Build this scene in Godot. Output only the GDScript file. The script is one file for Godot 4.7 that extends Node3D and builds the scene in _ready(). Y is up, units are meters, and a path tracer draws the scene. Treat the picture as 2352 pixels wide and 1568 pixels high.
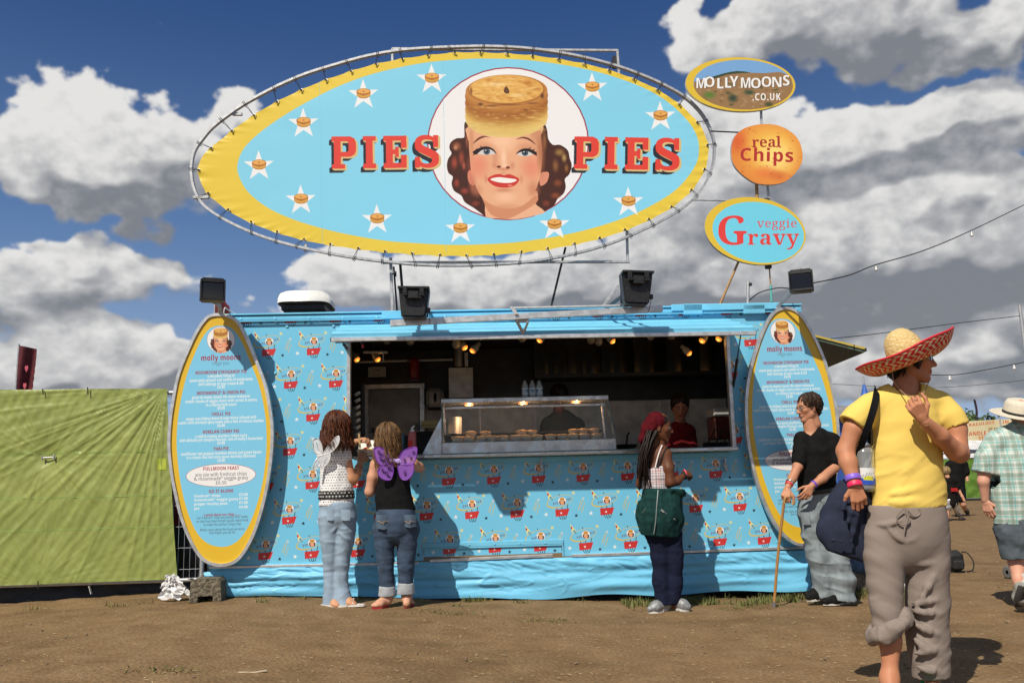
extends Node3D
# A pie stall at a festival. Camera, sky, sun and exposure first, then the setting, then the things.
const F_LEN := 1950.0  # focal length in pixels of a frame 2352 wide
const EYE := Vector3(0, 1.25, 0)
var cam_basis := Basis(Vector3.RIGHT, deg_to_rad(8.63)) * Basis(Vector3.BACK, deg_to_rad(-1.52))
var van := Transform3D(Basis(Vector3.UP, deg_to_rad(2.6)), Vector3(0, 0, -7.75))  # the trailer's frame: x along its front, y up, z out of its front
const SUN_TRAVEL := Vector3(0.45, -1.0, -0.76)
var rng := RandomNumberGenerator.new()
var taken := {}
var M := {}  # materials

func _ready() -> void:
	rng.seed = 7
	var cam := Camera3D.new()
	cam.name = "camera"
	cam.fov = rad_to_deg(2.0 * atan(784.0 / F_LEN))
	cam.near = 0.05
	cam.far = 900.0
	cam.transform = Transform3D(cam_basis, EYE)
	add_child(cam)
	var env := Environment.new()
	env.background_mode = Environment.BG_SKY
	env.sky = Sky.new()
	env.sky.sky_material = make_sky()
	env.tonemap_mode = Environment.TONE_MAPPER_LINEAR
	env.tonemap_exposure = 1.0
	env.background_energy_multiplier = 1.0
	env.sdfgi_enabled = true
	env.ssao_enabled = true
	env.ssil_enabled = true
	var we := WorldEnvironment.new()
	we.name = "world_environment"
	we.environment = env
	add_child(we)
	var sun := DirectionalLight3D.new()
	sun.name = "sun"
	sun.light_color = Color(1.0, 0.965, 0.9)
	sun.light_energy = 1.6
	sun.light_angular_distance = 0.5
	sun.shadow_enabled = true
	add_child(sun)
	sun.look_at_from_position(-SUN_TRAVEL * 10.0, Vector3.ZERO, Vector3.UP)
	make_materials()
	build_ground()
	build_trailer()
	build_interior()
	build_big_sign()
	build_pole_signs()
	build_menu_boards()
	build_floodlights()
	build_left_side()
	build_background()
	build_counter_goods()
	build_people()

# ---------- where things are: rays through the photograph meet planes that stand in the world
func ray(px: float, py: float) -> Vector3:
	return cam_basis * Vector3((px - 1176.0) / F_LEN, -(py - 784.0) / F_LEN, -1.0)

func W(px: float, py: float, depth: float) -> Vector3:
	var r := ray(px, py)
	return EYE + r * (depth / -r.z)

func L(px: float, py: float, z := 0.0) -> Vector3:  # the point of the trailer's plane at z, in the trailer's frame
	var inv := van.affine_inverse()
	var o := inv * EYE
	var d := inv.basis * ray(px, py)
	return o + d * ((z - o.z) / d.z)

func L2(px: float, py: float, z := 0.0) -> Vector2:
	var p := L(px, py, z)
	return Vector2(p.x, p.y)

func gh(x: float, z: float) -> float:  # height of the ground
	var d := -z
	var y := 0.12 - 0.045 * clampf(x, -2.2, 1.2) + 0.03 * clampf(x + 2.6, -2.5, 0.0)
	y *= smoothstep(0.0, 4.0, d)
	y -= 0.021 * clampf(d - 9.0, 0.0, 50.0)
	return y

func on_ground(px: float, depth: float) -> Vector3:  # the ground below a column of the photograph at a depth
	var p := W(px, 1200, depth)
	return Vector3(p.x, gh(p.x, p.z), p.z)

# ---------- naming
func numbered(called: String) -> String:
	var n: int = taken.get(called, 0)
	taken[called] = n + 1
	return called if n == 0 else "%s_%03d" % [called, n]

func tag(o: Node, label: String, category: String, group := "") -> Node:
	o.set_meta("label", label)
	o.set_meta("category", category)
	if group != "":
		o.set_meta("group", group)
	return o

func thing(called: String, label: String, category: String, at := Transform3D(), group := "") -> Node3D:
	var o := Node3D.new()
	o.name = numbered(called)
	add_child(o)
	o.transform = at
	tag(o, label, category, group)
	return o

func at_point(p: Vector3) -> Transform3D:
	return Transform3D(Basis(), p)

func put(called: String, mb: MB, m: Material, parent: Node) -> MeshInstance3D:
	var o := MeshInstance3D.new()
	o.name = called
	o.mesh = mb.commit()
	o.material_override = null
	if o.mesh.get_surface_count():
		o.mesh.surface_set_material(0, m)
	parent.add_child(o, true)
	return o

func again(src: MeshInstance3D, called: String, at: Transform3D, parent: Node) -> MeshInstance3D:  # another piece that shares the mesh
	var o := MeshInstance3D.new()
	o.name = called
	o.mesh = src.mesh
	o.transform = at
	parent.add_child(o, true)
	return o

func single(called: String, label: String, category: String, mb: MB, m: Material, at := Transform3D(), group := "") -> MeshInstance3D:
	var o := put(numbered(called), mb, m, self)
	o.transform = at
	tag(o, label, category, group)
	return o

func setting(called: String, mb: MB, m: Material) -> MeshInstance3D:
	var o := put(numbered(called), mb, m, self)
	o.set_meta("kind", "structure")
	return o

# ---------- mesh building
class MB:
	var v := PackedVector3Array()
	var n := PackedVector3Array()
	var t := PackedVector2Array()
	var c := PackedColorArray()
	var ix := PackedInt32Array()
	var coloured := false

	func commit() -> ArrayMesh:
		var a := []
		a.resize(Mesh.ARRAY_MAX)
		a[Mesh.ARRAY_VERTEX] = v
		a[Mesh.ARRAY_NORMAL] = n
		a[Mesh.ARRAY_TEX_UV] = t
		if coloured:
			a[Mesh.ARRAY_COLOR] = c
		a[Mesh.ARRAY_INDEX] = ix
		var m := ArrayMesh.new()
		if ix.size():
			m.add_surface_from_arrays(Mesh.PRIMITIVE_TRIANGLES, a)
		return m

	func vert(p: Vector3, nn: Vector3, uv := Vector2.ZERO, col := Color.WHITE) -> int:
		v.append(p)
		n.append(nn)
		t.append(uv)
		c.append(col)
		return v.size() - 1

	func tri(i: int, j: int, k: int) -> void:  # turned so that it faces along its normals
		var g := (v[k] - v[i]).cross(v[j] - v[i])
		if g.dot(n[i] + n[j] + n[k]) < 0.0:
			ix.append_array(PackedInt32Array([i, k, j]))
		else:
			ix.append_array(PackedInt32Array([i, j, k]))

	func quad(a: Vector3, b: Vector3, cc: Vector3, d: Vector3, nn := Vector3.ZERO, ua := Vector2(0, 0), ub := Vector2(1, 0), uc := Vector2(1, 1), ud := Vector2(0, 1)) -> void:
		if nn == Vector3.ZERO:
			nn = (cc - a).cross(b - a).normalized()
		var i := vert(a, nn, ua)
		var j := vert(b, nn, ub)
		var k := vert(cc, nn, uc)
		var l := vert(d, nn, ud)
		tri(i, j, k)
		tri(i, k, l)

	func box(at: Vector3, s: Vector3, b := Basis(), bevel := 0.0) -> void:
		var h := s * 0.5
		if bevel <= 0.0:
			for ax in 3:
				for sg in [-1.0, 1.0]:
					var nn := Vector3.ZERO
					nn[ax] = sg
					var u := Vector3.ZERO
					u[(ax + 1) % 3] = h[(ax + 1) % 3]
					var w := Vector3.ZERO
					w[(ax + 2) % 3] = h[(ax + 2) % 3]
					var o: Vector3 = nn * h[ax]
					quad(at + b * (o - u - w), at + b * (o + u - w), at + b * (o + u + w), at + b * (o - u + w), b * nn)
			return
		var e := minf(bevel, minf(h.x, minf(h.y, h.z)) * 0.99)
		for ax in 3:
			var a1 := (ax + 1) % 3
			var a2 := (ax + 2) % 3
			for sg in [-1.0, 1.0]:
				var nn := Vector3.ZERO
				nn[ax] = sg
				var u := Vector3.ZERO
				u[a1] = h[a1] - e
				var w := Vector3.ZERO
				w[a2] = h[a2] - e
				var o: Vector3 = nn * h[ax]
				quad(at + b * (o - u - w), at + b * (o + u - w), at + b * (o + u + w), at + b * (o - u + w), b * nn)
			for s1 in [-1.0, 1.0]:  # the bevels that run along ax
				for s2 in [-1.0, 1.0]:
					var r := Vector3.ZERO
					r[ax] = h[ax] - e
					var p1 := Vector3.ZERO
					p1[a1] = s1 * h[a1]
					p1[a2] = s2 * (h[a2] - e)
					var p2 := Vector3.ZERO
					p2[a1] = s1 * (h[a1] - e)
					p2[a2] = s2 * h[a2]
					var nn := Vector3.ZERO
					nn[a1] = s1
					nn[a2] = s2
					quad(at + b * (p1 - r), at + b * (p1 + r), at + b * (p2 + r), at + b * (p2 - r), (b * nn).normalized())
		for sx in [-1.0, 1.0]:
			for sy in [-1.0, 1.0]:
				for sz in [-1.0, 1.0]:
					var q := Vector3(sx, sy, sz)
					var nn: Vector3 = (b * q).normalized()
					var i := vert(at + b * (q * Vector3(h.x, h.y - e, h.z - e)), nn)
					var j := vert(at + b * (q * Vector3(h.x - e, h.y, h.z - e)), nn)
					var k := vert(at + b * (q * Vector3(h.x - e, h.y - e, h.z)), nn)
					tri(i, j, k)

	func bar(a: Vector3, b: Vector3, wide: float, thick: float, up := Vector3.UP, bevel := 0.0) -> void:
		var z := (b - a).normalized()
		if absf(z.dot(up)) > 0.98:
			up = Vector3.BACK
		var x := up.cross(z).normalized()
		box((a + b) * 0.5, Vector3(wide, thick, a.distance_to(b)), Basis(x, z.cross(x), z), bevel)

	func tube(pts: PackedVector3Array, radii: Variant, sides := 8, closed := false, flat := 1.0, caps := true) -> void:
		var k := pts.size()
		var frame_x := Vector3.ZERO
		var first := v.size()
		for i in k:
			var dir: Vector3
			if closed:
				dir = pts[(i + 1) % k] - pts[(i + k - 1) % k]
			else:
				dir = pts[mini(i + 1, k - 1)] - pts[maxi(i - 1, 0)]
			dir = dir.normalized()
			if frame_x == Vector3.ZERO:
				frame_x = dir.cross(Vector3.UP if absf(dir.y) < 0.9 else Vector3.BACK).normalized()
			frame_x = (frame_x - dir * frame_x.dot(dir)).normalized()
			var fy := dir.cross(frame_x)
			var r: float = radii[i] if radii is Array or radii is PackedFloat32Array else radii
			for s in sides + 1:
				var an := TAU * s / sides
				var nn := frame_x * cos(an) + fy * sin(an)
				vert(pts[i] + (frame_x * cos(an) + fy * sin(an) * flat) * r, nn, Vector2(float(s) / sides, float(i) / k))
		var rows := k if closed else k - 1
		for i in rows:
			for s in sides:
				var a := first + i * (sides + 1) + s
				var b := first + ((i + 1) % k) * (sides + 1) + s
				tri(a, a + 1, b + 1)
				tri(a, b + 1, b)
		if not closed and caps:
			for e in [0, k - 1]:
				var nn := (pts[0] - pts[1]).normalized() if e == 0 else (pts[k - 1] - pts[k - 2]).normalized()
				var m := vert(pts[e], nn)
				var f := v.size()
				for s in sides:
					vert(v[first + e * (sides + 1) + s], nn)
				for s in sides:
					tri(m, f + s, f + (s + 1) % sides)

	func lathe(profile: PackedVector2Array, sides: int, xf := Transform3D(), squash := 1.0) -> void:  # profile of (radius, height)
		var first := v.size()
		var k := profile.size()
		for i in k:
			var d := profile[mini(i + 1, k - 1)] - profile[maxi(i - 1, 0)]
			var nr := Vector2(d.y, -d.x).normalized()
			for s in sides + 1:
				var an := TAU * s / sides
				var p := Vector3(cos(an) * profile[i].x, profile[i].y, sin(an) * profile[i].x * squash)
				vert(xf * p, (xf.basis * Vector3(cos(an) * nr.x, nr.y, sin(an) * nr.x)).normalized(), Vector2(float(s) / sides, float(i) / maxf(k - 1, 1)))
		for i in k - 1:
			for s in sides:
				var a := first + i * (sides + 1) + s
				var b := a + sides + 1
				tri(a, a + 1, b + 1)
				tri(a, b + 1, b)

	func poly(pts: PackedVector2Array, z0: float, z1: float, xf := Transform3D(), uv: Variant = null, back := true) -> void:  # a plate of that outline
		var tris := Geometry2D.triangulate_polygon(pts)
		for side in ([0, 1] if back else [0]):
			var z := z1 if side == 0 else z0
			var nn := (xf.basis * Vector3(0, 0, 1 if side == 0 else -1)).normalized()
			var first := v.size()
			for p in pts:
				vert(xf * Vector3(p.x, p.y, z), nn, uv.call(p) if uv != null else p)
			for i in range(0, tris.size(), 3):
				tri(first + tris[i], first + tris[i + 1], first + tris[i + 2])
		var cw := Geometry2D.is_polygon_clockwise(pts)
		for i in pts.size():
			var a := pts[i]
			var b := pts[(i + 1) % pts.size()]
			var e := b - a
			var nn2 := Vector2(e.y, -e.x).normalized() * (-1.0 if cw else 1.0)
			quad(xf * Vector3(a.x, a.y, z0), xf * Vector3(b.x, b.y, z0), xf * Vector3(b.x, b.y, z1), xf * Vector3(a.x, a.y, z1), (xf.basis * Vector3(nn2.x, nn2.y, 0)).normalized(), uv.call(a) if uv != null else a, uv.call(b) if uv != null else b, uv.call(b) if uv != null else b, uv.call(a) if uv != null else a)

	func sheet(nu: int, nv: int, fn: Callable, uv_scale := Vector2.ONE) -> void:  # a smooth surface fn(u, v) -> point
		var first := v.size()
		for j in nv + 1:
			for i in nu + 1:
				vert(fn.call(float(i) / nu, float(j) / nv), Vector3.ZERO, Vector2(float(i) / nu, float(j) / nv) * uv_scale)
		var row := nu + 1
		for j in nv + 1:
			for i in nu + 1:
				var a := v[first + j * row + mini(i + 1, nu)] - v[first + j * row + maxi(i - 1, 0)]
				var b := v[first + mini(j + 1, nv) * row + i] - v[first + maxi(j - 1, 0) * row + i]
				n[first + j * row + i] = a.cross(b).normalized()
		for j in nv:
			for i in nu:
				var p := first + j * row + i
				tri(p, p + 1, p + row + 1)
				tri(p, p + row + 1, p + row)

	func thick_sheet(nu: int, nv: int, fn: Callable, thick: float) -> void:  # the same with a back and closed edges
		var first := v.size()
		sheet(nu, nv, fn)
		var count := v.size() - first
		var row := nu + 1
		for i in count:
			vert(v[first + i] - n[first + i] * thick, -n[first + i], t[first + i])
		for j in nv:
			for i in nu:
				var p := first + count + j * row + i
				tri(p, p + 1, p + row + 1)
				tri(p, p + row + 1, p + row)
		var rim: Array[int] = []
		for i in nu:
			rim.append(i)
		for j in nv:
			rim.append(j * row + nu)
		for i in nu:
			rim.append(nv * row + nu - i)
		for j in nv:
			rim.append((nv - j) * row)
		for k in rim.size():
			var a: int = first + rim[k]
			var b: int = first + rim[(k + 1) % rim.size()]
			quad(v[a], v[b], v[b + count], v[a + count])

	func append(o: MB, xf := Transform3D()) -> void:
		var base := v.size()
		for i in o.v.size():
			vert(xf * o.v[i], (xf.basis * o.n[i]).normalized(), o.t[i], o.c[i])
		for i in o.ix:
			ix.append(base + i)
		coloured = coloured or o.coloured

func smooth_loop(pts: Array, steps := 5) -> PackedVector2Array:  # a closed curve through points
	var out := PackedVector2Array()
	var k := pts.size()
	for i in k:
		var a: Vector2 = pts[(i + k - 1) % k]
		var b: Vector2 = pts[i]
		var c: Vector2 = pts[(i + 1) % k]
		var d: Vector2 = pts[(i + 2) % k]
		for s in steps:
			out.append(b.cubic_interpolate(c, a, d, float(s) / steps))
	return out

func smooth_line(pts: PackedVector3Array, steps := 5) -> PackedVector3Array:
	var out := PackedVector3Array()
	var k := pts.size()
	for i in k - 1:
		for s in steps:
			out.append(pts[i].cubic_interpolate(pts[i + 1], pts[maxi(i - 1, 0)], pts[mini(i + 2, k - 1)], float(s) / steps))
	out.append(pts[k - 1])
	return out

func flat_pairs(a: Array) -> Array:  # [x, y, x, y ...] -> points
	var out := []
	for i in range(0, a.size(), 2):
		out.append(Vector2(a[i], a[i + 1]))
	return out

# ---------- materials
func mat(r: float, g: float, b: float, rough := 0.7, metal := 0.0, spec := 0.5) -> StandardMaterial3D:
	var m := StandardMaterial3D.new()
	m.albedo_color = Color(r, g, b).linear_to_srgb()
	m.roughness = rough
	m.metallic = metal
	m.metallic_specular = spec
	return m

func noise_tex(seed_: int, freq: float, lo: Color, hi: Color, size := 256, gain := 1.0, bias := 0.0, octaves := 4) -> ImageTexture:
	var nz := FastNoiseLite.new()
	nz.seed = seed_
	nz.frequency = freq
	nz.fractal_octaves = octaves
	var im := nz.get_seamless_image(size, size)
	im.convert(Image.FORMAT_RGB8)
	for y in size:
		for x in size:
			var k := clampf((im.get_pixel(x, y).r - 0.5) * gain + 0.5 + bias, 0.0, 1.0)
			im.set_pixel(x, y, lo.lerp(hi, k).linear_to_srgb())
	return ImageTexture.create_from_image(im)

var greys := {}
func grey_tex(seed_: int, freq: float, size := 256, octaves := 4) -> ImageTexture:
	var key := "%.3f %d" % [freq, octaves]
	if not greys.has(key):
		var nz := FastNoiseLite.new()
		nz.seed = seed_
		nz.frequency = freq
		nz.fractal_octaves = octaves
		var im := nz.get_seamless_image(size, size)
		im.convert(Image.FORMAT_RGB8)
		greys[key] = ImageTexture.create_from_image(im)
	return greys[key]

func mottle(vary: float) -> ImageTexture:  # a pale grey unevenness shared by all things worn to the same degree
	vary = [.06, .12, .2, .3, .4][clampi(roundi(vary * 10.0 - .2), 0, 4)]
	if not greys.has(vary):
		greys[vary] = noise_tex(int(vary * 100), .03, Color.WHITE * (1.0 - 2.0 * vary), Color.WHITE, 128, 2.0)
	return greys[vary]

func tri_map(m: StandardMaterial3D, tex: Texture2D, scale: Vector3, world := false) -> StandardMaterial3D:
	m.albedo_texture = tex
	m.albedo_color = Color.WHITE
	m.uv1_triplanar = true
	m.uv1_world_triplanar = world
	m.uv1_scale = scale
	return m

func relief(m: StandardMaterial3D, tex: Texture2D, cm: float) -> StandardMaterial3D:
	m.heightmap_enabled = true
	m.heightmap_texture = tex
	m.heightmap_scale = cm
	return m

func worn(r: float, g: float, b: float, rough: float, metal: float, vary := 0.12, scale := 1.5, _seed := 3) -> StandardMaterial3D:  # a colour with faint uneven wear
	var m := mat(minf(r * (1 + vary), 1.0), minf(g * (1 + vary), 1.0), minf(b * (1 + vary), 1.0), rough, metal)
	var c := m.albedo_color
	tri_map(m, mottle(vary), Vector3.ONE * scale)
	m.albedo_color = c
	return m

func make_materials() -> void:
	M.blue = worn(0.17, 0.54, 0.78, 0.35, 0.0, 0.05, 0.8)
	M.steel = mat(0.56, 0.55, 0.53, 0.28, 0.75)
	M.steel.roughness_texture = grey_tex(5, 0.02, 128)
	M.steel.roughness = 0.55
	M.steel.uv1_triplanar = true
	M.steel.uv1_scale = Vector3(2, 2, 2)
	M.galv = worn(0.46, 0.47, 0.49, 0.5, 0.55, 0.12, 4.0, 8)
	M.alu = worn(0.66, 0.67, 0.68, 0.42, 0.75, 0.10, 3.0, 9)
	M.dark_metal = mat(0.05, 0.05, 0.055, 0.5, 0.6)
	M.black_plastic = worn(0.012, 0.012, 0.013, 0.42, 0.0, 0.3, 6.0, 4)
	M.black = mat(0.01, 0.01, 0.01, 0.8)
	M.white = worn(0.76, 0.76, 0.73, 0.4, 0.0, 0.06, 2.0, 6)
	M.rubber = mat(0.02, 0.02, 0.02, 0.7)
	M.glass = mat(0.9, 0.95, 0.95, 0.03)
	M.glass.albedo_color.a = 0.06
	M.glass.transparency = BaseMaterial3D.TRANSPARENCY_ALPHA
	M.wall_grey = worn(0.30, 0.31, 0.32, 0.5, 0.1, 0.1, 1.2, 12)
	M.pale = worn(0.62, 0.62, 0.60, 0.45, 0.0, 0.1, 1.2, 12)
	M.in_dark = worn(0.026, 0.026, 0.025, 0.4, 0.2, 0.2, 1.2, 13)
	M.wood_pole = worn(0.36, 0.20, 0.07, 0.6, 0.0, 0.25, 5.0, 14)
	M.cable = mat(0.015, 0.015, 0.015, 0.6)

# ---------- flat print: shapes and lettering filled into an image
class Canvas:
	var im: Image
	var w: int
	var h: int
	var tf: Callable  # from the artwork's own coordinates to pixels
	var ts := TextServerManager.get_primary_interface()

	func _init(w_: int, h_: int, bg: Color) -> void:
		w = w_
		h = h_
		im = Image.create(w, h, false, Image.FORMAT_RGBA8)
		im.fill(bg.linear_to_srgb())
		tf = func(p: Vector2) -> Vector2: return p

	func texture(shrink := false) -> ImageTexture:
		if shrink:
			im.resize(w / 2, h / 2, Image.INTERPOLATE_BILINEAR)
		return ImageTexture.create_from_image(im)

	func fill(loops: Array, col: Color) -> void:  # even-odd, loops in pixels
		var s := col.linear_to_srgb()
		var y0 := 1e9
		var y1 := -1e9
		var e := PackedFloat32Array()
		for l: PackedVector2Array in loops:
			for i in l.size():
				var a := l[i]
				var b := l[(i + 1) % l.size()]
				y0 = minf(y0, a.y)
				y1 = maxf(y1, a.y)
				if a.y == b.y:
					continue
				if a.y > b.y:
					var q := a
					a = b
					b = q
				e.append_array(PackedFloat32Array([a.y, b.y, a.x, (b.x - a.x) / (b.y - a.y)]))
		for y in range(maxi(0, floori(y0)), mini(h, ceili(y1) + 1)):
			var yy := y + 0.5
			var xs := PackedFloat32Array()
			for i in range(0, e.size(), 4):
				if e[i] <= yy and e[i + 1] > yy:
					xs.append(e[i + 2] + (yy - e[i]) * e[i + 3])
			xs.sort()
			for i in range(0, xs.size() - 1, 2):
				var xa := maxi(0, roundi(xs[i]))
				var xb := mini(w, roundi(xs[i + 1]))
				if xb > xa:
					if s.a >= 1.0:
						im.fill_rect(Rect2i(xa, y, xb - xa, 1), s)
					else:
						for x in range(xa, xb):
							var o := im.get_pixel(x, y)
							im.set_pixel(x, y, Color(lerpf(o.r, s.r, s.a), lerpf(o.g, s.g, s.a), lerpf(o.b, s.b, s.a)))

	func shape(pts: Array, col: Color, smooth := 0) -> void:
		var l := PackedVector2Array()
		var k := pts.size()
		for i in k:
			if smooth:
				for s in smooth:
					var a: Vector2 = pts[i]
					l.append(tf.call(a.cubic_interpolate(pts[(i + 1) % k], pts[(i + k - 1) % k], pts[(i + 2) % k], float(s) / smooth)))
			else:
				l.append(tf.call(pts[i]))
		fill([l], col)

	func xy(a: Array, col: Color, smooth := 0) -> void:
		var p := []
		for i in range(0, a.size(), 2):
			p.append(Vector2(a[i], a[i + 1]))
		shape(p, col, smooth)

	func oval(cx: float, cy: float, rx: float, ry: float, col: Color, rot := 0.0) -> void:
		var p := []
		for i in 40:
			p.append(Vector2(cx, cy) + (Vector2(cos(TAU * i / 40) * rx, sin(TAU * i / 40) * ry)).rotated(rot))
		shape(p, col)

	func star(cx: float, cy: float, r: float, col: Color, rot := 0.0) -> void:
		var p := []
		for i in 10:
			p.append(Vector2(cx, cy) + Vector2(0, -r if i % 2 == 0 else -r * 0.39).rotated(rot + TAU * i / 10))
		shape(p, col)

	func line(a: Array, wide: float, col: Color) -> void:
		for i in range(0, a.size() - 2, 2):
			var p := Vector2(a[i], a[i + 1])
			var q := Vector2(a[i + 2], a[i + 3])
			var o := (q - p).orthogonal().normalized() * wide * 0.5
			var d := (q - p).normalized() * wide * 0.3
			shape([p - d + o, q + d + o, q + d - o, p - d - o], col)

	func blob(cx: float, cy: float, rx: float, ry: float, col: Color, strength := 1.0) -> void:  # soft spot of ink
		var c: Vector2 = tf.call(Vector2(cx, cy))
		var ex: float = absf((tf.call(Vector2(cx + rx, cy)) as Vector2).x - c.x)
		var ey: float = absf((tf.call(Vector2(cx, cy + ry)) as Vector2).y - c.y)
		var s := col.linear_to_srgb()
		for y in range(maxi(0, int(c.y - ey)), mini(h, int(c.y + ey) + 1)):
			for x in range(maxi(0, int(c.x - ex)), mini(w, int(c.x + ex) + 1)):
				var d := Vector2((x - c.x) / maxf(ex, 0.5), (y - c.y) / maxf(ey, 0.5)).length_squared()
				if d < 1.0:
					var k := (1.0 - d) * (1.0 - d) * strength
					var o := im.get_pixel(x, y)
					im.set_pixel(x, y, Color(lerpf(o.r, s.r, k), lerpf(o.g, s.g, k), lerpf(o.b, s.b, k)))

	func fit(txt: String, font: SystemFont, x: float, y: float, size: float, wide: float, col: Color, rot := 0.0, slant := 0.0) -> void:  # centred, stretched to a width
		var rid: RID = font.get_rids()[0]
		var n := 0.0
		for ch in txt:
			n += ts.font_get_glyph_advance(rid, 64, ts.font_get_glyph_index(rid, 64, ch.unicode_at(0), 0)).x
		write(txt, font, x, y, size, col, .5, rot, wide / (n * size / 64.0), 0.0, slant)

	func write(txt: String, font: SystemFont, x: float, y: float, size: float, col: Color, align := 0.5, rot := 0.0, stretch := 1.0, spread := 0.0, slant := 0.0) -> void:
		var rid: RID = font.get_rids()[0]
		var glyphs := []
		var wide := 0.0
		for ch in txt:
			var g := ts.font_get_glyph_index(rid, 64, ch.unicode_at(0), 0)
			glyphs.append([g, wide])
			wide += ts.font_get_glyph_advance(rid, 64, g).x + spread * 64.0
		var k := size / 64.0
		for g in glyphs:
			var d := ts.font_get_glyph_contours(rid, 64, g[0])
			if not d.has("points"):
				continue
			var pts: PackedVector3Array = d.points
			var ends: PackedInt32Array = d.contours
			var loops := []
			var from := 0
			for en in ends:
				var raw := pts.slice(from, en + 1)
				from = en + 1
				var full := []  # with the points that lie on the curve between two control points
				for i in raw.size():
					var a := raw[i]
					var b := raw[(i + 1) % raw.size()]
					full.append(a)
					if a.z != 1.0 and b.z != 1.0:
						full.append(Vector3((a.x + b.x) / 2, (a.y + b.y) / 2, 1.0))
				var l := PackedVector2Array()
				for i in full.size():
					var a: Vector3 = full[i]
					var pos := [Vector2(a.x, a.y)]
					if a.z != 1.0:
						var p: Vector3 = full[(i + full.size() - 1) % full.size()]
						var q: Vector3 = full[(i + 1) % full.size()]
						pos = []
						for s in [0.33, 0.67]:
							pos.append(Vector2(p.x, p.y) * (1 - s) * (1 - s) + Vector2(a.x, a.y) * 2 * s * (1 - s) + Vector2(q.x, q.y) * s * s)
					for o: Vector2 in pos:
						var r := Vector2((o.x + g[1] - wide * align - o.y * slant) * k * stretch, o.y * k).rotated(rot)
						l.append(tf.call(Vector2(x, y) + r))
				loops.append(l)
			fill(loops, col)

func font(serif: bool, bold: bool) -> SystemFont:
	var f := SystemFont.new()
	f.font_names = PackedStringArray(["Droid Serif" if serif else "Droid Sans"])
	f.font_weight = 700 if bold else 400
	return f

func draw_pie(cv: Canvas, cx: float, cy: float, r: float) -> void:  # the small pie on a star
	cv.xy([cx - r, cy - r * .25, cx + r, cy - r * .25, cx + r * .97, cy + r * .45, cx + r * .5, cy + r * .72, cx, cy + r * .8, cx - r * .5, cy + r * .72, cx - r * .95, cy + r * .45], Color(.42, .15, .02))
	cv.xy([cx - r * .96, cy + r * .1, cx, cy + r * .42, cx + r * .97, cy + r * .1, cx + r * .9, cy + r * .45, cx, cy + r * .72, cx - r * .88, cy + r * .45], Color(.62, .34, .07))
	cv.oval(cx, cy - r * .22, r, r * .42, Color(.38, .12, .02))
	cv.oval(cx, cy - r * .24, r * .9, r * .34, Color(.74, .38, .09))
	cv.oval(cx, cy - r * .22, r * .1, r * .07, Color(.1, .03, .01))

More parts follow.
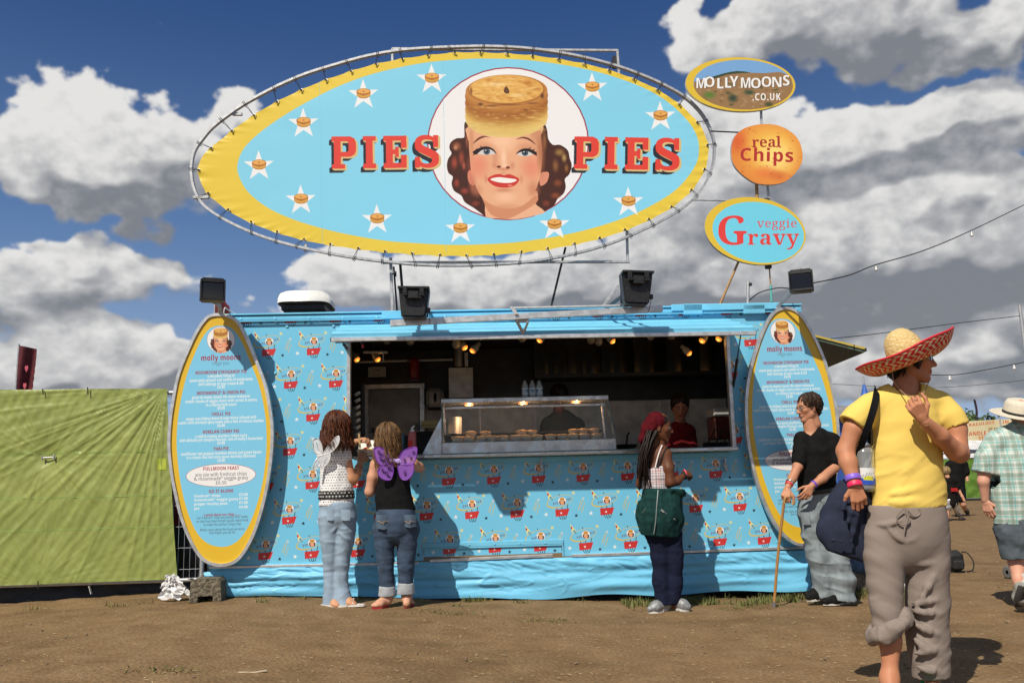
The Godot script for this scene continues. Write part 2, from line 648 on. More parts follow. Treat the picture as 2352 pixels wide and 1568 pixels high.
func draw_face(cv: Canvas, fine := true) -> void:  # the smiling woman in a pie hat, in the coordinates of the banner's medallion
	var hair := Color(.060, .016, .008)
	var skin := Color(.76, .39, .225)
	cv.oval(628, 710, 516, 488, Color(.32, .03, .05))
	cv.oval(628, 710, 508, 480, Color(.80, .79, .80))
	cv.xy([352, 575, 350, 640, 346, 672, 300, 676, 262, 702, 254, 740, 268, 772, 246, 806, 238, 850, 248, 896, 276, 920, 268, 962, 284, 1010, 330, 1040, 352, 1082, 408, 1118, 452, 1150, 496, 1172, 560, 1100, 480, 900, 430, 700, 400, 580], hair, 3)
	cv.xy([850, 575, 876, 620, 884, 680, 915, 718, 960, 718, 1008, 752, 1020, 800, 1034, 850, 1018, 905, 990, 935, 996, 985, 980, 1030, 945, 1058, 922, 1102, 880, 1128, 848, 1142, 790, 1130, 780, 900, 790, 640], hair, 3)
	if fine:
		for b in [[300, 725, 40, 40, .34, .11, .05], [292, 735, 18, 22, .5, .24, .12], [285, 830, 30, 60, .34, .06, .03], [330, 800, 26, 70, .30, .06, .03], [345, 850, 16, 40, .42, .09, .05], [300, 960, 26, 40, .30, .05, .03], [350, 1010, 40, 30, .30, .05, .03], [420, 1090, 40, 26, .22, .04, .02], [365, 690, 16, 70, .26, .08, .04],
				[955, 765, 46, 36, .30, .17, .05], [985, 800, 24, 40, .42, .27, .09], [930, 850, 30, 60, .24, .10, .03], [1000, 865, 20, 40, .26, .11, .03], [945, 960, 40, 36, .22, .06, .02], [930, 1040, 46, 30, .24, .06, .02], [870, 1090, 36, 30, .20, .04, .02], [862, 690, 18, 90, .24, .10, .03]]:
			cv.blob(b[0], b[1], b[2], b[3], Color(b[4], b[5], b[6]), 1.0)
	cv.xy([486, 1176, 480, 1100, 452, 985, 640, 1050, 812, 1010, 806, 1080, 812, 1104, 866, 1146, 800, 1168, 700, 1189, 628, 1192, 560, 1186], Color(.78, .41, .25), 2)
	cv.xy([462, 1030, 560, 1112, 640, 1122, 720, 1105, 806, 1040, 806, 1090, 640, 1185, 560, 1180, 500, 1140], Color(.60, .25, .13), 3)
	cv.xy([375, 885, 370, 925, 382, 962, 410, 976, 420, 930, 400, 880], Color(.66, .24, .15), 3)
	cv.xy([886, 892, 884, 935, 866, 965, 832, 976, 832, 900], Color(.66, .26, .16), 3)
	cv.xy([390, 590, 378, 700, 384, 800, 394, 900, 418, 975, 458, 1048, 520, 1098, 600, 1122, 680, 1114, 750, 1082, 800, 1014, 828, 935, 842, 850, 844, 760, 836, 660, 820, 590], skin, 3)
	if fine:
		cv.blob(590, 690, 150, 110, Color(.90, .57, .37), .75)
		cv.blob(436, 850, 105, 120, Color(.72, .17, .11), .55)
		cv.blob(775, 862, 95, 115, Color(.72, .17, .11), .55)
		cv.blob(610, 1050, 110, 50, Color(.88, .54, .36), .7)
		cv.blob(836, 760, 40, 200, Color(.40, .14, .06), .8)
		cv.blob(790, 1000, 60, 80, Color(.52, .19, .10), .7)
		cv.blob(395, 700, 26, 160, Color(.52, .20, .10), .6)
		cv.blob(400, 960, 36, 100, Color(.56, .17, .10), .7)
		cv.blob(430, 1010, 50, 60, Color(.58, .21, .12), .6)
		cv.blob(480, 735, 90, 50, Color(.58, .25, .14), .75)
		cv.blob(745, 740, 90, 50, Color(.58, .25, .14), .75)
		cv.blob(545, 800, 30, 90, Color(.60, .25, .14), .65)
		cv.blob(600, 800, 30, 90, Color(.92, .62, .43), .75)
		cv.blob(606, 850, 30, 24, Color(.90, .58, .42), .8)
		cv.blob(540, 850, 24, 30, Color(.58, .22, .13), .6)
		cv.blob(655, 850, 22, 36, Color(.56, .20, .12), .65)
		cv.blob(598, 872, 60, 14, Color(.52, .18, .10), .7)
		cv.blob(600, 895, 26, 14, Color(.62, .27, .16), .6)
		cv.blob(600, 1006, 80, 18, Color(.54, .21, .12), .75)
		cv.blob(486, 930, 16, 40, Color(.56, .20, .12), .6)
		cv.blob(712, 935, 16, 40, Color(.56, .20, .12), .6)
		cv.blob(610, 1112, 150, 22, Color(.60, .26, .14), .6)
		cv.blob(800, 640, 50, 120, Color(.44, .17, .08), .5)
	var brow := Color(.16, .05, .025)
	cv.xy([404, 712, 432, 676, 474, 660, 520, 674, 486, 668, 444, 684], brow, 3)
	cv.xy([680, 684, 720, 666, 768, 678, 806, 718, 764, 690, 720, 676], brow, 3)
	cv.xy([428, 772, 452, 750, 490, 740, 526, 752, 546, 774, 508, 780, 465, 780], Color(.62, .58, .57), 3)
	cv.xy([686, 776, 712, 756, 750, 752, 788, 774, 758, 788, 716, 790], Color(.62, .58, .57), 3)
	cv.oval(492, 760, 21, 20, Color(.06, .09, .125))
	cv.oval(736, 769, 21, 19, Color(.06, .09, .125))
	cv.oval(492, 760, 9, 9, Color(.01, .01, .01))
	cv.oval(736, 769, 9, 9, Color(.01, .01, .01))
	cv.oval(486, 753, 4, 4, Color(.8, .8, .8))
	cv.oval(730, 762, 4, 4, Color(.8, .8, .8))
	var lash := Color(.02, .009, .008)
	cv.xy([402, 762, 444, 738, 490, 727, 534, 744, 554, 776, 526, 752, 490, 743, 452, 756, 424, 780], lash, 3)
	cv.xy([678, 776, 708, 748, 752, 740, 802, 760, 808, 786, 754, 758, 712, 762], lash, 3)
	for l in [[432, 760, 408, 770], [424, 768, 406, 782], [446, 746, 424, 744], [466, 736, 452, 728], [790, 764, 812, 766], [796, 772, 812, 784], [780, 752, 798, 746], [760, 744, 772, 734]]:
		cv.line(l, 5, lash)
	cv.oval(569, 857, 14, 8, Color(.17, .035, .02))
	cv.oval(627, 862, 13, 8, Color(.17, .035, .02))
	cv.xy([496, 934, 540, 908, 578, 904, 602, 912, 632, 904, 672, 918, 700, 938, 672, 976, 622, 990, 560, 986, 520, 966], Color(.56, .04, .03), 3)
	cv.xy([514, 938, 560, 924, 612, 928, 684, 940, 645, 960, 570, 957], Color(.84, .80, .76), 3)
	cv.blob(640, 976, 24, 8, Color(.9, .4, .3), .9)
	# the pie hat: a stack of baked layers
	var bake := [Color(.72, .52, .18), Color(.74, .52, .17), Color(.66, .42, .11), Color(.52, .27, .06), Color(.40, .16, .03), Color(.33, .11, .02), Color(.42, .16, .03), Color(.50, .22, .05)]
	for k in 29:
		var u := k / 28.0 * 6.99
		var c: Color = (bake[int(u)] as Color).lerp(bake[int(u) + 1], u - int(u))
		var w := 262.0 - 3.0 * sin(k) - (12.0 if k == 0 else 0.0)
		cv.oval(618, lerpf(566, 374, k / 28.0), w, 104, c, -.015)
	cv.oval(618, 366, 246, 96, Color(.40, .15, .03))
	cv.oval(616, 362, 236, 90, Color(.70, .38, .09))
	if fine:
		var rr := RandomNumberGenerator.new()
		rr.seed = 21
		for k in 150:
			var a := rr.randf() * TAU
			var r := sqrt(rr.randf())
			cv.blob(616 + cos(a) * 222 * r, 362 + sin(a) * 80 * r, rr.randf_range(10, 54), rr.randf_range(5, 16), [Color(.86, .60, .24), Color(.46, .17, .03), Color(.80, .46, .13), Color(.58, .24, .05), Color(.86, .56, .19)][k % 5], .55)
		for k in 170:
			var v := rr.randf()
			var tint: Color = [Color(.50, .22, .05), Color(.82, .62, .24), Color(.36, .13, .03), Color(.66, .40, .11)][k % 4]
			cv.blob(rr.randf_range(378, 858), lerpf(470, 640, v), rr.randf_range(8, 50), rr.randf_range(3, 11), tint if v < .6 else Color(.70, .50, .18).lerp(tint, .3), .45)
		for b in [[452, 458, 26, 14, .09], [846, 405, 18, 26, .08], [740, 494, 22, 9, .14], [392, 372, 12, 36, .16], [620, 462, 150, 9, .22], [520, 470, 60, 8, .2], [780, 452, 60, 9, .2]]:
			cv.blob(b[0], b[1], b[2], b[3], Color(b[4], b[4] * .35, b[4] * .1), .9)
		cv.blob(560, 330, 120, 20, Color(.92, .74, .40), .6)
		cv.blob(690, 400, 90, 20, Color(.93, .74, .36), .6)
		cv.blob(620, 640, 220, 22, Color(.62, .42, .12), .5)
	cv.xy([600, 378, 606, 354, 617, 346, 630, 360, 636, 384, 618, 392], Color(.12, .05, .02), 3)

const SLAB := {
	"P": [[0, 176, 84, 176, 84, 205, 58, 205, 58, 205, 0, 205], [14, 18, 58, 18, 58, 190, 14, 190], [0, 0, 118, 0, 146, 14, 156, 40, 156, 92, 146, 116, 120, 130, 58, 130, 58, 98, 100, 98, 108, 90, 108, 42, 100, 32, 58, 32, 58, 30, 0, 30]],
	"I": [[0, 0, 82, 0, 82, 30, 0, 30], [18, 0, 62, 0, 62, 205, 18, 205], [0, 175, 82, 175, 82, 205, 0, 205]],
	"E": [[0, 0, 148, 0, 148, 78, 112, 78, 112, 32, 0, 32], [16, 0, 60, 0, 60, 205, 16, 205], [0, 173, 112, 173, 112, 122, 148, 122, 148, 205, 0, 205], [60, 88, 76, 88, 76, 70, 98, 70, 98, 136, 76, 136, 76, 118, 60, 118]],
	"S": [[118, 0, 150, 0, 150, 76, 118, 76], [0, 136, 32, 136, 32, 205, 0, 205], [120, 50, 112, 34, 92, 28, 60, 28, 44, 40, 46, 58, 66, 70, 112, 92, 144, 112, 154, 142, 150, 178, 126, 200, 96, 207, 60, 206, 34, 196, 26, 176, 30, 150, 40, 168, 60, 178, 92, 178, 108, 166, 106, 148, 90, 136, 40, 112, 8, 90, 0, 58, 6, 26, 28, 6, 60, -2, 92, 0, 116, 10, 126, 24]]}

func slab_word(cv: Canvas, x: float, y: float, xs: Array, rot: float) -> void:  # fat red slab letters with a pale side and a dark throw, in the banner's own measure
	var base_tf := cv.tf
	for layer in 23:
		var off := Vector2.ZERO
		var col := Color(.70, .055, .035)
		if layer < 12:
			off = Vector2(-16, 26) * (1.0 - layer / 14.0) + Vector2(10, 4) * (layer / 12.0)
			col = Color(.020, .022, .028)
		elif layer < 22:
			off = Vector2(13, 11) * (1.0 - (layer - 12) / 10.0)
			col = Color(.60, .46, .20) if layer < 17 else Color(.64, .50, .22)
		for k in 4:
			var ch: String = "PIES"[k]
			cv.tf = func(p: Vector2) -> Vector2: return base_tf.call(Vector2(x, y) + (p + off + Vector2(xs[k], 0)).rotated(rot))
			for l in SLAB[ch]:
				cv.xy(l, col, 3 if ch == "S" and l.size() > 12 else 0)
	cv.tf = base_tf

func wrap_texture() -> ImageTexture:  # one repeat of the trailer's printed wrap, .40 m by .60 m, two badges
	var cv := Canvas.new(1024, 1536, Color(.165, .53, .78))
	var sb := font(true, true)
	for spot in [[256, 160], [0, 544], [512, 544], [256, -608], [256, 928], [0, -224], [512, -224]]:
		var o := Vector2(spot[0], spot[1])
		if o.y < -300 or o.y > 1100:
			continue
		cv.tf = func(p: Vector2) -> Vector2: return (o + (p - Vector2(715, 520)) * 1.361) * 2.0
		var leg := Color(.03, .075, .085)
		for l in [[668, 585, 682, 606], [712, 578, 718, 602], [764, 556, 757, 596], [688, 652, 706, 678], [709, 650, 721, 680], [727, 648, 733, 678], [752, 644, 741, 674], [692, 466, 694, 482], [610, 476, 636, 516]]:
			cv.line(l, 6, leg)
		for k in 48:  # the oval, thick at its lower left
			var a := TAU * k / 48
			var a2 := TAU * (k + 1) / 48
			var th := 4.0 + 8.0 * pow(maxf(0, cos(a - 2.5)), 2.0)
			var p := Vector2(cos(a) * 110, sin(a) * 46).rotated(-.25) + Vector2(698, 528)
			var q := Vector2(cos(a2) * 110, sin(a2) * 46).rotated(-.25) + Vector2(698, 528)
			cv.line([p.x, p.y, q.x, q.y], th, Color(.62, .47, .10))
		cv.xy([657, 597, 778, 590, 757, 646, 660, 655], Color(.55, .035, .035))
		cv.star(707, 626, 12, Color(.8, .8, .8))
		cv.xy([588, 432, 638, 494, 616, 486, 604, 520, 598, 470], Color(.74, .66, .28))
		cv.xy([592, 460, 600, 458, 609, 465, 606, 476, 601, 482, 594, 472], Color(.5, .03, .04))
		cv.star(815, 462, 19, Color(.74, .66, .26))
		for l in [[850, 598, 876, 524], [862, 606, 893, 518], [878, 628, 906, 546]]:
			cv.line(l, 5, Color(.58, .46, .14))
		cv.oval(895, 510, 9, 9, Color(.8, .8, .8))
		cv.oval(895, 510, 4, 4, Color(.02, .03, .03))
		cv.star(832, 650, 18, Color(.016, .03, .04))
		cv.star(580, 634, 20, Color(.78, .80, .82))
		cv.write("PIES", sb, 674, 552, 25, Color(.16, .03, .04), 0.5, -.22, 1.0, .08)
		cv.write("PIES", sb, 768, 524, 25, Color(.16, .03, .04), 0.5, -.22, 1.0, .08)
		var inner := cv.tf
		cv.tf = func(p: Vector2) -> Vector2: return inner.call(Vector2(718, 527) + (p - Vector2(628, 710)) * .068)
		draw_face(cv, false)
	return cv.texture(true)

# ---------- the sky: blue air and heaped clouds, the same recipe in every direction
var clouds := {}  # by 3 degrees of azimuth: azimuth, elevation, half width, half height (degrees), strength, grey
var n_big := FastNoiseLite.new()
var n_fine := FastNoiseLite.new()
var n_warp := FastNoiseLite.new()

func add_cloud(az: float, el: float, rx: float, ry: float, s: float, g: float) -> void:
	var reach := rx * 1.9 + 3.0
	for k in range(floori((az - reach) / 3.0), floori((az + reach) / 3.0) + 1):
		var list: PackedFloat32Array = clouds.get(k, PackedFloat32Array())
		list.append_array(PackedFloat32Array([az, el, 1.0 / rx, 1.0 / ry, s, g]))
		clouds[k] = list

func sky_density(az: float, el: float) -> Vector4:  # density, greyness, how far up in its heap, density without the fine detail
	var q := Vector2(az, el * 1.4)
	var wx := n_warp.get_noise_2d(q.x * 6.0, q.y * 6.0) * 1.9
	var wy := n_warp.get_noise_2d(q.x * 6.0 + 300.0, q.y * 6.0) * 1.2
	var a := az + wx
	var e := el + wy
	var d := -0.64
	var g := 0.0
	var up := 0.0
	var gw := 0.001
	var cloud_list: PackedFloat32Array = clouds.get(floori(az / 3.0), PackedFloat32Array())
	for i in range(0, cloud_list.size(), 6):
		var dx := (a - cloud_list[i]) * cloud_list[i + 2]
		if dx > 1.9 or dx < -1.9:
			continue
		var dy := (e - cloud_list[i + 1]) * cloud_list[i + 3]
		var ty := dy
		if dy < 0.0:
			dy *= 1.2
		var r := dx * dx + dy * dy
		if r < 3.4:
			var k := cloud_list[i + 4] * (1.0 - r / 3.4) * (1.0 - r / 3.4)
			d += k * 1.5
			g += k * cloud_list[i + 5]
			up += k * clampf(ty - dx * .35, -1.3, 1.3)
			gw += k
	d += n_big.get_noise_2d(q.x * 5.0, q.y * 5.0) * 0.5
	return Vector4(d + n_fine.get_noise_2d(q.x * 8.0, q.y * 8.0) * 0.42, g / gw, up / gw, d)

func sky_color(az: float, el: float) -> Color:
	var t := clampf(el / 46.0, 0.0, 1.0)
	var air := Color(.34, .46, .64).lerp(Color(.120, .225, .44), smoothstep(0.0, .38, t)).lerp(Color(.028, .076, .222), smoothstep(.22, .72, t))
	if el < 0.0:
		return Color(.30, .30, .29)
	var d := sky_density(az, el)
	if d.x > -0.16:
		var o := sky_density(az - 1.4, el + 1.7)
		var b := 0.70 + .17 * d.z - d.y * 0.52 + clampf((d.w - o.w) * 0.55, -.25, .3) + clampf((d.x - d.w) - (o.x - o.w), -.5, .5) * .42 - .10 * clampf(d.w, 0.0, 1.5)
		b += .16 * n_fine.get_noise_2d(az * 12.0, el * 18.0)
		b = clampf(b, 0.02, 1.0)
		var c := Color(.215, .228, .255).lerp(Color(.41, .415, .43), smoothstep(0.0, .5, b)).lerp(Color(.80, .79, .77), smoothstep(.38, 1.0, b))
		air = air.lerp(c, smoothstep(-0.16, lerpf(.50, .10, clampf(.45 + .6 * d.z, 0.0, 1.0)), d.x) * .97)
	return air

func make_sky() -> PanoramaSkyMaterial:
	n_big.seed = 11
	n_big.frequency = 0.018
	n_big.fractal_octaves = 3
	n_fine.seed = 23
	n_fine.frequency = 0.05
	n_fine.fractal_octaves = 5
	n_fine.fractal_gain = 0.58
	n_warp.seed = 31
	n_warp.frequency = 0.03
	n_warp.fractal_octaves = 3
	# the heaps in view, by where the photograph shows them: x, y, half width, half height, strength, grey
	for c in [[235, 330, 130, 95, 1.25, .05], [340, 420, 150, 80, 1.2, .30], [300, 500, 80, 36, .8, .5], [170, 390, 90, 60, .8, .2], [450, 330, 80, 50, .7, .2], [560, 262, 70, 34, .8, .1],
			[20, 370, 60, 80, .65, .2], [60, 400, 60, 40, .5, .4], [70, 232, 70, 14, .4, .1], [130, 560, 110, 20, .6, .3], [180, 640, 190, 48, .95, .35], [330, 610, 60, 40, .5, .3], [30, 700, 120, 50, .8, .5],
			[205, 760, 90, 42, 1.1, .05], [375, 800, 44, 44, 1.0, .05], [100, 845, 220, 52, 1.25, .55], [300, 855, 160, 44, 1.2, .5], [420, 870, 120, 50, .8, .5], [20, 860, 90, 30, .8, .1],
			[800, 622, 110, 40, .9, .15], [960, 650, 180, 46, 1.0, .25], [1160, 665, 200, 46, 1.0, .30], [1300, 620, 170, 60, 1.2, .45], [1000, 700, 300, 30, .9, .3],
			[1590, 95, 62, 80, 1.15, .15], [1760, 40, 80, 50, 1.0, .3], [1890, 60, 140, 76, 1.35, .55], [2060, 75, 130, 90, 1.35, .58], [2210, 115, 80, 56, 1.15, .25], [2325, 70, 44, 80, 1.1, .25], [1690, 130, 60, 40, .8, .3],
			[1600, 270, 100, 40, .9, .35], [2060, 285, 150, 34, 1.15, .02], [2260, 245, 130, 34, 1.15, .04], [1800, 335, 200, 60, 1.25, .22], [2040, 345, 220, 40, 1.1, .22], [2300, 330, 60, 30, .9, .2], [1700, 430, 160, 80, 1.2, .35],
			[1950, 460, 200, 56, 1.3, .18], [2200, 490, 210, 64, 1.35, .30], [1560, 500, 160, 80, 1.2, .35], [1900, 540, 150, 50, 1.2, .25], [2080, 560, 160, 50, 1.2, .3], [2000, 630, 280, 50, 1.5, .75], [2270, 610, 180, 70, 1.5, .75], [1550, 610, 190, 60, 1.3, .55], [1750, 640, 160, 60, 1.3, .65],
			[2120, 720, 300, 40, 1.3, .80], [2230, 800, 170, 50, 1.2, .12], [2330, 760, 90, 50, 1.1, .2], [2200, 890, 220, 24, 1.0, .7], [2000, 850, 160, 60, .8, .55], [2300, 910, 150, 24, .8, .3], [1500, 700, 400, 40, 1.0, .6]]:
		var p := ray(c[0], c[1]).normalized()
		add_cloud(rad_to_deg(atan2(p.x, -p.z)), rad_to_deg(asin(p.y)), c[2] / 34.0 * 1.0, c[3] / 34.0, c[4], c[5])
	var r := RandomNumberGenerator.new()
	r.seed = 5
	for k in 130:  # and the same kind of heaps all round
		var az := r.randf_range(38.0, 322.0)
		var el := r.randf_range(2.0, 60.0)
		add_cloud(az if az < 180.0 else az - 360.0, el, r.randf_range(3, 8) * (1.0 + el / 60.0), r.randf_range(1.2, 3.2), r.randf_range(.8, 1.3), r.randf_range(.05, .6))
	var small := Image.create(1024, 512, false, Image.FORMAT_RGB8)
	for y in 512:
		for x in 1024:
			small.set_pixel(x, y, sky_color(wrapf((x + .5) / 1024.0 * 360.0, -180.0, 180.0), 90.0 - (y + .5) / 512.0 * 180.0).linear_to_srgb())
	small.resize(4096, 2048, Image.INTERPOLATE_CUBIC)
	for y in range(420, 1024):  # the part in view, finer
		for x in range(-440, 440):
			small.set_pixel(posmod(x, 4096), y, sky_color((x + .5) / 4096.0 * 360.0, 90.0 - (y + .5) / 2048.0 * 180.0).linear_to_srgb())
	var m := PanoramaSkyMaterial.new()
	m.panorama = ImageTexture.create_from_image(small)
	m.energy_multiplier = 1.0
	return m

# ---------- the ground
func build_ground() -> void:
	var dirt := mat(1, 1, 1, 0.95, 0.0, 0.2)
	var size := 1024
	var im := Image.create(size, size, false, Image.FORMAT_RGB8)
	var hm := Image.create(size, size, false, Image.FORMAT_RGB8)
	var n1 := FastNoiseLite.new()
	n1.seed = 2
	n1.frequency = 0.006
	n1.fractal_octaves = 5
	var n2 := FastNoiseLite.new()
	n2.seed = 9
	n2.frequency = 0.06
	n2.fractal_octaves = 4
	var a := n1.get_seamless_image(size, size)
	var b := n2.get_seamless_image(size, size)
	for y in size:
		for x in size:
			var p := a.get_pixel(x, y).r
			var q := b.get_pixel(x, y).r
			var k := clampf((p - .5) * 1.0 + .5, 0, 1)
			var c := Color(.172, .108, .053).lerp(Color(.240, .162, .088), k)
			c = c * (0.70 + .60 * q)
			if q > .74:
				c = c.lerp(Color(.33, .25, .15), (q - .74) * 3.0)
			im.set_pixel(x, y, c.linear_to_srgb())
			var hgt := p * .5 + q * .5
			hm.set_pixel(x, y, Color(hgt, hgt, hgt))
	tri_map(dirt, ImageTexture.create_from_image(im), Vector3.ONE * 0.45, true)
	relief(dirt, ImageTexture.create_from_image(hm), 1.4)
	dirt.vertex_color_use_as_albedo = true
	var big := FastNoiseLite.new()
	big.seed = 4
	big.frequency = 0.9
	var mb := MB.new()
	var xs := [-400.0, -120.0, -40.0, -16.0]
	for i in 201:
		xs.append(-7.0 + i * 0.07)
	xs.append_array([9.0, 12.0, 18.0, 40.0, 120.0, 400.0])
	var zs := [8.0, 3.0]
	for i in 157:
		zs.append(0.0 - i * 0.07)
	for i in 30:
		zs.append(-11.0 - i * 1.2)
	zs.append_array([-50.0, -60.0, -90.0, -180.0, -400.0, -800.0])
	var at := func(i: int, j: int) -> Vector3:
		var x: float = xs[i]
		var z: float = zs[j]
		return Vector3(x, gh(x, z) + (big.get_noise_2d(x, z) * 0.014 + big.get_noise_2d(x * 4.0, z * 4.0) * .011 if absf(x) < 9 else 0.0), z)
	var row := xs.size()
	for j in zs.size():
		for i in row:
			var du: Vector3 = at.call(mini(i + 1, row - 1), j) - at.call(maxi(i - 1, 0), j)
			var dv: Vector3 = at.call(i, mini(j + 1, zs.size() - 1)) - at.call(i, maxi(j - 1, 0))
			var q: Vector3 = at.call(i, j)
			var worn_in := 1.0 + .30 * big.get_noise_2d(q.x * .45 + 31.0, q.z * .8) + .30 * big.get_noise_2d(q.x * 1.6, q.z * 3.0 + 17.0)
			mb.vert(q, du.cross(dv).normalized() * (1.0 if du.cross(dv).y > 0 else -1.0), Vector2.ZERO, Color(worn_in, worn_in, worn_in * 1.0))
	for j in zs.size() - 1:
		for i in row - 1:
			var p := j * row + i
			mb.tri(p, p + 1, p + row + 1)
			mb.tri(p, p + row + 1, p + row)
	mb.coloured = true
	setting("ground", mb, dirt)
	# trodden straw and chips
	var straw := MB.new()
	for k in 4200:
		var d := 3.2 + pow(rng.randf(), 1.6) * 13.0
		var x := rng.randf_range(-0.75, 0.75) * d
		var c := Vector3(x, gh(x, -d) + .006, -d)
		var an := rng.randf() * TAU
		var ln := rng.randf_range(.006, .034) * (2.0 if k % 60 == 0 else 1.0)
		var u := Vector3(cos(an), rng.randf_range(-.1, .2), sin(an)) * ln
		straw.bar(c - u * .5, c + u * .5, rng.randf_range(.002, .005), .002)
	var s := put("straw_litter", straw, worn(.44, .34, .20, .8, 0, .4, 30.0, 21), self)
	tag(s, "scattered straw and wood chips trodden into the brown dirt", "straw")
	s.set_meta("kind", "stuff")
	var stones := MB.new()
	for k in 500:
		var d := 3.2 + pow(rng.randf(), 1.5) * 9.0
		var x := rng.randf_range(-0.72, 0.72) * d
		var r := rng.randf_range(.004, .012)
		stones.box(Vector3(x, gh(x, -d) + r * .3, -d), Vector3(r * 2, r, r * 1.5), Basis(Vector3(rng.randf(), 1, rng.randf()).normalized(), rng.randf() * TAU), r * .4)
	s = put("pebbles", stones, worn(.20, .14, .09, .9, 0, .4, 30.0, 22), self)
	tag(s, "small clods and pebbles lying loose on the dirt", "pebbles")
	s.set_meta("kind", "stuff")
	var twig := MB.new()
	twig.tube(PackedVector3Array([W(548, 1544, 4.90), W(580, 1545, 4.87), W(612, 1540, 4.89)]), .006, 5)
	single("dry_stick", "pale dry stick lying on the dirt at the bottom left", "stick", twig, mat(.42, .35, .24, .8))
	# grass along the trailer's skirt and under the fence
	var blade := MB.new()
	blade.quad(Vector3(-.004, 0, 0), Vector3(.004, 0, 0), Vector3(.003, .5, .1), Vector3(-.003, .5, .1), Vector3(0, .3, 1).normalized())
	blade.quad(Vector3(-.003, .5, .1), Vector3(.003, .5, .1), Vector3(.0005, 1, .35), Vector3(-.0005, 1, .35), Vector3(0, .4, 1).normalized())
	var spots: Array[Transform3D] = []
	var cols: Array[Color] = []
	var clump := FastNoiseLite.new()
	clump.seed = 77
	clump.frequency = 1.6
	for k in 30000:
		var x := rng.randf_range(-6.0, 3.6)
		var z := rng.randf_range(.02, .42)
		if x > 3.0:
			z += -1.2 + rng.randf() * 1.5
		var p := van * Vector3(x, 0, z)
		var want := clump.get_noise_2d(x, z * 2.0) + (.28 if x > 0.9 else (-.16 if x < -2.9 else -.18)) - z * 1.1 + rng.randf_range(-.12, .12)
		if want < 0.06:
			continue
		var hgt := rng.randf_range(.02, .055) * (1.35 if x > 1.0 else 1.0)
		var bs := Basis(Vector3.UP, rng.randf() * TAU) * Basis(Vector3.RIGHT, rng.randf_range(-.3, .7))
		spots.append(Transform3D(bs.scaled_local(Vector3(rng.randf_range(.6, 1.2), hgt, hgt)), Vector3(p.x, gh(p.x, p.z) - .004, p.z)))
		cols.append(Color(.10, .13, .03).lerp(Color(.32, .25, .11), rng.randf() * rng.randf() + (.3 if x < -2.9 else 0.0)))
	grass("grass_tufts", "short dry grass growing along the hem of the blue skirt", blade, spots, cols)
	spots = []
	cols = []
	for c in [[1105, 1443, 4.6], [395, 1422, 4.9], [1040, 1385, 6.9], [1250, 1395, 6.7], [980, 1388, 7.0], [1690, 1367, 7.3], [1745, 1362, 7.4], [1980, 1345, 8.3]]:
		var p0 := on_ground(c[0], c[2])
		for k in 90:
			var p := p0 + Vector3(rng.randfn(0, .10), 0, rng.randfn(0, .05))
			p.y = gh(p.x, p.z)
			var hgt := rng.randf_range(.012, .04)
			var bs := Basis(Vector3.UP, rng.randf() * TAU) * Basis(Vector3.RIGHT, rng.randf_range(.2, 1.1))
			spots.append(Transform3D(bs.scaled_local(Vector3(1, hgt, hgt)), p))
			cols.append(Color(.09, .12, .03).lerp(Color(.26, .2, .08), rng.randf()))
	grass("grass_patches", "a few low tufts of grass in the bare dirt", blade, spots, cols)

func grass(called: String, label: String, blade: MB, spots: Array[Transform3D], cols: Array[Color]) -> void:
	var mm := MultiMesh.new()
	mm.transform_format = MultiMesh.TRANSFORM_3D
	mm.use_colors = true
	var mesh := blade.commit()
	var m := mat(1, 1, 1, .8)
	m.vertex_color_use_as_albedo = true
	m.backlight_enabled = true
	m.backlight = Color(.3, .3, .1)
	mesh.surface_set_material(0, m)
	mm.mesh = mesh
	mm.instance_count = spots.size()
	for i in spots.size():
		mm.set_instance_transform(i, spots[i])
		mm.set_instance_color(i, cols[i])
	var o := MultiMeshInstance3D.new()
	o.name = numbered(called)
	o.multimesh = mm
	add_child(o)
	tag(o, label, "grass")
	o.set_meta("kind", "stuff")

# ---------- the trailer
const VX0 := -2.72
const VX1 := 2.72
const VTOP := 2.70
const VBOT := 0.42
const VDEEP := -2.25
var trailer: Node3D

func uvp(x: float, y: float) -> Vector2:  # the wrap is printed to the metre: where its repeat lies
	return Vector2((x - WRAP0.x) / .405 + .5, -(y - WRAP0.y) / .602 + .208)
var WRAP0 := Vector2.ZERO

func panel(mb: MB, x0: float, y0: float, x1: float, y1: float, z: float, thick := .03) -> void:
	mb.quad(Vector3(x0, y0, z), Vector3(x1, y0, z), Vector3(x1, y1, z), Vector3(x0, y1, z), Vector3.BACK, uvp(x0, y0), uvp(x1, y0), uvp(x1, y1), uvp(x0, y1))
	var zb := z - thick
	mb.quad(Vector3(x0, y0, zb), Vector3(x1, y0, zb), Vector3(x1, y1, zb), Vector3(x0, y1, zb), Vector3(0, 0, -1), uvp(x0, y0), uvp(x1, y0), uvp(x1, y1), uvp(x0, y1))
	for e in [[x0, y0, x1, y0, Vector3.DOWN], [x1, y0, x1, y1, Vector3(1, 0, 0)], [x1, y1, x0, y1, Vector3.UP], [x0, y1, x0, y0, Vector3(-1, 0, 0)]]:
		mb.quad(Vector3(e[0], e[1], z), Vector3(e[2], e[3], z), Vector3(e[2], e[3], zb), Vector3(e[0], e[1], zb), e[4], Vector2(.03, .03), Vector2(.035, .03), Vector2(.035, .035), Vector2(.03, .035))

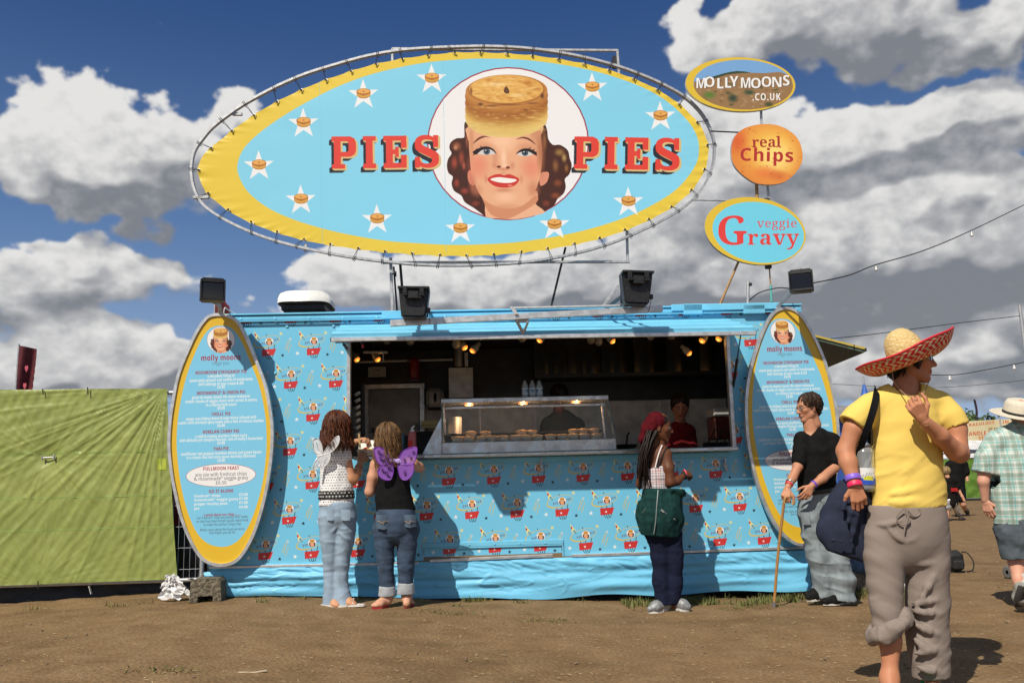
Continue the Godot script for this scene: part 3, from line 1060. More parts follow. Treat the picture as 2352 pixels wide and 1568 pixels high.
func build_trailer() -> void:
	trailer = thing("catering_trailer", "long blue pie trailer with printed wrap, open serving hatch and blue skirt", "trailer", van)
	WRAP0 = L2(720, 780)
	var wrap := mat(1, 1, 1, .38)
	wrap.albedo_texture = wrap_texture()
	M.wrap = wrap
	var top := L(560, 722).y
	var bot := L(560, 1300).y
	var fascia := L(660, 737).y
	var ox0 := L(797, 900).x
	var ox1 := L(1680, 900).x
	var otop := L(1240, 745).y
	var sill := L(1240, 1043).y
	M.sill = sill
	var mb := MB.new()
	panel(mb, VX0, bot, ox0, fascia, 0.0)
	put("front_panel", mb, wrap, trailer)
	mb = MB.new()
	panel(mb, ox1, bot, VX1, fascia, 0.0)
	put("front_panel", mb, wrap, trailer)
	mb = MB.new()
	panel(mb, ox0, otop, ox1, fascia, 0.0)
	put("header_panel", mb, wrap, trailer)
	# the locker sits in the lower panel, so the panel goes round it
	var k0 := L2(969, 1292)
	var k1 := L2(1294, 1238)
	mb = MB.new()
	panel(mb, ox0, bot, k0.x, sill, 0.0)
	panel(mb, k1.x, bot, ox1, sill, 0.0)
	panel(mb, k0.x, k1.y, k1.x, sill, 0.0)
	put("counter_panel", mb, wrap, trailer)
	mb = MB.new()
	panel(mb, k0.x + .018, bot + .03, k1.x - .018, k1.y - .055, -0.004, .02)
	var locker := put("locker_door", mb, wrap, trailer)
	mb = MB.new()
	for e in [[k0.x, k1.y - .02, k1.x, k1.y - .02, .04], [k0.x, k1.y - .048, k1.x, k1.y - .048, .012], [k0.x + .007, bot, k0.x + .007, k1.y - .03, .014], [k1.x - .007, bot, k1.x - .007, k1.y - .03, .014]]:
		mb.bar(Vector3(e[0], e[1], .004), Vector3(e[2], e[3], .004), e[4] if e[0] != e[2] else .014, e[4] if e[0] == e[2] else .014, Vector3.UP if e[0] == e[2] else Vector3.BACK, .002)
	put("frame", mb, M.blue, locker)
	mb = MB.new()
	mb.bar(L(987, 1288, .02), L(1270, 1275, .02), .026, .02, Vector3.BACK, .004)
	put("rail", mb, M.alu, locker)
	# ends, roof, floor and back: the body has thickness and is closed
	mb = MB.new()
	mb.box(Vector3(VX0 + .02, (top + bot) / 2, VDEEP / 2 - .02), Vector3(.04, top - bot, -VDEEP - .02))
	put("end_wall", mb, M.blue, trailer)
	var winy0 := L(1650, 905, -.9).y
	var winy1 := L(1650, 832, -.9).y
	mb = MB.new()  # the right end has a window
	for e in [[bot, winy0, VDEEP, -.035], [winy1, top, VDEEP, -.035], [winy0, winy1, VDEEP, -1.15], [winy0, winy1, -.62, -.035]]:
		mb.box(Vector3(VX1 - .02, (e[0] + e[1]) / 2, (e[2] + e[3]) / 2), Vector3(.04, e[1] - e[0], absf(e[3] - e[2])))
	put("end_wall", mb, M.blue, trailer)
	mb = MB.new()
	mb.box(Vector3(VX1 - .02, (winy0 + winy1) / 2, -.885), Vector3(.006, winy1 - winy0, .53))
	put("window", mb, M.glass, trailer)
	mb = MB.new()
	mb.box(Vector3(0, (top + bot) / 2, VDEEP - .02), Vector3(VX1 - VX0, top - bot, .04))
	put("back_wall", mb, M.wall_grey, trailer)
	mb = MB.new()
	mb.box(Vector3(0, top - .03, VDEEP / 2 - .05), Vector3(VX1 - VX0 - .09, .05, -VDEEP - .02))
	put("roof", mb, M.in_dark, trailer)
	mb = MB.new()
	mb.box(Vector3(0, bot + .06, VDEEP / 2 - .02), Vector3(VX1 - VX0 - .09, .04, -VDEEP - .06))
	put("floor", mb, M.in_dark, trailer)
	# wheels that nobody sees behind the skirt carry it: two axle beams stand on the ground
	for x in [-1.9, 1.9]:
		mb = MB.new()
		mb.box(Vector3(x, bot * .5 - .02, -1.1), Vector3(.5, bot + .04, 1.6))
		put("chassis", mb, M.dark_metal, trailer)
	# roof edge: rails, raised covers, drip lip with its row of domed rivets
	mb = MB.new()
	mb.box(Vector3(0, (fascia + top - .006) / 2 - .004, .012), Vector3(VX1 - VX0 + .02, top - fascia - .03, .03), Basis(), .004)
	put("fascia", mb, M.blue, trailer)
	mb = MB.new()
	mb.box(Vector3(0, top - .006, -.01), Vector3(VX1 - VX0 + .03, .016, .1), Basis(), .003)
	put("roof_rail", mb, M.blue, trailer)
	mb = MB.new()
	mb.box(Vector3(0, fascia - .002, .03), Vector3(VX1 - VX0 + .02, .012, .014), Basis(), .002)
	put("drip_lip", mb, M.blue, trailer)
	for e in [[878, 716, 938, 734], [1567, 700, 1612, 724], [1540, 701, 1790, 712], [1704, 702, 1755, 722]]:
		var a := L2(e[0], e[1])
		var b := L2(e[2], e[3])
		mb = MB.new()
		mb.box(Vector3((a.x + b.x) / 2, (a.y + b.y) / 2, .025), Vector3(b.x - a.x, a.y - b.y, .05), Basis(), .006)
		put("cover_plate", mb, M.blue, trailer)
	var dome := MB.new()
	dome.lathe(PackedVector2Array([Vector2(.0125, 0), Vector2(.011, .004), Vector2(.007, .007), Vector2(.0005, .008)]), 10, Transform3D(Basis(Vector3.RIGHT, PI / 2), Vector3.ZERO))
	var first: MeshInstance3D = null
	var rivets := []
	for k in 14:
		rivets.append([L(552.6 + 78.2 * k, 733 - 1.4 * k * .8, .028), 1.0])
	for q in [[659, 750], [766, 749], [631, 857], [797, 855], [627, 960], [1690, 745]]:
		rivets.append([L(q[0], q[1], .001), 1.2])
	for k in 5:
		rivets.append([L(1020 + 58 * k, 1252 - 1.2 * k, .012), .7])
	for q in rivets:
		var xf := Transform3D(Basis().scaled(Vector3.ONE * float(q[1])), q[0])
		if first == null:
			first = put("rivet", dome, M.blue, trailer)
			first.transform = xf
		else:
			again(first, "rivet", xf, trailer)
	# trim along the foot of the body
	mb = MB.new()
	mb.bar(L(480, 1303, .012), L(962, 1293, .012), .024, .03, Vector3.BACK, .004)
	put("foot_trim", mb, M.alu, trailer)
	mb = MB.new()
	mb.bar(L(1312, 1276, .012), L(1850, 1257, .012), .024, .03, Vector3.BACK, .004)
	put("foot_trim", mb, M.alu, trailer)
	# jambs, counter, latches
	for x in [ox0 - .005, ox1 + .005]:
		mb = MB.new()
		mb.box(Vector3(x + (.02 if x < 0 else -.012), (otop + sill) / 2, -.01), Vector3(.035, otop - sill - .01, .07), Basis(), .004)
		put("jamb", mb, M.alu, trailer)
	mb = MB.new()
	var ca := L(812, 1056, .16)
	var cb := L(1697, 1033, .16)
	mb.box(Vector3((ca.x + cb.x) / 2, sill + .004, -.06), Vector3(cb.x - ca.x, .036, .46), Basis(), .008)
	put("counter", mb, M.steel, trailer)
	mb = MB.new()
	mb.box(Vector3((ca.x + cb.x) / 2, sill - .045, .012), Vector3(cb.x - ca.x - .1, .045, .024), Basis(), .004)
	put("counter_batten", mb, M.blue, trailer)
	for px in [1243, 1666]:
		mb = MB.new()
		var a := L(px, 1052, .03)
		mb.bar(a, a + Vector3(0, -.055, 0), .012, .006)
		mb.box(a + Vector3(0, -.075, 0), Vector3(.034, .04, .03), Basis(), .006)
		mb.box(a + Vector3(.006, -.105, 0), Vector3(.03, .028, .024), Basis(), .006)
		mb.box(a + Vector3(-.016, -.05, -.008), Vector3(.012, .02, .02))
		put("latch", mb, M.galv, trailer)
	# the serving hatch, swung up and out
	var hinge0 := L(783, 756, .03)
	var hinge1 := L(1672, 741, .03)
	var edge0 := L(761, 775, .90)
	var edge1 := L(1735, 760, .90)
	var hatch_top := func(u: float, t: float) -> Vector3:
		var p := hinge0.lerp(hinge1, u).lerp(edge0.lerp(edge1, u), t)
		var rib := 0.0
		for q in [.03, .10, .45, .90]:
			rib += .012 * smoothstep(.025, .008, absf(t - q))
		return p + Vector3(0, rib, 0)
	mb = MB.new()
	mb.thick_sheet(6, 60, hatch_top, .03)
	var hatch := put("hatch", mb, M.blue, trailer)
	mb = MB.new()
	mb.bar(edge0 + Vector3(0, -.02, .012), edge1 + Vector3(0, -.02, .012), .03, .034, Vector3.UP, .004)
	put("edge_trim", mb, M.alu, hatch)
	for s in [[hinge0, edge0], [hinge1, edge1]]:
		mb = MB.new()
		mb.bar(s[0] + Vector3(0, -.02, 0), s[1] + Vector3(0, -.02, 0), .02, .03)
		put("side_trim", mb, M.dark_metal, hatch)
	first = null
	var screw := MB.new()
	screw.lathe(PackedVector2Array([Vector2(.006, 0), Vector2(.005, .004), Vector2(.0004, .005)]), 6)
	for k in 24:
		var xf := Transform3D(Basis(), hatch_top.call((k + .5) / 24.0, .14) + Vector3(0, .002, 0))
		if first == null:
			first = put("screw", screw, M.alu, hatch)
			first.transform = xf
		else:
			again(first, "screw", xf, hatch)
	for s in [[L(795, 800, -.02), hinge0.lerp(edge0, .72) + Vector3(.06, -.05, 0)], [L(1684, 890, -.02), hinge1.lerp(edge1, .7) + Vector3(-.05, -.05, 0)]]:  # gas struts
		mb = MB.new()
		var a: Vector3 = s[0]
		var b: Vector3 = s[1]
		mb.tube(PackedVector3Array([a, a.lerp(b, .55)]), .013, 8)
		mb.tube(PackedVector3Array([a.lerp(b, .5), b]), .006, 8)
		put("gas_strut", mb, M.dark_metal, trailer)
	mb = MB.new()
	var hk := L(832, 788, .55)
	mb.tube(PackedVector3Array([L(770, 786, .62), L(826, 784, .60), L(833, 790, .60)]), .008, 6)
	put("hatch_bolt", mb, M.dark_metal, trailer)
	mb = MB.new()
	mb.box(L(833, 795, .60), Vector3(.02, .03, .02), Basis(), .004)
	put("bolt_knob", mb, mat(.45, .02, .02, .4), trailer)
	# the skirt: a blue sheet with folds, pulled under at its hem
	var nz := FastNoiseLite.new()
	nz.seed = 14
	nz.frequency = 1.0
	nz.fractal_octaves = 1
	var skirt_mat := worn(.15, .50, .76, .5, 0, .05, .7, 16)
	relief(skirt_mat, grey_tex(31, .03, 256, 3), .12)
	var sx0 := L(468, 1310).x
	var sx1 := L(1858, 1260).x
	var skirt := func(u: float, t: float) -> Vector3:
		var x := lerpf(sx0 + .0, sx1 - .02, u)
		if u < .03:
			x += t * .12 * (1.0 - u / .03)
		var wpt: Vector3 = van * Vector3(x, 0, .1)
		var yg := gh(wpt.x, wpt.z)
		var hem := yg + .012 + (.05 if u > .5 else .0) * smoothstep(.45, .75, u) + .012 * sin(u * 31.0) * smoothstep(.2, .6, u)
		var y := lerpf(bot - .012 - .03 * smoothstep(.04, 0.0, u), hem, t)
		var drape := sin(x * 1.9 + t * 1.8 + 1.2 * nz.get_noise_2d(x * .8, 4.0))
		var f := .024 * t * (1.0 + .8 * drape) + .018 * sin(t * PI) * (0.5 + nz.get_noise_2d(x * 1.2 + t, t * 1.6))
		var rd := absf(nz.get_noise_2d(x * 2.3 + t * 2.0, t * 2.2 - x * .5))  # sharp creases
		f += .009 * (1.0 - smoothstep(0.0, .16, rd)) * sin(t * PI) * (.4 + .6 * smoothstep(-.2, .3, nz.get_noise_2d(x * .7, 9.0)))
		f += .024 * absf(nz.get_noise_2d(x * 4.0 - t * 3.0, t * 3.0 + 50.0)) * smoothstep(.5, 0.05, t) * smoothstep(0, .06, t)
		f += .016 * nz.get_noise_2d(x * .6 + t * 3.2, t * 2.0 - x * .4) * sin(t * PI)
		return Vector3(x, y, .012 + f)
	mb = MB.new()
	mb.thick_sheet(300, 34, skirt, .003)
	var sk := put("skirt", mb, skirt_mat, trailer)
	mb = MB.new()
	var corner: Vector3 = skirt.call(1.0, 0.0)
	mb.sheet(24, 16, func(u: float, t: float) -> Vector3:
		var p: Vector3 = skirt.call(1.0, t)
		return Vector3(p.x + .004 - .1 * t * u + .02 * sin(u * 9.0) * t, p.y + .02 * u * t, p.z - u * 2.0))
	put("skirt_end", mb, skirt_mat, sk)
	mb = MB.new()
	mb.sheet(24, 16, func(u: float, t: float) -> Vector3:
		var p: Vector3 = skirt.call(0.0, t)
		return Vector3(p.x - .004 + .1 * t * u, p.y, p.z - u * 2.0))
	put("skirt_end", mb, skirt_mat, sk)
	# roof: vent with a dark slot, bars laid along the hatch, aerial rods
	mb = MB.new()
	var va := L(645, 718, -.55)
	var vb := L(760, 716, -.55)
	var vw := (vb.x - va.x)
	var vc := Vector3((va.x + vb.x) / 2, L(700, 719, -.6).y - .005, -.6)
	mb.box(vc + Vector3(0, .03, 0), Vector3(vw * .86, .07, .42), Basis(), .01)
	var vent := put("roof_vent", mb, M.in_dark, trailer)
	mb = MB.new()
	var prof := PackedVector2Array([Vector2(.60, .062), Vector2(.595, .11), Vector2(.56, .155), Vector2(.46, .182), Vector2(.01, .190)])
	var shell := MB.new()
	var sd := 40
	for i in prof.size():
		for s in sd + 1:
			var an := TAU * s / sd
			var sq := pow(pow(absf(cos(an)), 5.0) + pow(absf(sin(an)), 5.0), -.2)
			shell.vert(vc + Vector3(cos(an) * sq * prof[i].x * vw * .86, prof[i].y + .004, sin(an) * sq * prof[i].x * .50), Vector3(cos(an), .3 + i * .5, sin(an)).normalized())
	for i in prof.size() - 1:
		for s in sd:
			var a := i * (sd + 1) + s
			shell.tri(a, a + 1, a + sd + 2)
			shell.tri(a, a + sd + 2, a + sd + 1)
	put("vent_cover", shell, M.white, vent)
	for q in [-.25, .27]:
		mb = MB.new()
		mb.box(vc + Vector3(q * vw, .198, .1), Vector3(.03, .02, .03), Basis(), .004)
		put("vent_stud", mb, M.rubber, vent)
	var bar := thing("awning_rail", "long flat aluminium rail lying slantwise along the top of the open hatch", "rail", van)
	mb = MB.new()
	mb.bar(L(896, 742.5, 1.0), L(1522, 709, 1.0), .03, .052, Vector3.UP, .004)
	put("rail", mb, M.alu, bar)
	mb = MB.new()
	mb.tube(PackedVector3Array([L(1172, 708, .72), L(1442, 702, .72)]), .013, 8)
	put("tube", mb, M.galv, bar)
	mb = MB.new()
	mb.bar(L(1175, 705, .80), L(1187, 722, 1.03), .03, .014, Vector3.UP, .003)
	mb.bar(L(1186, 735, 1.0), L(1202, 766, .93), .026, .014, Vector3.UP, .003)
	mb.bar(L(1213, 738, 1.0), L(1203, 764, .93), .02, .010, Vector3.UP, .003)
	mb.box(L(1199, 736, .98), Vector3(.11, .034, .03), Basis(), .004)
	put("bracket", mb, M.galv, bar)
	for q in [[1718, 697, 1719, 646, .016, "short grey aerial post on the trailer roof beside the wooden sign post", M.galv], [1773, 697, 1771, 655, .012, "thin teal rod on the trailer roof under the gravy sign", mat(.10, .42, .40, .5)]]:
		mb = MB.new()
		mb.tube(PackedVector3Array([L(q[0], q[1] + 6, -.3), L(q[2], q[3], -.3)]), q[4], 8)
		var rod := single("roof_rod", q[5], "rod", mb, q[6], van)
		if q[0] == 1718:
			mb = MB.new()
			mb.box(L(1724, 653, -.28), Vector3(.03, .03, .03), Basis(), .005)
			put("clamp", mb, M.dark_metal, rod)

# ---------- inside the trailer
var bulb_count := 0

func spot_lamp(px: float, py: float, z: float, aim: Vector3, lit: bool, label: String) -> void:
	var p := L(px, py, z)
	var y := -aim.normalized()
	var x := y.cross(Vector3(.3, .2, 1)).normalized()
	var t := thing("spot_lamp", label, "lamp", van * Transform3D(Basis(x, y, x.cross(y)), p), "spot lamps under the trailer ceiling")
	var mb := MB.new()
	mb.lathe(PackedVector2Array([Vector2(.034, .0), Vector2(.037, .02), Vector2(.036, .06), Vector2(.024, .085), Vector2(.022, .12), Vector2(.001, .124)]), 14)
	put("shade", mb, mat(.45, .44, .40, .4), t)
	mb = MB.new()
	mb.lathe(PackedVector2Array([Vector2(.032, .008), Vector2(.026, -.006), Vector2(.014, -.014), Vector2(.0005, -.016)]), 14)
	var bm: StandardMaterial3D
	if lit:
		bm = mat(.9, .7, .4, .3)
		bm.emission_enabled = true
		bm.emission = Color(1.0, .52, .10)
		bm.emission_energy_multiplier = .75
	else:
		bm = mat(.25, .24, .22, .3)
	put("bulb", mb, bm, t)
	if lit:
		var l := OmniLight3D.new()
		l.name = "lamp_light"
		l.position = Vector3(0, -.03, 0)
		l.light_color = Color(1.0, .70, .36)
		l.light_energy = .005
		l.light_size = .03
		l.omni_range = 8.0
		l.omni_attenuation = 2.0
		l.shadow_enabled = true
		t.add_child(l)
	mb = MB.new()
	mb.tube(PackedVector3Array([Vector3(0, .12, 0), Vector3(0, .12, 0) + t.basis.inverse() * (van.basis * Vector3(0, .09, -.02))]), .008, 6)
	put("stem", mb, M.dark_metal, t)

func build_interior() -> void:
	var deep := -2.2
	# spot lamps: lit ones glow warm
	for q in [[1085, 806, -.5, 1, "glowing double-lit spot lamp over the left end of the pie case"], [1068, 799, -.62, 1, "glowing spot lamp just left of and behind its lit neighbour above the flue"], [1239, 782, -.45, 1, "glowing spot lamp tilted left above the water bottles"],
			[1408, 784, -.45, 1, "glowing spot lamp just right of two unlit ones"], [1613, 783, -.4, 1, "glowing spot lamp under the hatch near its right end"], [1584, 812, -.7, 1, "lowest glowing spot lamp, hanging on the right above the server"], [1651, 779, -.35, 1, "rightmost glowing spot lamp by the right jamb"],
			[820, 826, -1.2, 1, "glowing spot lamp at the far left by the jamb"], [868, 826, -1.2, 1, "glowing spot lamp above the fire exit sign"],
			[1047, 797, -.55, 0, "unlit white spot lamp left of the lit pair above the flue"], [1198, 782, -.45, 0, "unlit white spot lamp between the flue and the bottles"], [1357, 786, -.45, 0, "unlit white spot lamp, left one of a close pair"], [1375, 790, -.5, 0, "unlit white spot lamp, right one of a close pair"],
			[1497, 777, -.45, 0, "unlit white spot lamp in the middle of the right half"], [1543, 776, -.45, 0, "unlit white spot lamp next to the two lit ones on the right"], [889, 787, -.7, 0, "unlit white spot lamp, second from the left along the hatch"], [941, 789, -.7, 0, "unlit white spot lamp above the red extinguisher"]]:
		var aim := Vector3(rng.randf_range(-.4, .4), -1, .3)
		if q[3] == 1:
			aim = Vector3([.6, -.7][int(q[0]) % 2], -.85, .55)
		spot_lamp(q[0], q[1], q[2], aim, q[3] == 1, q[4])
	# lining: hood, splash back, shelves
	var t := thing("extractor_hood", "dark polished steel extractor hood along the trailer's back wall", "hood", van)
	var h0 := L(1225, 864, -1.9)
	var h1 := L(1668, 770, -1.9)
	var hood := mat(.05, .047, .042, .2, .9)
	var parts := 6
	for k in parts:
		var mb := MB.new()
		var xa := lerpf(h0.x, h1.x, float(k) / parts)
		var xb := lerpf(h0.x, h1.x, (k + 1.0) / parts)
		mb.sheet(8, 2, func(u, v): return Vector3(lerpf(xa + .004, xb - .004, u), lerpf(h0.y, h1.y, v), -1.72 + .035 * sin(u * PI)))
		put("hood_panel", mb, hood, t)
	var mb := MB.new()
	mb.box(Vector3((h0.x + h1.x) / 2, h0.y - .02, -1.95), Vector3(h1.x - h0.x, .04, .5))
	put("hood_lip", mb, M.in_dark, t)
	mb = MB.new()
	var s0 := L(1020, 1045, -2.18)
	var s1 := L(1668, 915, -2.18)
	mb.box(Vector3((s0.x + s1.x) / 2, (s0.y + s1.y) / 2, -2.2), Vector3(s1.x - s0.x, s1.y - s0.y, .02))
	t = thing("splash_back", "pale grey splash back on the trailer's rear wall behind the pies", "wall panel", van)
	put("sheet", mb, M.pale, t)
	for px in [1103, 1230, 1520]:
		mb = MB.new()
		mb.box(Vector3(L(px, 980, -2.18).x, (s0.y + s1.y) / 2, -2.184), Vector3(.01, s1.y - s0.y, .014))
		put("cover_strip", mb, M.alu, t)
	# upper rear wall is dark
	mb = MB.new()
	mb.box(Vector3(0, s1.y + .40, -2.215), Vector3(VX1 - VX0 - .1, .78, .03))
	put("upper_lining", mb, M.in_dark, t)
	t = thing("conduit", "long pale conduit running along the trailer's ceiling at the left", "conduit", van)
	mb = MB.new()
	mb.bar(L(815, 832, -1.9), L(1040, 826, -1.9), .025, .02)
	put("run", mb, M.white, t)
	mb = MB.new()
	mb.bar(L(834, 809, -1.0), L(890, 809, -1.0), .03, .02)
	mb.bar(L(880, 809, -1.0), L(880, 830, -1.0), .012, .012)
	put("bracket", mb, M.white, t)
	# door
	t = thing("inner_door", "grey door with aluminium frame at the left of the trailer's rear wall", "door", van)
	var d0 := L(848, 1045, -2.12)
	var d1 := L(962, 893, -2.12)
	mb = MB.new()
	mb.box(Vector3((d0.x + d1.x) / 2, (d0.y + d1.y) / 2 - .3, -2.14), Vector3(d1.x - d0.x, d1.y - d0.y + .6, .03))
	put("leaf", mb, worn(.30, .30, .30, .5, 0, .1, 1.0, 18), t)
	for e in [[d0.x - .035, .06], [d1.x + .035, .06]]:
		mb = MB.new()
		mb.box(Vector3(e[0], (d0.y + d1.y) / 2 - .3, -2.12), Vector3(e[1], d1.y - d0.y + .68, .05), Basis(), .006)
		put("frame", mb, M.alu, t)
	mb = MB.new()
	mb.box(Vector3((d0.x + d1.x) / 2, d1.y + .035, -2.118), Vector3(d1.x - d0.x + .14, .06, .05), Basis(), .006)
	put("frame", mb, M.alu, t)
	mb = MB.new()
	mb.box(L(857, 988, -2.09), Vector3(.02, .06, .03), Basis(), .005)
	put("handle", mb, M.dark_metal, t)
	# steel post and stacked cups at the left
	t = thing("cup_rack", "dark upright rack with stacked pale cups beside the left jamb", "rack", van)
	mb = MB.new()
	for px in [806, 835]:
		mb.bar(L(px, 1045, -.7), L(px - 2, 880, -.7), .03, .03)
	put("upright", mb, M.dark_metal, t)
	for k in 8:
		mb = MB.new()
		var p := L(821, 905 + k * 15.5, -.62)
		mb.lathe(PackedVector2Array([Vector2(.028, -.012), Vector2(.036, .012), Vector2(.038, .014)]), 12, Transform3D(Basis(Vector3.BACK, .5), p))
		put("cup", mb, mat(.55, .55, .53, .4), t)
	# small wall things
	plate_sign("fire_exit_sign", "pale sign reading Fire Exit on the dark wall above the door", 845, 842, 886, 866, -2.0, ["Fire", "Exit"], Color(.50, .49, .42), Color(.25, .03, .02))
	plate_sign("notice", "pale green notice about washing hands left of the pie case", 967, 965, 1016, 983, -1.9, ["Wash You"], Color(.42, .45, .25), Color(.02, .02, .02))
	t = thing("fire_extinguisher", "dark red fire extinguisher hanging on the wall above the door", "extinguisher", van)
	var ex := L(952, 872, -1.7)
	mb = MB.new()
	mb.lathe(PackedVector2Array([Vector2(.001, 0), Vector2(.055, .0), Vector2(.06, .02), Vector2(.06, .20), Vector2(.04, .235), Vector2(.015, .25)]), 16, at_point(ex))
	put("cylinder", mb, mat(.22, .008, .012, .3), t)
	mb = MB.new()
	mb.box(ex + Vector3(0, .27, 0), Vector3(.03, .04, .03), Basis(), .004)
	mb.bar(ex + Vector3(0, .29, 0), ex + Vector3(.07, .28, .01), .012, .012)
	put("valve", mb, M.dark_metal, t)
	mb = MB.new()
	mb.tube(smooth_line(PackedVector3Array([ex + Vector3(0, .27, .02), ex + Vector3(-.07, .2, .04), ex + Vector3(-.06, .02, .05)])), .009, 6)
	put("hose", mb, M.rubber, t)
	t = thing("towel_dispenser", "off-white paper towel dispenser with a dark oval window", "dispenser", van)
	var td := L(999, 914, -1.9)
	mb = MB.new()
	mb.box(td, Vector3(.20, .22, .14), Basis(), .045)
	put("case", mb, mat(.42, .41, .38, .4), t)
	mb = MB.new()
	var oval_pts := PackedVector2Array()
	for k in 20:
		oval_pts.append(Vector2(cos(TAU * k / 20) * .018, sin(TAU * k / 20) * .055))
	mb.poly(oval_pts, 0.0, .006, at_point(td + Vector3(.005, 0, .07)))
	put("window", mb, M.black, t)
	mb = MB.new()
	mb.box(td + Vector3(0, -.12, 0), Vector3(.16, .03, .12), Basis(), .01)
	put("slot", mb, M.black, t)
	t = thing("flue_cabinet", "plain grey cabinet with a steel flue above the left end of the pie case", "cabinet", van)
	var f0 := L(1031, 914, -1.3)
	var f1 := L(1086, 843, -1.3)
	mb = MB.new()
	mb.box(Vector3((f0.x + f1.x) / 2, (f0.y + f1.y) / 2, -1.42), Vector3(f1.x - f0.x, f1.y - f0.y, .24), Basis(), .006)
	put("case", mb, worn(.48, .47, .44, .45, .1, .08, 2.0, 19), t)
	mb = MB.new()
	mb.lathe(PackedVector2Array([Vector2(.055, 0), Vector2(.055, .42)]), 18, at_point(L(1054, 842, -1.42)))
	put("flue", mb, mat(.3, .29, .27, .3, .8), t)
	mb = MB.new()
	mb.box(L(1071, 826, -1.4), Vector3(.035, .15, .03))
	put("bracket", mb, M.galv, t)
	# the dark sloping cover left of the case, and the fryer end at the right
	t = thing("black_cover", "black rounded cover draped on the counter left of the pie case", "cover", van)
	mb = MB.new()
	var bc := L(975, 1050, -.45)
	mb.sheet(26, 12, func(u: float, v: float) -> Vector3:
		var x := lerpf(-.24, .32, u)
		var top := .25 * pow(sin(clampf(u * .62 + .22, 0, 1) * PI), .7)
		var an := v * PI
		return bc + Vector3(x, top * sin(an), cos(an) * .22))
	put("sheet", mb, M.black, t)
	t = thing("fryer", "steel fryer with dark red front and pale top at the trailer's right end", "fryer", van)
	var fr := L(1650, 1030, -.75)
	mb = MB.new()
	mb.box(fr + Vector3(.02, .20, 0), Vector3(.16, .22, .3), Basis(), .01)
	put("body", mb, mat(.10, .012, .010, .4), t)
	mb = MB.new()
	mb.box(fr + Vector3(.02, .355, 0), Vector3(.17, .08, .3), Basis(), .01)
	put("top_cover", mb, mat(.40, .40, .38, .4), t)
	for k in 3:
		mb = MB.new()
		var q := fr + Vector3(-.14 + k * .08, .03, .12)
		mb.box(q, Vector3(.07, .06, .1))
		mb.bar(q + Vector3(0, .03, .04), q + Vector3(.06, .16, .10), .01, .01)
		put("basket", mb, M.black, t)
	t = thing("frying_pan", "black pan with upright handle behind the counter right of the pie case", "pan", van)
	mb = MB.new()
	var fp := L(1436, 1030, -.7)
	mb.lathe(PackedVector2Array([Vector2(.001, 0), Vector2(.10, 0), Vector2(.13, .04), Vector2(.125, .04), Vector2(.095, .006)]), 20, at_point(fp))
	put("bowl", mb, M.black, t)
	mb = MB.new()
	mb.tube(PackedVector3Array([fp + Vector3(-.0, .03, .08), fp + Vector3(.01, .12, .10), fp + Vector3(.03, .155, .10)]), .010, 6)
	put("handle", mb, M.black, t)
	t = thing("worktop", "dark worktop running along behind the serving counter", "worktop", van)
	mb = MB.new()
	var w0 := L(810, 1040, -.3).x
	mb.box(Vector3(0, M.sill - .06, -.58), Vector3(-w0 * 2.6, .04, .5), Basis(), .005)
	put("slab", mb, M.in_dark, t)
	# the heated display case
	t = thing("pie_case", "heated glass and steel display case full of pies on the counter", "display case", van)
	var zf := .05  # foot of the sloping front
	var zt := -.16
	var c0 := L(1015, 1046, zf)
	var c1 := L(1417, 1036, zf)
	var y0 := c0.y + .012
	var ypan := L(1017, 1016, zf).y
	var a0 := L(1012, 916, zt)
	var a1 := L(1398, 908, zt)
	var zback := -.55
	mb = MB.new()
	mb.box(Vector3((c0.x + c1.x) / 2, (y0 + ypan) / 2, (zf + zback) / 2), Vector3(c1.x - c0.x, ypan - y0, zf - zback), Basis(), .006)
	put("base", mb, M.steel, t)
	mb = MB.new()
	mb.box(Vector3((a0.x + a1.x) / 2, a0.y - .02, (zt + zback) / 2), Vector3(a1.x - a0.x, .045, zt - zback), Basis(), .006)
	put("top", mb, M.steel, t)
	for s in [0, 1]:
		mb = MB.new()
		var xa: float = [c0.x + .012, c1.x - .012][s]
		var xt: float = [a0.x + .012, a1.x - .012][s]
		mb.bar(Vector3(xa, ypan, zf - .012), Vector3(xt, a0.y - .04, zt - .012), .02, .02, Vector3.UP, .003)
		mb.bar(Vector3(xa, ypan, zback + .012), Vector3(xt, a0.y - .04, zback + .012), .02, .02, Vector3.UP, .003)
		put("post", mb, M.steel, t)
	mb = MB.new()
	mb.quad(Vector3(c0.x + .025, ypan, zf - .008), Vector3(c1.x - .025, ypan, zf - .008), Vector3(a1.x - .025, a0.y - .04, zt - .008), Vector3(a0.x + .025, a0.y - .04, zt - .008))
	put("front_pane", mb, M.glass, t)
	mb = MB.new()
	mb.bar(Vector3(c0.x + .03, a0.y - .085, zt - .05), Vector3(a1.x - .03, a0.y - .085, zt - .05), .05, .022, Vector3.UP, .004)
	put("lamp_rail", mb, M.steel, t)
	for k in 3:
		mb = MB.new()
		var q := L([1077, 1202, 1325][k], 928, zt - .06)
		mb.box(Vector3(q.x, a0.y - .052, zt - .12), Vector3(.085, .012, .03), Basis(), .004)
		var hm := mat(.8, .5, .3, .4)
		hm.emission_enabled = true
		hm.emission = Color(1, .45, .18)
		hm.emission_energy_multiplier = 1.3
		put("heat_lamp", mb, hm, t)
		var l := OmniLight3D.new()
		l.name = "heat_lamp_light"
		l.position = Vector3(q.x, a0.y - .075, zt - .12)
		l.light_color = Color(1.0, .80, .58)
		l.light_energy = .06
		l.light_size = .02
		l.omni_range = 6.0
		l.omni_attenuation = 2.0
		l.shadow_enabled = true
		t.add_child(l)
	mb = MB.new()
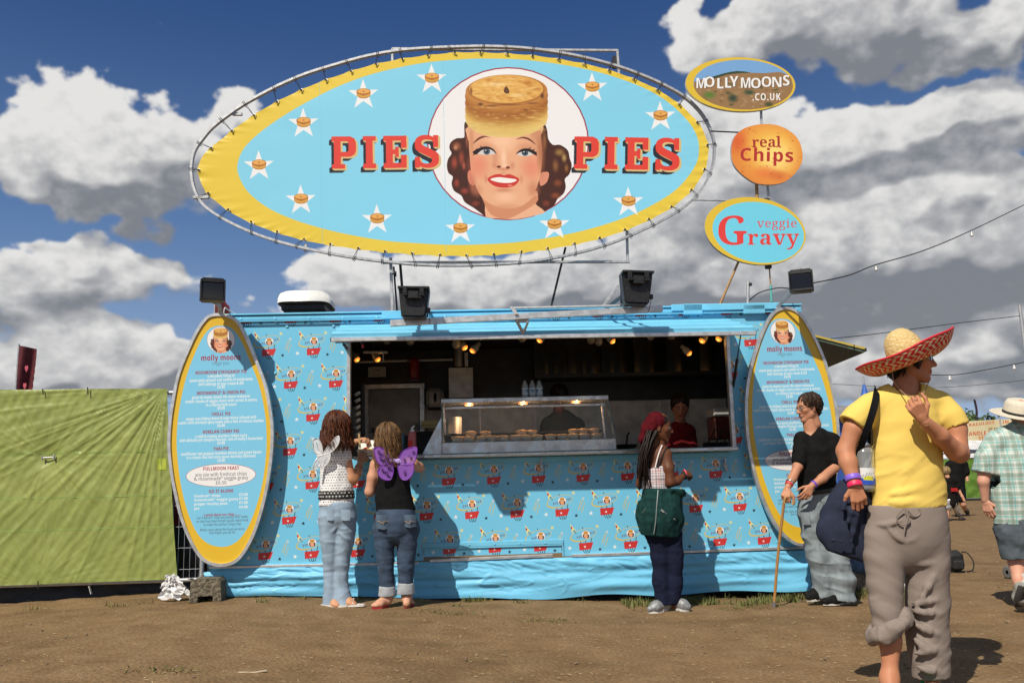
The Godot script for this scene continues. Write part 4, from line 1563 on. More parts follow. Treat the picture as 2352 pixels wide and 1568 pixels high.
	mb.box(Vector3((c0.x + c1.x) / 2 - .0, ypan + .09, zback + .06), Vector3(c1.x - c0.x - .1, .012, .2), Basis(), .003)
	put("back_shelf", mb, M.dark_metal, t)
	mb = MB.new()
	mb.sheet(6, 6, func(u, v): return L(lerpf(1030, 1060, u), lerpf(996, 956, v), -.3) + Vector3((1 - v) * -.0, 0, .05 * sin(u * 3.0) - .1 * v))
	put("scoop_plate", mb, mat(.5, .5, .5, .6, .8), t)
	# chute left of the case
	mb = MB.new()
	mb.poly(PackedVector2Array([Vector2(c0.x - .18, y0), Vector2(c0.x - .004, y0), Vector2(c0.x - .004, y0 + .33)]), -.40, .02)
	put("side_chute", mb, M.steel, t)
	# pies, one by one
	var tin_m := mat(.62, .60, .55, .4, .3)
	var crust := tri_map(mat(1, 1, 1, .55), noise_tex(41, .03, Color(.48, .22, .07), Color(.80, .54, .24), 128, 2.2), Vector3.ONE * 7.0)
	var proto: Node3D = null
	var spots := []
	for k in 13:
		spots.append([1052 + k * 26.5 + rng.randf_range(-3, 3), -.10, 0.0])
	for k in 7:
		spots.append([[1082, 1116, 1200, 1222, 1318, 1340, 1366][k], -.22, .05])
	for k in 8:
		spots.append([1066 + k * 40.0, -.24, .0])
	var nth := ["first", "second", "third", "fourth", "fifth", "sixth", "seventh", "eighth", "ninth", "tenth", "eleventh", "twelfth", "thirteenth"]
	for k in spots.size():
		var s: Array = spots[k]
		var p := L(s[0], 1012, s[1])
		p.y = ypan + .003 + s[2]
		var c: Node3D = proto
		if proto == null:
			proto = thing("pie", "", "pie", Transform3D(), "pies in the display case")
			c = proto
			mb = MB.new()
			mb.lathe(PackedVector2Array([Vector2(.001, 0), Vector2(.038, 0), Vector2(.05, .034), Vector2(.053, .036)]), 16)
			put("foil_tin", mb, tin_m, proto)
			mb = MB.new()
			mb.lathe(PackedVector2Array([Vector2(.049, .034), Vector2(.052, .042), Vector2(.046, .050), Vector2(.03, .052), Vector2(.012, .056), Vector2(.004, .052), Vector2(.0005, .048)]), 16)
			put("crust", mb, crust, proto)
		else:
			c = proto.duplicate()
			c.name = numbered("pie")
			add_child(c)
		c.transform = van * Transform3D(Basis(Vector3.UP, rng.randf() * TAU).scaled(Vector3.ONE * rng.randf_range(.94, 1.04)), p)
		var row := "front row" if k < 13 else ("raised pies" if k < 20 else "back row")
		var at: int = k if k < 13 else (k - 13 if k < 20 else k - 20)
		c.set_meta("label", "golden pie, %s from the left of the %s in the case" % [nth[at], row])
	# water bottles on top of the case
	for k in 3:
		var p := L([1206.5, 1223.5, 1239.5][k], 911, -.3)
		p.y = a0.y + .004
		var b := thing("water_bottle", ["left bottle of three clear water bottles on the pie case", "middle bottle of three clear water bottles on the pie case", "right bottle of three clear water bottles on the pie case"][k], "bottle", van * Transform3D(Basis(Vector3.UP, [.1, -.5, .6][k]), p), "water bottles on the pie case")
		mb = MB.new()
		mb.lathe(PackedVector2Array([Vector2(.001, 0), Vector2(.030, .0), Vector2(.032, .006), Vector2(.032, .10), Vector2(.026, .125), Vector2(.013, .148), Vector2(.012, .165)]), 16)
		var gl := mat(.75, .82, .88, .08)
		gl.albedo_color.a = .30
		gl.transparency = BaseMaterial3D.TRANSPARENCY_ALPHA
		put("body", mb, gl, b)
		mb = MB.new()
		mb.lathe(PackedVector2Array([Vector2(.0325, .028), Vector2(.0325, .092)]), 16)
		var cv := Canvas.new(128, 64, Color(.62, .66, .70))
		for g in 3:
			cv.blob(20 + g * 43, 34, 18, 26, Color(.10, .22, .45), .9)
			cv.blob(30 + g * 43, 44, 9, 12, Color(.12, .35, .16), .8)
			cv.write("pretty", font(true, false), 20 + g * 43, 46, 13, Color(.05, .1, .3))
		var lm := mat(1, 1, 1, .4)
		lm.albedo_texture = cv.texture()
		put("label_band", mb, lm, b)
		mb = MB.new()
		mb.lathe(PackedVector2Array([Vector2(.014, .162), Vector2(.014, .18), Vector2(.001, .181)]), 12)
		put("cap", mb, M.black, b)

func plate_sign(called: String, label: String, x0: float, y0: float, x1: float, y1: float, z: float, lines: Array, bg: Color, ink: Color) -> void:
	var a := L(x0, y1, z)
	var b := L(x1, y0, z)
	var mb := MB.new()
	mb.box(Vector3((a.x + b.x) / 2, (a.y + b.y) / 2, z - .006), Vector3(absf(b.x - a.x), absf(b.y - a.y), .01))
	var t := thing(called, label, "sign", van)
	put("board", mb, mat(bg.r, bg.g, bg.b, .6), t)
	var cv := Canvas.new(256, 128, bg)
	for k in lines.size():
		cv.write(lines[k], font(false, false), 128, 128.0 * (k + .82) / lines.size(), 100.0 / lines.size() * (1.0 if lines.size() > 1 else .62), ink)
	var m := mat(1, 1, 1, .6)
	m.albedo_texture = cv.texture()
	mb = MB.new()
	mb.quad(Vector3(a.x + .004, a.y + .004, z + .002), Vector3(b.x - .004, a.y + .004, z + .002), Vector3(b.x - .004, b.y - .004, z + .002), Vector3(a.x + .004, b.y - .004, z + .002), Vector3.BACK, Vector2(0, 1), Vector2(1, 1), Vector2(1, 0), Vector2(0, 0))
	put("print", mb, m, t)

# ---------- the signs
func loop_on(z: float, pts: Array, steps := 4) -> PackedVector2Array:
	var o := []
	for i in range(0, pts.size(), 2):
		o.append(L2(pts[i], pts[i + 1], z))
	return smooth_loop(o, steps)

func ring(mb: MB, l: PackedVector2Array, z: float, wide: float, thick: float) -> void:
	var k := l.size()
	var inner := PackedVector2Array()
	for i in k:
		var d := (l[(i + 1) % k] - l[(i + k - 1) % k]).normalized()
		inner.append(l[i] + Vector2(d.y, -d.x) * wide * (1.0 if not Geometry2D.is_polygon_clockwise(l) else -1.0) * -1.0)
	for i in k:
		var j := (i + 1) % k
		var a := Vector3(l[i].x, l[i].y, z + thick)
		var b := Vector3(l[j].x, l[j].y, z + thick)
		var c := Vector3(inner[j].x, inner[j].y, z + thick)
		var d := Vector3(inner[i].x, inner[i].y, z + thick)
		var back := Vector3(0, 0, -thick)
		mb.quad(a, b, c, d, Vector3.BACK)
		mb.quad(a + back, b + back, c + back, d + back, Vector3(0, 0, -1))
		var out := (a - d).normalized()
		mb.quad(a, b, b + back, a + back, out)
		mb.quad(d, c, c + back, d + back, -out)

func bounds(l: PackedVector2Array) -> Rect2:
	var r := Rect2(l[0], Vector2.ZERO)
	for p in l:
		r = r.expand(p)
	return r

func print_canvas(l: PackedVector2Array, z: float, w: int, h: int, bg: Color) -> Canvas:
	var r := bounds(l)
	var cv := Canvas.new(w, h, bg)
	cv.tf = func(p: Vector2) -> Vector2:
		var q := L2(p.x, p.y, z)
		return Vector2((q.x - r.position.x) / r.size.x * w, (r.end.y - q.y) / r.size.y * h)
	return cv

func uv_in(r: Rect2) -> Callable:
	return func(p: Vector2) -> Vector2: return Vector2((p.x - r.position.x) / r.size.x, (r.end.y - p.y) / r.size.y)

func build_big_sign() -> void:
	var z := -0.45
	var t := thing("oval_sign", "huge oval billboard reading PIES PIES with smiling woman in pie hat", "sign", van)
	var outer := [437, 399, 438, 372, 444.5, 345, 461, 320, 486, 291, 522, 262.5, 558, 238, 601, 214, 648, 190.5, 702, 168, 774, 145.5, 846, 126.4, 918, 114, 990, 108.4, 1072, 105.5, 1121, 105, 1193, 108, 1265, 116, 1337, 129, 1409, 147.5, 1463, 166, 1517, 189, 1571, 219, 1607, 252, 1628, 284, 1641, 318, 1643.5, 344, 1641, 374, 1630, 408, 1607, 445, 1571, 479, 1517, 511, 1463, 537, 1409, 559.5, 1337, 581, 1265, 596, 1193, 606, 1085, 611.5, 977, 611, 882, 603, 810, 594, 738, 581, 666, 565, 594, 543, 522, 511, 468, 475, 444.5, 437]
	var edge := [454, 392, 461, 364, 482, 341, 507.5, 320, 533, 299, 590, 259, 651.5, 225, 718, 194.5, 781, 171, 849.5, 150, 918, 135.5, 984.5, 126, 1049, 119.6, 1121, 120, 1193, 124.5, 1258, 131.5, 1322, 142, 1387, 157, 1452, 179, 1513, 207, 1565, 242, 1601, 278, 1619, 306, 1628, 338, 1627, 368, 1617, 398, 1592, 437, 1549, 475, 1492, 507, 1429, 534, 1364, 554, 1297, 568.5, 1229, 579, 1157, 586.5, 1087, 590.5, 1016, 590, 947, 586.5, 875, 581, 804.5, 572, 734, 561, 668, 546, 601, 524, 540, 496, 486, 457, 461, 424]
	var blue := [545, 385, 554, 352.5, 576, 324, 615.5, 291, 666, 258, 720, 227.5, 774, 200.5, 846, 174, 918, 156, 990, 143.5, 1072, 136.5, 1121, 135.4, 1193, 138, 1265, 146, 1337, 158, 1409, 177, 1481, 204, 1535, 236, 1578, 277, 1600, 313, 1605, 342, 1600, 374, 1578, 409, 1546, 441.5, 1499, 471, 1445, 496.5, 1373, 521, 1301, 539, 1229, 551, 1157, 559, 1049, 563, 941, 558, 882, 553, 810, 541, 738, 524.5, 666, 501.5, 612, 475.5, 572, 443.5, 552.5, 414]
	var lo := loop_on(z, outer, 4)
	var mb := MB.new()
	ring(mb, lo, z - .02, .023, .045)
	var frame := put("oval_frame", mb, M.galv, t)
	# the banner, pulled tight between its eyelets
	var le := loop_on(z, edge, 4)
	var r := bounds(le)
	var cv := print_canvas(le, z, 3200, 1536, Color(.74, .54, .055))
	cv.xy(blue, Color(.225, .60, .80), 4)
	cv.tf = (func(inner: Callable) -> Callable: return func(p: Vector2) -> Vector2: return inner.call(Vector2(940.8 + p.x * .36, 75.3 + p.y * .36))).call(cv.tf)
	draw_face(cv)
	var in_px := print_canvas(le, z, 3200, 1536, Color.WHITE).tf
	cv.tf = in_px
	for s in [[991.5, 180], [834.5, 215.5], [697, 281.5], [594.5, 378.5], [691, 457], [866, 502], [1057, 524], [1273, 515], [1443, 462], [1516.5, 265.5], [1360, 200]]:
		cv.star(s[0], s[1] + 3.5, 36.5, Color(.80, .80, .82), -.02)
		draw_pie(cv, s[0] + .5, s[1] - 1.0, 16.2)
	cv.tf = func(p: Vector2) -> Vector2: return in_px.call(Vector2(413.9 + p.x * .36, 75.3 + p.y * .36))
	slab_word(cv, 965, 665, [0, 200, 330, 530], -.014)
	cv.tf = func(p: Vector2) -> Vector2: return in_px.call(Vector2(940.8 + p.x * .36, 75.3 + p.y * .36))
	slab_word(cv, 1052, 664, [0, 194, 324, 518], .016)
	cv.tf = in_px
	for x in [733, 1017]:
		cv.line([x, 140, x + 8, 580], .7, Color(.21, .52, .70))
	var vinyl := mat(1, 1, 1, .33)
	vinyl.albedo_texture = cv.texture(true)
	var eyelets: Array[Vector2] = []
	var total := 0.0
	for i in le.size():
		total += le[i].distance_to(le[(i + 1) % le.size()])
	var count := 44
	var walk := 0.0
	for i in le.size():
		var seg := le[i].distance_to(le[(i + 1) % le.size()])
		while eyelets.size() < count and walk + seg >= eyelets.size() * total / count:
			eyelets.append(le[i].lerp(le[(i + 1) % le.size()], (eyelets.size() * total / count - walk) / seg))
		walk += seg
	var centre := r.get_center()
	# rings of points from the edge inwards; near the edge the sheet puckers towards each eyelet
	mb = MB.new()
	var dense := PackedVector2Array()
	for i in le.size():
		for s in 3:
			dense.append(le[i].lerp(le[(i + 1) % le.size()], s / 3.0))
	var rings := [1.0, .992, .982, .97, .955, .94, .92, .895, .86, .8, .6, .3, 0.0]
	var nz := FastNoiseLite.new()
	nz.frequency = 2.2
	nz.fractal_octaves = 2
	nz.seed = 3
	var kk := dense.size()
	for ri in rings.size():
		for i in kk + 1:
			var p := dense[i % kk]
			var near := 9.0
			for e in eyelets:
				near = minf(near, p.distance_to(e))
			var sag := smoothstep(0.0, .10, near)
			var f: float = rings[ri]
			var q := centre + (p - centre) * f
			var inward := (centre - p).normalized()
			var side := smoothstep(.25, .9, absf(p.x - centre.x) / (r.size.x * .5))
			if ri < 4:
				q += inward * .010 * sag * (1.0 - ri / 4.0)
			var rad := 1.0 - f
			var wave := 0.0
			if ri < rings.size() - 3:
				wave = (cos(near * 45.0) * .0035 * exp(-near * 12.0) + .005 * nz.get_noise_2d(p.x * 4.0, p.y * 4.0 + rad * 2.0)) * exp(-rad * 30.0) * (.3 + 1.0 * side)
			mb.vert(Vector3(q.x, q.y, z + .012 + wave + .006 * nz.get_noise_2d(q.x * .4, q.y * .4)), Vector3.ZERO, uv_in(r).call(q))
	var row := kk + 1
	for ri in rings.size():
		for i in row:
			var a := mb.v[ri * row + (i + 1) % kk] - mb.v[ri * row + (i + kk - 1) % kk]
			var b := mb.v[mini(ri + 1, rings.size() - 1) * row + i] - mb.v[maxi(ri - 1, 0) * row + i]
			var nn := a.cross(b).normalized() if ri < rings.size() - 3 else Vector3.BACK
			mb.n[ri * row + i] = nn if nn.z > 0 else -nn
	for ri in rings.size() - 1:
		for i in kk:
			var p := ri * row + i
			mb.tri(p, p + 1, p + row + 1)
			mb.tri(p, p + row + 1, p + row)
	var banner := put("banner", mb, vinyl, t)
	var eye := MB.new()
	var circle := PackedVector3Array()
	for k in 10:
		circle.append(Vector3(cos(TAU * k / 10) * .010, sin(TAU * k / 10) * .010, 0))
	eye.tube(circle, .0035, 5, true)
	var first: MeshInstance3D = null
	for e in eyelets:
		var inw := (centre - e).normalized() * .018
		var xf := Transform3D(Basis(), Vector3(e.x + inw.x, e.y + inw.y, z + .022))
		if first == null:
			first = put("eyelet", eye, M.alu, banner)
			first.transform = xf
		else:
			again(first, "eyelet", xf, banner)
	for e in eyelets:
		var best := lo[0]
		for q in lo:
			if q.distance_to(e) < best.distance_to(e):
				best = q
		var inw := (e - best).normalized()
		var slide := inw.orthogonal() * rng.randf_range(-.02, .02)
		var a := e + inw * .016
		mb = MB.new()
		for s in [-1.0, 1.0]:
			var b = best + slide + inw.orthogonal() * .008 * s
			mb.tube(PackedVector3Array([Vector3(a.x, a.y, z + .03), Vector3(b.x + inw.x * .03, b.y + inw.y * .03, z + .032), Vector3(b.x - inw.x * .006, b.y - inw.y * .006, z + .032), Vector3(b.x - inw.x * .012, b.y - inw.y * .012, z - .028), Vector3(b.x + inw.x * .04, b.y + inw.y * .04, z - .03)]), .0025, 4)
		mb.box(Vector3(a.x, a.y, z + .03), Vector3(.018, .018, .012), Basis(), .004)
		put("lacing_cord", mb, M.cable, t)
	# rails and posts behind
	for q in [["top_rail", 900, 112, 1420, 116, -.56], ["bottom_rail", 880, 603, 1447, 601, -.53], ["upright", 901, 111, 901, 150, -.56], ["upright", 1418, 115, 1422, 172, -.56], ["upright", 1440, 530, 1442, 600, -.53]]:
		mb = MB.new()
		mb.bar(L(q[1], q[2], q[5]), L(q[3], q[4], q[5]), .025, .025, Vector3.UP if q[2] != q[4] and absf(q[1] - q[3]) > 50 else Vector3.BACK, .003)
		put(q[0], mb, M.galv, frame)
	for q in [[443, 453, 480, 453], [533, 262, 556, 262], [702, 560, 701, 579]]:
		mb = MB.new()
		mb.bar(L(q[0], q[1], z - .01), L(q[2], q[3], z - .01), .03, .03, Vector3.BACK, .003)
		put("frame_stub", mb, M.galv, frame)
	mb = MB.new()
	mb.box(L(1414, 143, -.6), Vector3(.07, .12, .08), Basis(), .01)
	put("lamp_box", mb, M.dark_metal, frame)
	for q in [[897, 592, 901, 716, -.56, .03, "galv"], [904, 612, 912, 716, -.62, .018, "dark_metal"], [1299, 568, 1266, 704, -.7, .022, "dark_metal"], [1420, 655, 1386, 704, -.5, .032, "galv"], [919, 606, 928, 716, -.66, .026, "dark_metal"]]:
		mb = MB.new()
		mb.bar(L(q[0], q[1], q[4]), L(q[2], q[3], q[4]), q[5], q[5], Vector3.BACK, .003)
		put("post", mb, M[q[6]], t)
	mb = MB.new()
	mb.bar(L(901, 629, -.53), L(909, 629, -.53), .012, .012)
	mb.bar(L(909, 623, -.53), L(909, 635, -.53), .012, .012, Vector3.BACK)
	put("clamp_screw", mb, M.dark_metal, t)

func turned_oval(cx: float, cy: float, rx: float, ry: float, rot: float) -> Array:
	var o := []
	for i in 28:
		var p := Vector2(cx, cy) + Vector2(cos(TAU * i / 28) * rx, sin(TAU * i / 28) * ry).rotated(rot)
		o.append(p.x)
		o.append(p.y)
	return o

func board(t: Node3D, called: String, l: PackedVector2Array, z: float, thick: float, cv: Canvas, side: Material) -> void:
	var mb := MB.new()
	mb.poly(l, z - thick, z, Transform3D())
	put(called, mb, side, t)
	var m := mat(1, 1, 1, .35)
	m.albedo_texture = cv.texture(true)
	mb = MB.new()
	var r := bounds(l)
	var tris := Geometry2D.triangulate_polygon(l)
	for p in l:
		var q := r.get_center() + (p - r.get_center()) * .996
		mb.vert(Vector3(q.x, q.y, z + .002), Vector3.BACK, uv_in(r).call(q))
	for i in range(0, tris.size(), 3):
		mb.tri(tris[i], tris[i + 1], tris[i + 2])
	put("print", mb, m, t)

func build_pole_signs() -> void:
	var z := -.28
	var yellow := Color(.70, .48, .04)
	var sb := font(true, true)
	var ss := font(false, true)
	# web address sign with its photograph of a hillside
	var t := thing("web_sign", "top oval sign with white letters MOLLYMOONS.CO.UK over a hillside picture", "sign", van)
	var l := loop_on(z, turned_oval(1701.2, 193.7, 126.5, 62.3, .035), 3)
	var cv := print_canvas(l, z, 1200, 624, yellow)
	var px := cv.tf
	cv.tf = func(p: Vector2) -> Vector2: return px.call(Vector2(1543 + p.x * .36, 94 + p.y * .36))
	var view := []
	for i in 40:
		view.append(Vector2(457, 279) + Vector2(cos(TAU * i / 40) * 318, sin(TAU * i / 40) * 159).rotated(.03))
	cv.shape(view, Color(.18, .37, .66))
	var hill := []
	for i in 40:
		if view[i].y > 275:
			hill.append(view[i])
	hill.append_array([Vector2(142, 262), Vector2(190, 245), Vector2(290, 225), Vector2(350, 205), Vector2(420, 197), Vector2(500, 203), Vector2(590, 206), Vector2(690, 198), Vector2(740, 215), Vector2(765, 240)])
	cv.shape(hill, Color(.30, .17, .075))
	cv.xy([230, 240, 330, 208, 420, 192, 505, 202, 440, 206, 350, 216, 290, 236], Color(.035, .06, .03), 2)
	var rr := RandomNumberGenerator.new()
	rr.seed = 3
	for k in 90:
		var bx := rr.randf_range(170, 745)
		var by := rr.randf_range(225, 425)
		if Vector2((bx - 457) / 305, (by - 279) / 146).length() < 1.0:
			cv.blob(bx, by, rr.randf_range(8, 30), rr.randf_range(5, 16), [Color(.40, .26, .14), Color(.05, .07, .025), Color(.20, .11, .05), Color(.42, .30, .17)][k % 4], .8)
	for q in [[240, 345, 60, 36, .10, .19, .03], [390, 365, 46, 40, .03, .055, .03], [495, 328, 50, 24, .04, .07, .035], [620, 405, 40, 24, .05, .07, .03]]:
		cv.blob(q[0], q[1], q[2], q[3], Color(q[4], q[5], q[6]), 1.0)
	var wob := [0, -6, 4, 0, -8, 2, 6, -2, 0, -10]
	for k in 10:
		var ch: String = "MOLLYMOONS"[k]
		cv.write(ch, ss, [192, 246, 312, 362, 402, 476, 541, 609, 675, 737][k], 303 + wob[k] - k * .8, 90, Color(.06, .05, .04), .5, 0, .92 if ch == "M" else 1.08, 0)
		cv.write(ch, ss, [188, 242, 308, 358, 398, 472, 537, 605, 671, 733][k], 301 + wob[k] - k * .8, 90, Color(.82, .82, .82), .5, 0, .92 if ch == "M" else 1.08, 0)
	cv.write(".CO.UK", ss, 606, 379, 62, Color(.82, .82, .82), .5, -.01, .82, .06)
	board(t, "board", l, z, .03, cv, M.alu)
	# potato sign
	t = thing("chips_sign", "round potato shaped sign reading real Chips on the sign pole", "sign", van)
	var pot := []
	for q in [420, 588, 480, 550, 580, 530, 680, 539, 765, 582, 818, 645, 837, 735, 818, 805, 752, 880, 672, 914, 560, 913, 490, 882, 420, 822, 386, 762, 380, 690, 392, 630]:
		pot.append(q)
	var pp := []
	for i in range(0, pot.size(), 2):
		pp.append(1543 + pot[i] * .36)
		pp.append(94 + pot[i + 1] * .36)
	l = loop_on(z + .02, pp, 4)
	cv = print_canvas(l, z + .02, 900, 760, Color(.72, .24, .045))
	var px2 := cv.tf
	cv.tf = func(p: Vector2) -> Vector2: return px2.call(Vector2(1543 + p.x * .36, 94 + p.y * .36))
	cv.blob(640, 700, 270, 250, Color(.90, .62, .10), .9)
	cv.blob(660, 740, 170, 170, Color(.94, .72, .26), .8)
	cv.blob(420, 640, 90, 120, Color(.66, .12, .03), .9)
	cv.blob(600, 840, 110, 60, Color(.74, .16, .04), .7)
	cv.blob(680, 860, 100, 50, Color(.62, .14, .03), .8)
	for k in 60:
		cv.blob(rr.randf_range(390, 825), rr.randf_range(540, 900), rr.randf_range(3, 12), rr.randf_range(3, 9), Color(.42, .10, .02), rr.randf_range(.3, .9))
	cv.write("real", sb, 606, 678, 92, Color(.36, .03, .02), .5, -.015, 1.0, 0)
	cv.write("Chips", ss, 608, 768, 112, Color(.42, .03, .025), .5, .02, 1.12, .03)
	board(t, "board", l, z + .02, .03, cv, M.alu)
	# gravy sign
	t = thing("gravy_sign", "lower blue oval sign with red letters veggie Gravy and yellow rim", "sign", van)
	l = loop_on(z + .02, turned_oval(1735, 530.3, 117.5, 76.5, .17), 3)
	cv = print_canvas(l, z + .02, 1200, 800, yellow)
	var px3 := cv.tf
	cv.xy(turned_oval(1742, 533.5, 106, 69, .16), Color(.16, .60, .78), 2)
	cv.tf = func(p: Vector2) -> Vector2: return px3.call(Vector2(1543 + p.x * .36, 94 + p.y * .36))
	var red := Color(.72, .05, .045)
	cv.write("G", sb, 382, 1302, 262, red, .5, .0, 1.0)
	cv.write("ravy", sb, 650, 1300, 128, red, .5, .0, 1.08, .03)
	cv.write("veggie", font(true, false), 674, 1190, 74, red, .5, .0, 1.08, .04)
	board(t, "board", l, z + .02, .03, cv, M.alu)
	# what carries them
	t = thing("sign_pole", "slim metal and wooden poles carrying the three signs above the trailer", "pole", van)
	var mb := MB.new()
	mb.bar(L(1748.5, 252, z - .06), L(1750, 300, z - .06), .022, .022, Vector3.BACK, .003)
	mb.bar(L(1750, 300, z - .08), L(1768, 470, z - .06), .022, .022, Vector3.BACK, .003)
	mb.bar(L(1768, 470, z - .06), L(1770, 600, z - .06), .022, .022, Vector3.BACK, .003)
	put("upright", mb, M.galv, t)
	for q in [[1738, 418, 1740, 470, .035, "wood_pole"], [1767, 604, 1773, 697, .014, "wood_pole"], [1697, 600, 1652, 704, .024, "wood_pole"], [1633, 301, 1700, 304, .016, "dark_metal"], [1590, 459, 1680, 460.5, .018, "galv"]]:
		mb = MB.new()
		mb.tube(PackedVector3Array([L(q[0], q[1], z - .07), L(q[2], q[3], z - .07)]), q[4] * .5, 8)
		put("brace", mb, M[q[5]], t)
	for q in [[1761, 462], [1765, 611]]:
		mb = MB.new()
		mb.box(L(q[0], q[1], z - .06), Vector3(.06, .055, .05), Basis(), .008)
		put("clamp", mb, M.dark_metal, t)

const MENU := [["MUSHROOM STROGANOF PIE", 857.5, 0, 119.2],
	["a decadent filling of", 865.7, 1, 63.0],
	["sweet peas spinach and oodles of mushrooms", 874.7, 1, 146.2],
	["with lashings of sour cream & dill", 883.7, 1, 104.4],
	["£4.00", 891.4, 1, 18.0],
	["MOONMINCE° & ONION PIE", 904.8, 0, 112.5],
	["gives its meaty cousin the moon makeover", 913.9, 1, 135.0],
	["tender chunks of veggie mince with carrots & onions", 922.9, 1, 165.2],
	["in a hearty herb sauce", 931.9, 1, 71.1],
	["£4.00", 940.0, 1, 18.0],
	["CHILLI  PIE", 953.9, 0, 44.1],
	["sweet corn kidney beans & soya mince infused with", 962.9, 1, 163.3],
	["cumin chilli and basil spicy sweet with a hint of mature cheddar", 971.5, 1, 198.0],
	["£4.00", 980.0, 1, 18.0],
	["KERELAN CURRY PIE", 994.4, 0, 84.2],
	["a mild & creamy southern indian curry", 1003.9, 1, 120.6],
	["with delicate yet complex flavours, one of molly's favourites!", 1012.0, 1, 192.6],
	["£4.00", 1020.1, 1, 18.0],
	["THAI PIE", 1033.9, 0, 35.1],
	["cauliflower red peppers bamboo shoots and green beans", 1043.5, 1, 186.3],
	["in a classic thai red curry sauce morishly delicious!", 1052.0, 1, 160.2],
	["£4.00", 1060.6, 1, 18.0],
	["FULLMOON FEAST", 1079.4, 2, 83.7],
	["any pie with freshcut chips", 1092.9, 3, 119.7],
	["& moonmade° veggie gravy", 1102.3, 3, 125.1],
	["£6.50", 1112.2, 3, 25.2],
	["GO IT ALONE", 1131.6, 0, 57.1],
	["a word about our chips........", 1184.8, 4, 85.5],
	["our freshcut° chips are exactly that, made", 1191.1, 5, 117.9],
	["on site from Real British Spuds, twice fried", 1199.2, 5, 119.7],
	["to make the perfect crispy chip", 1207.3, 5, 86.4],
	["Molly cares about the food we serve", 1219.0, 5, 102.6],
	["she hopes you do to!", 1226.2, 5, 60.3]]

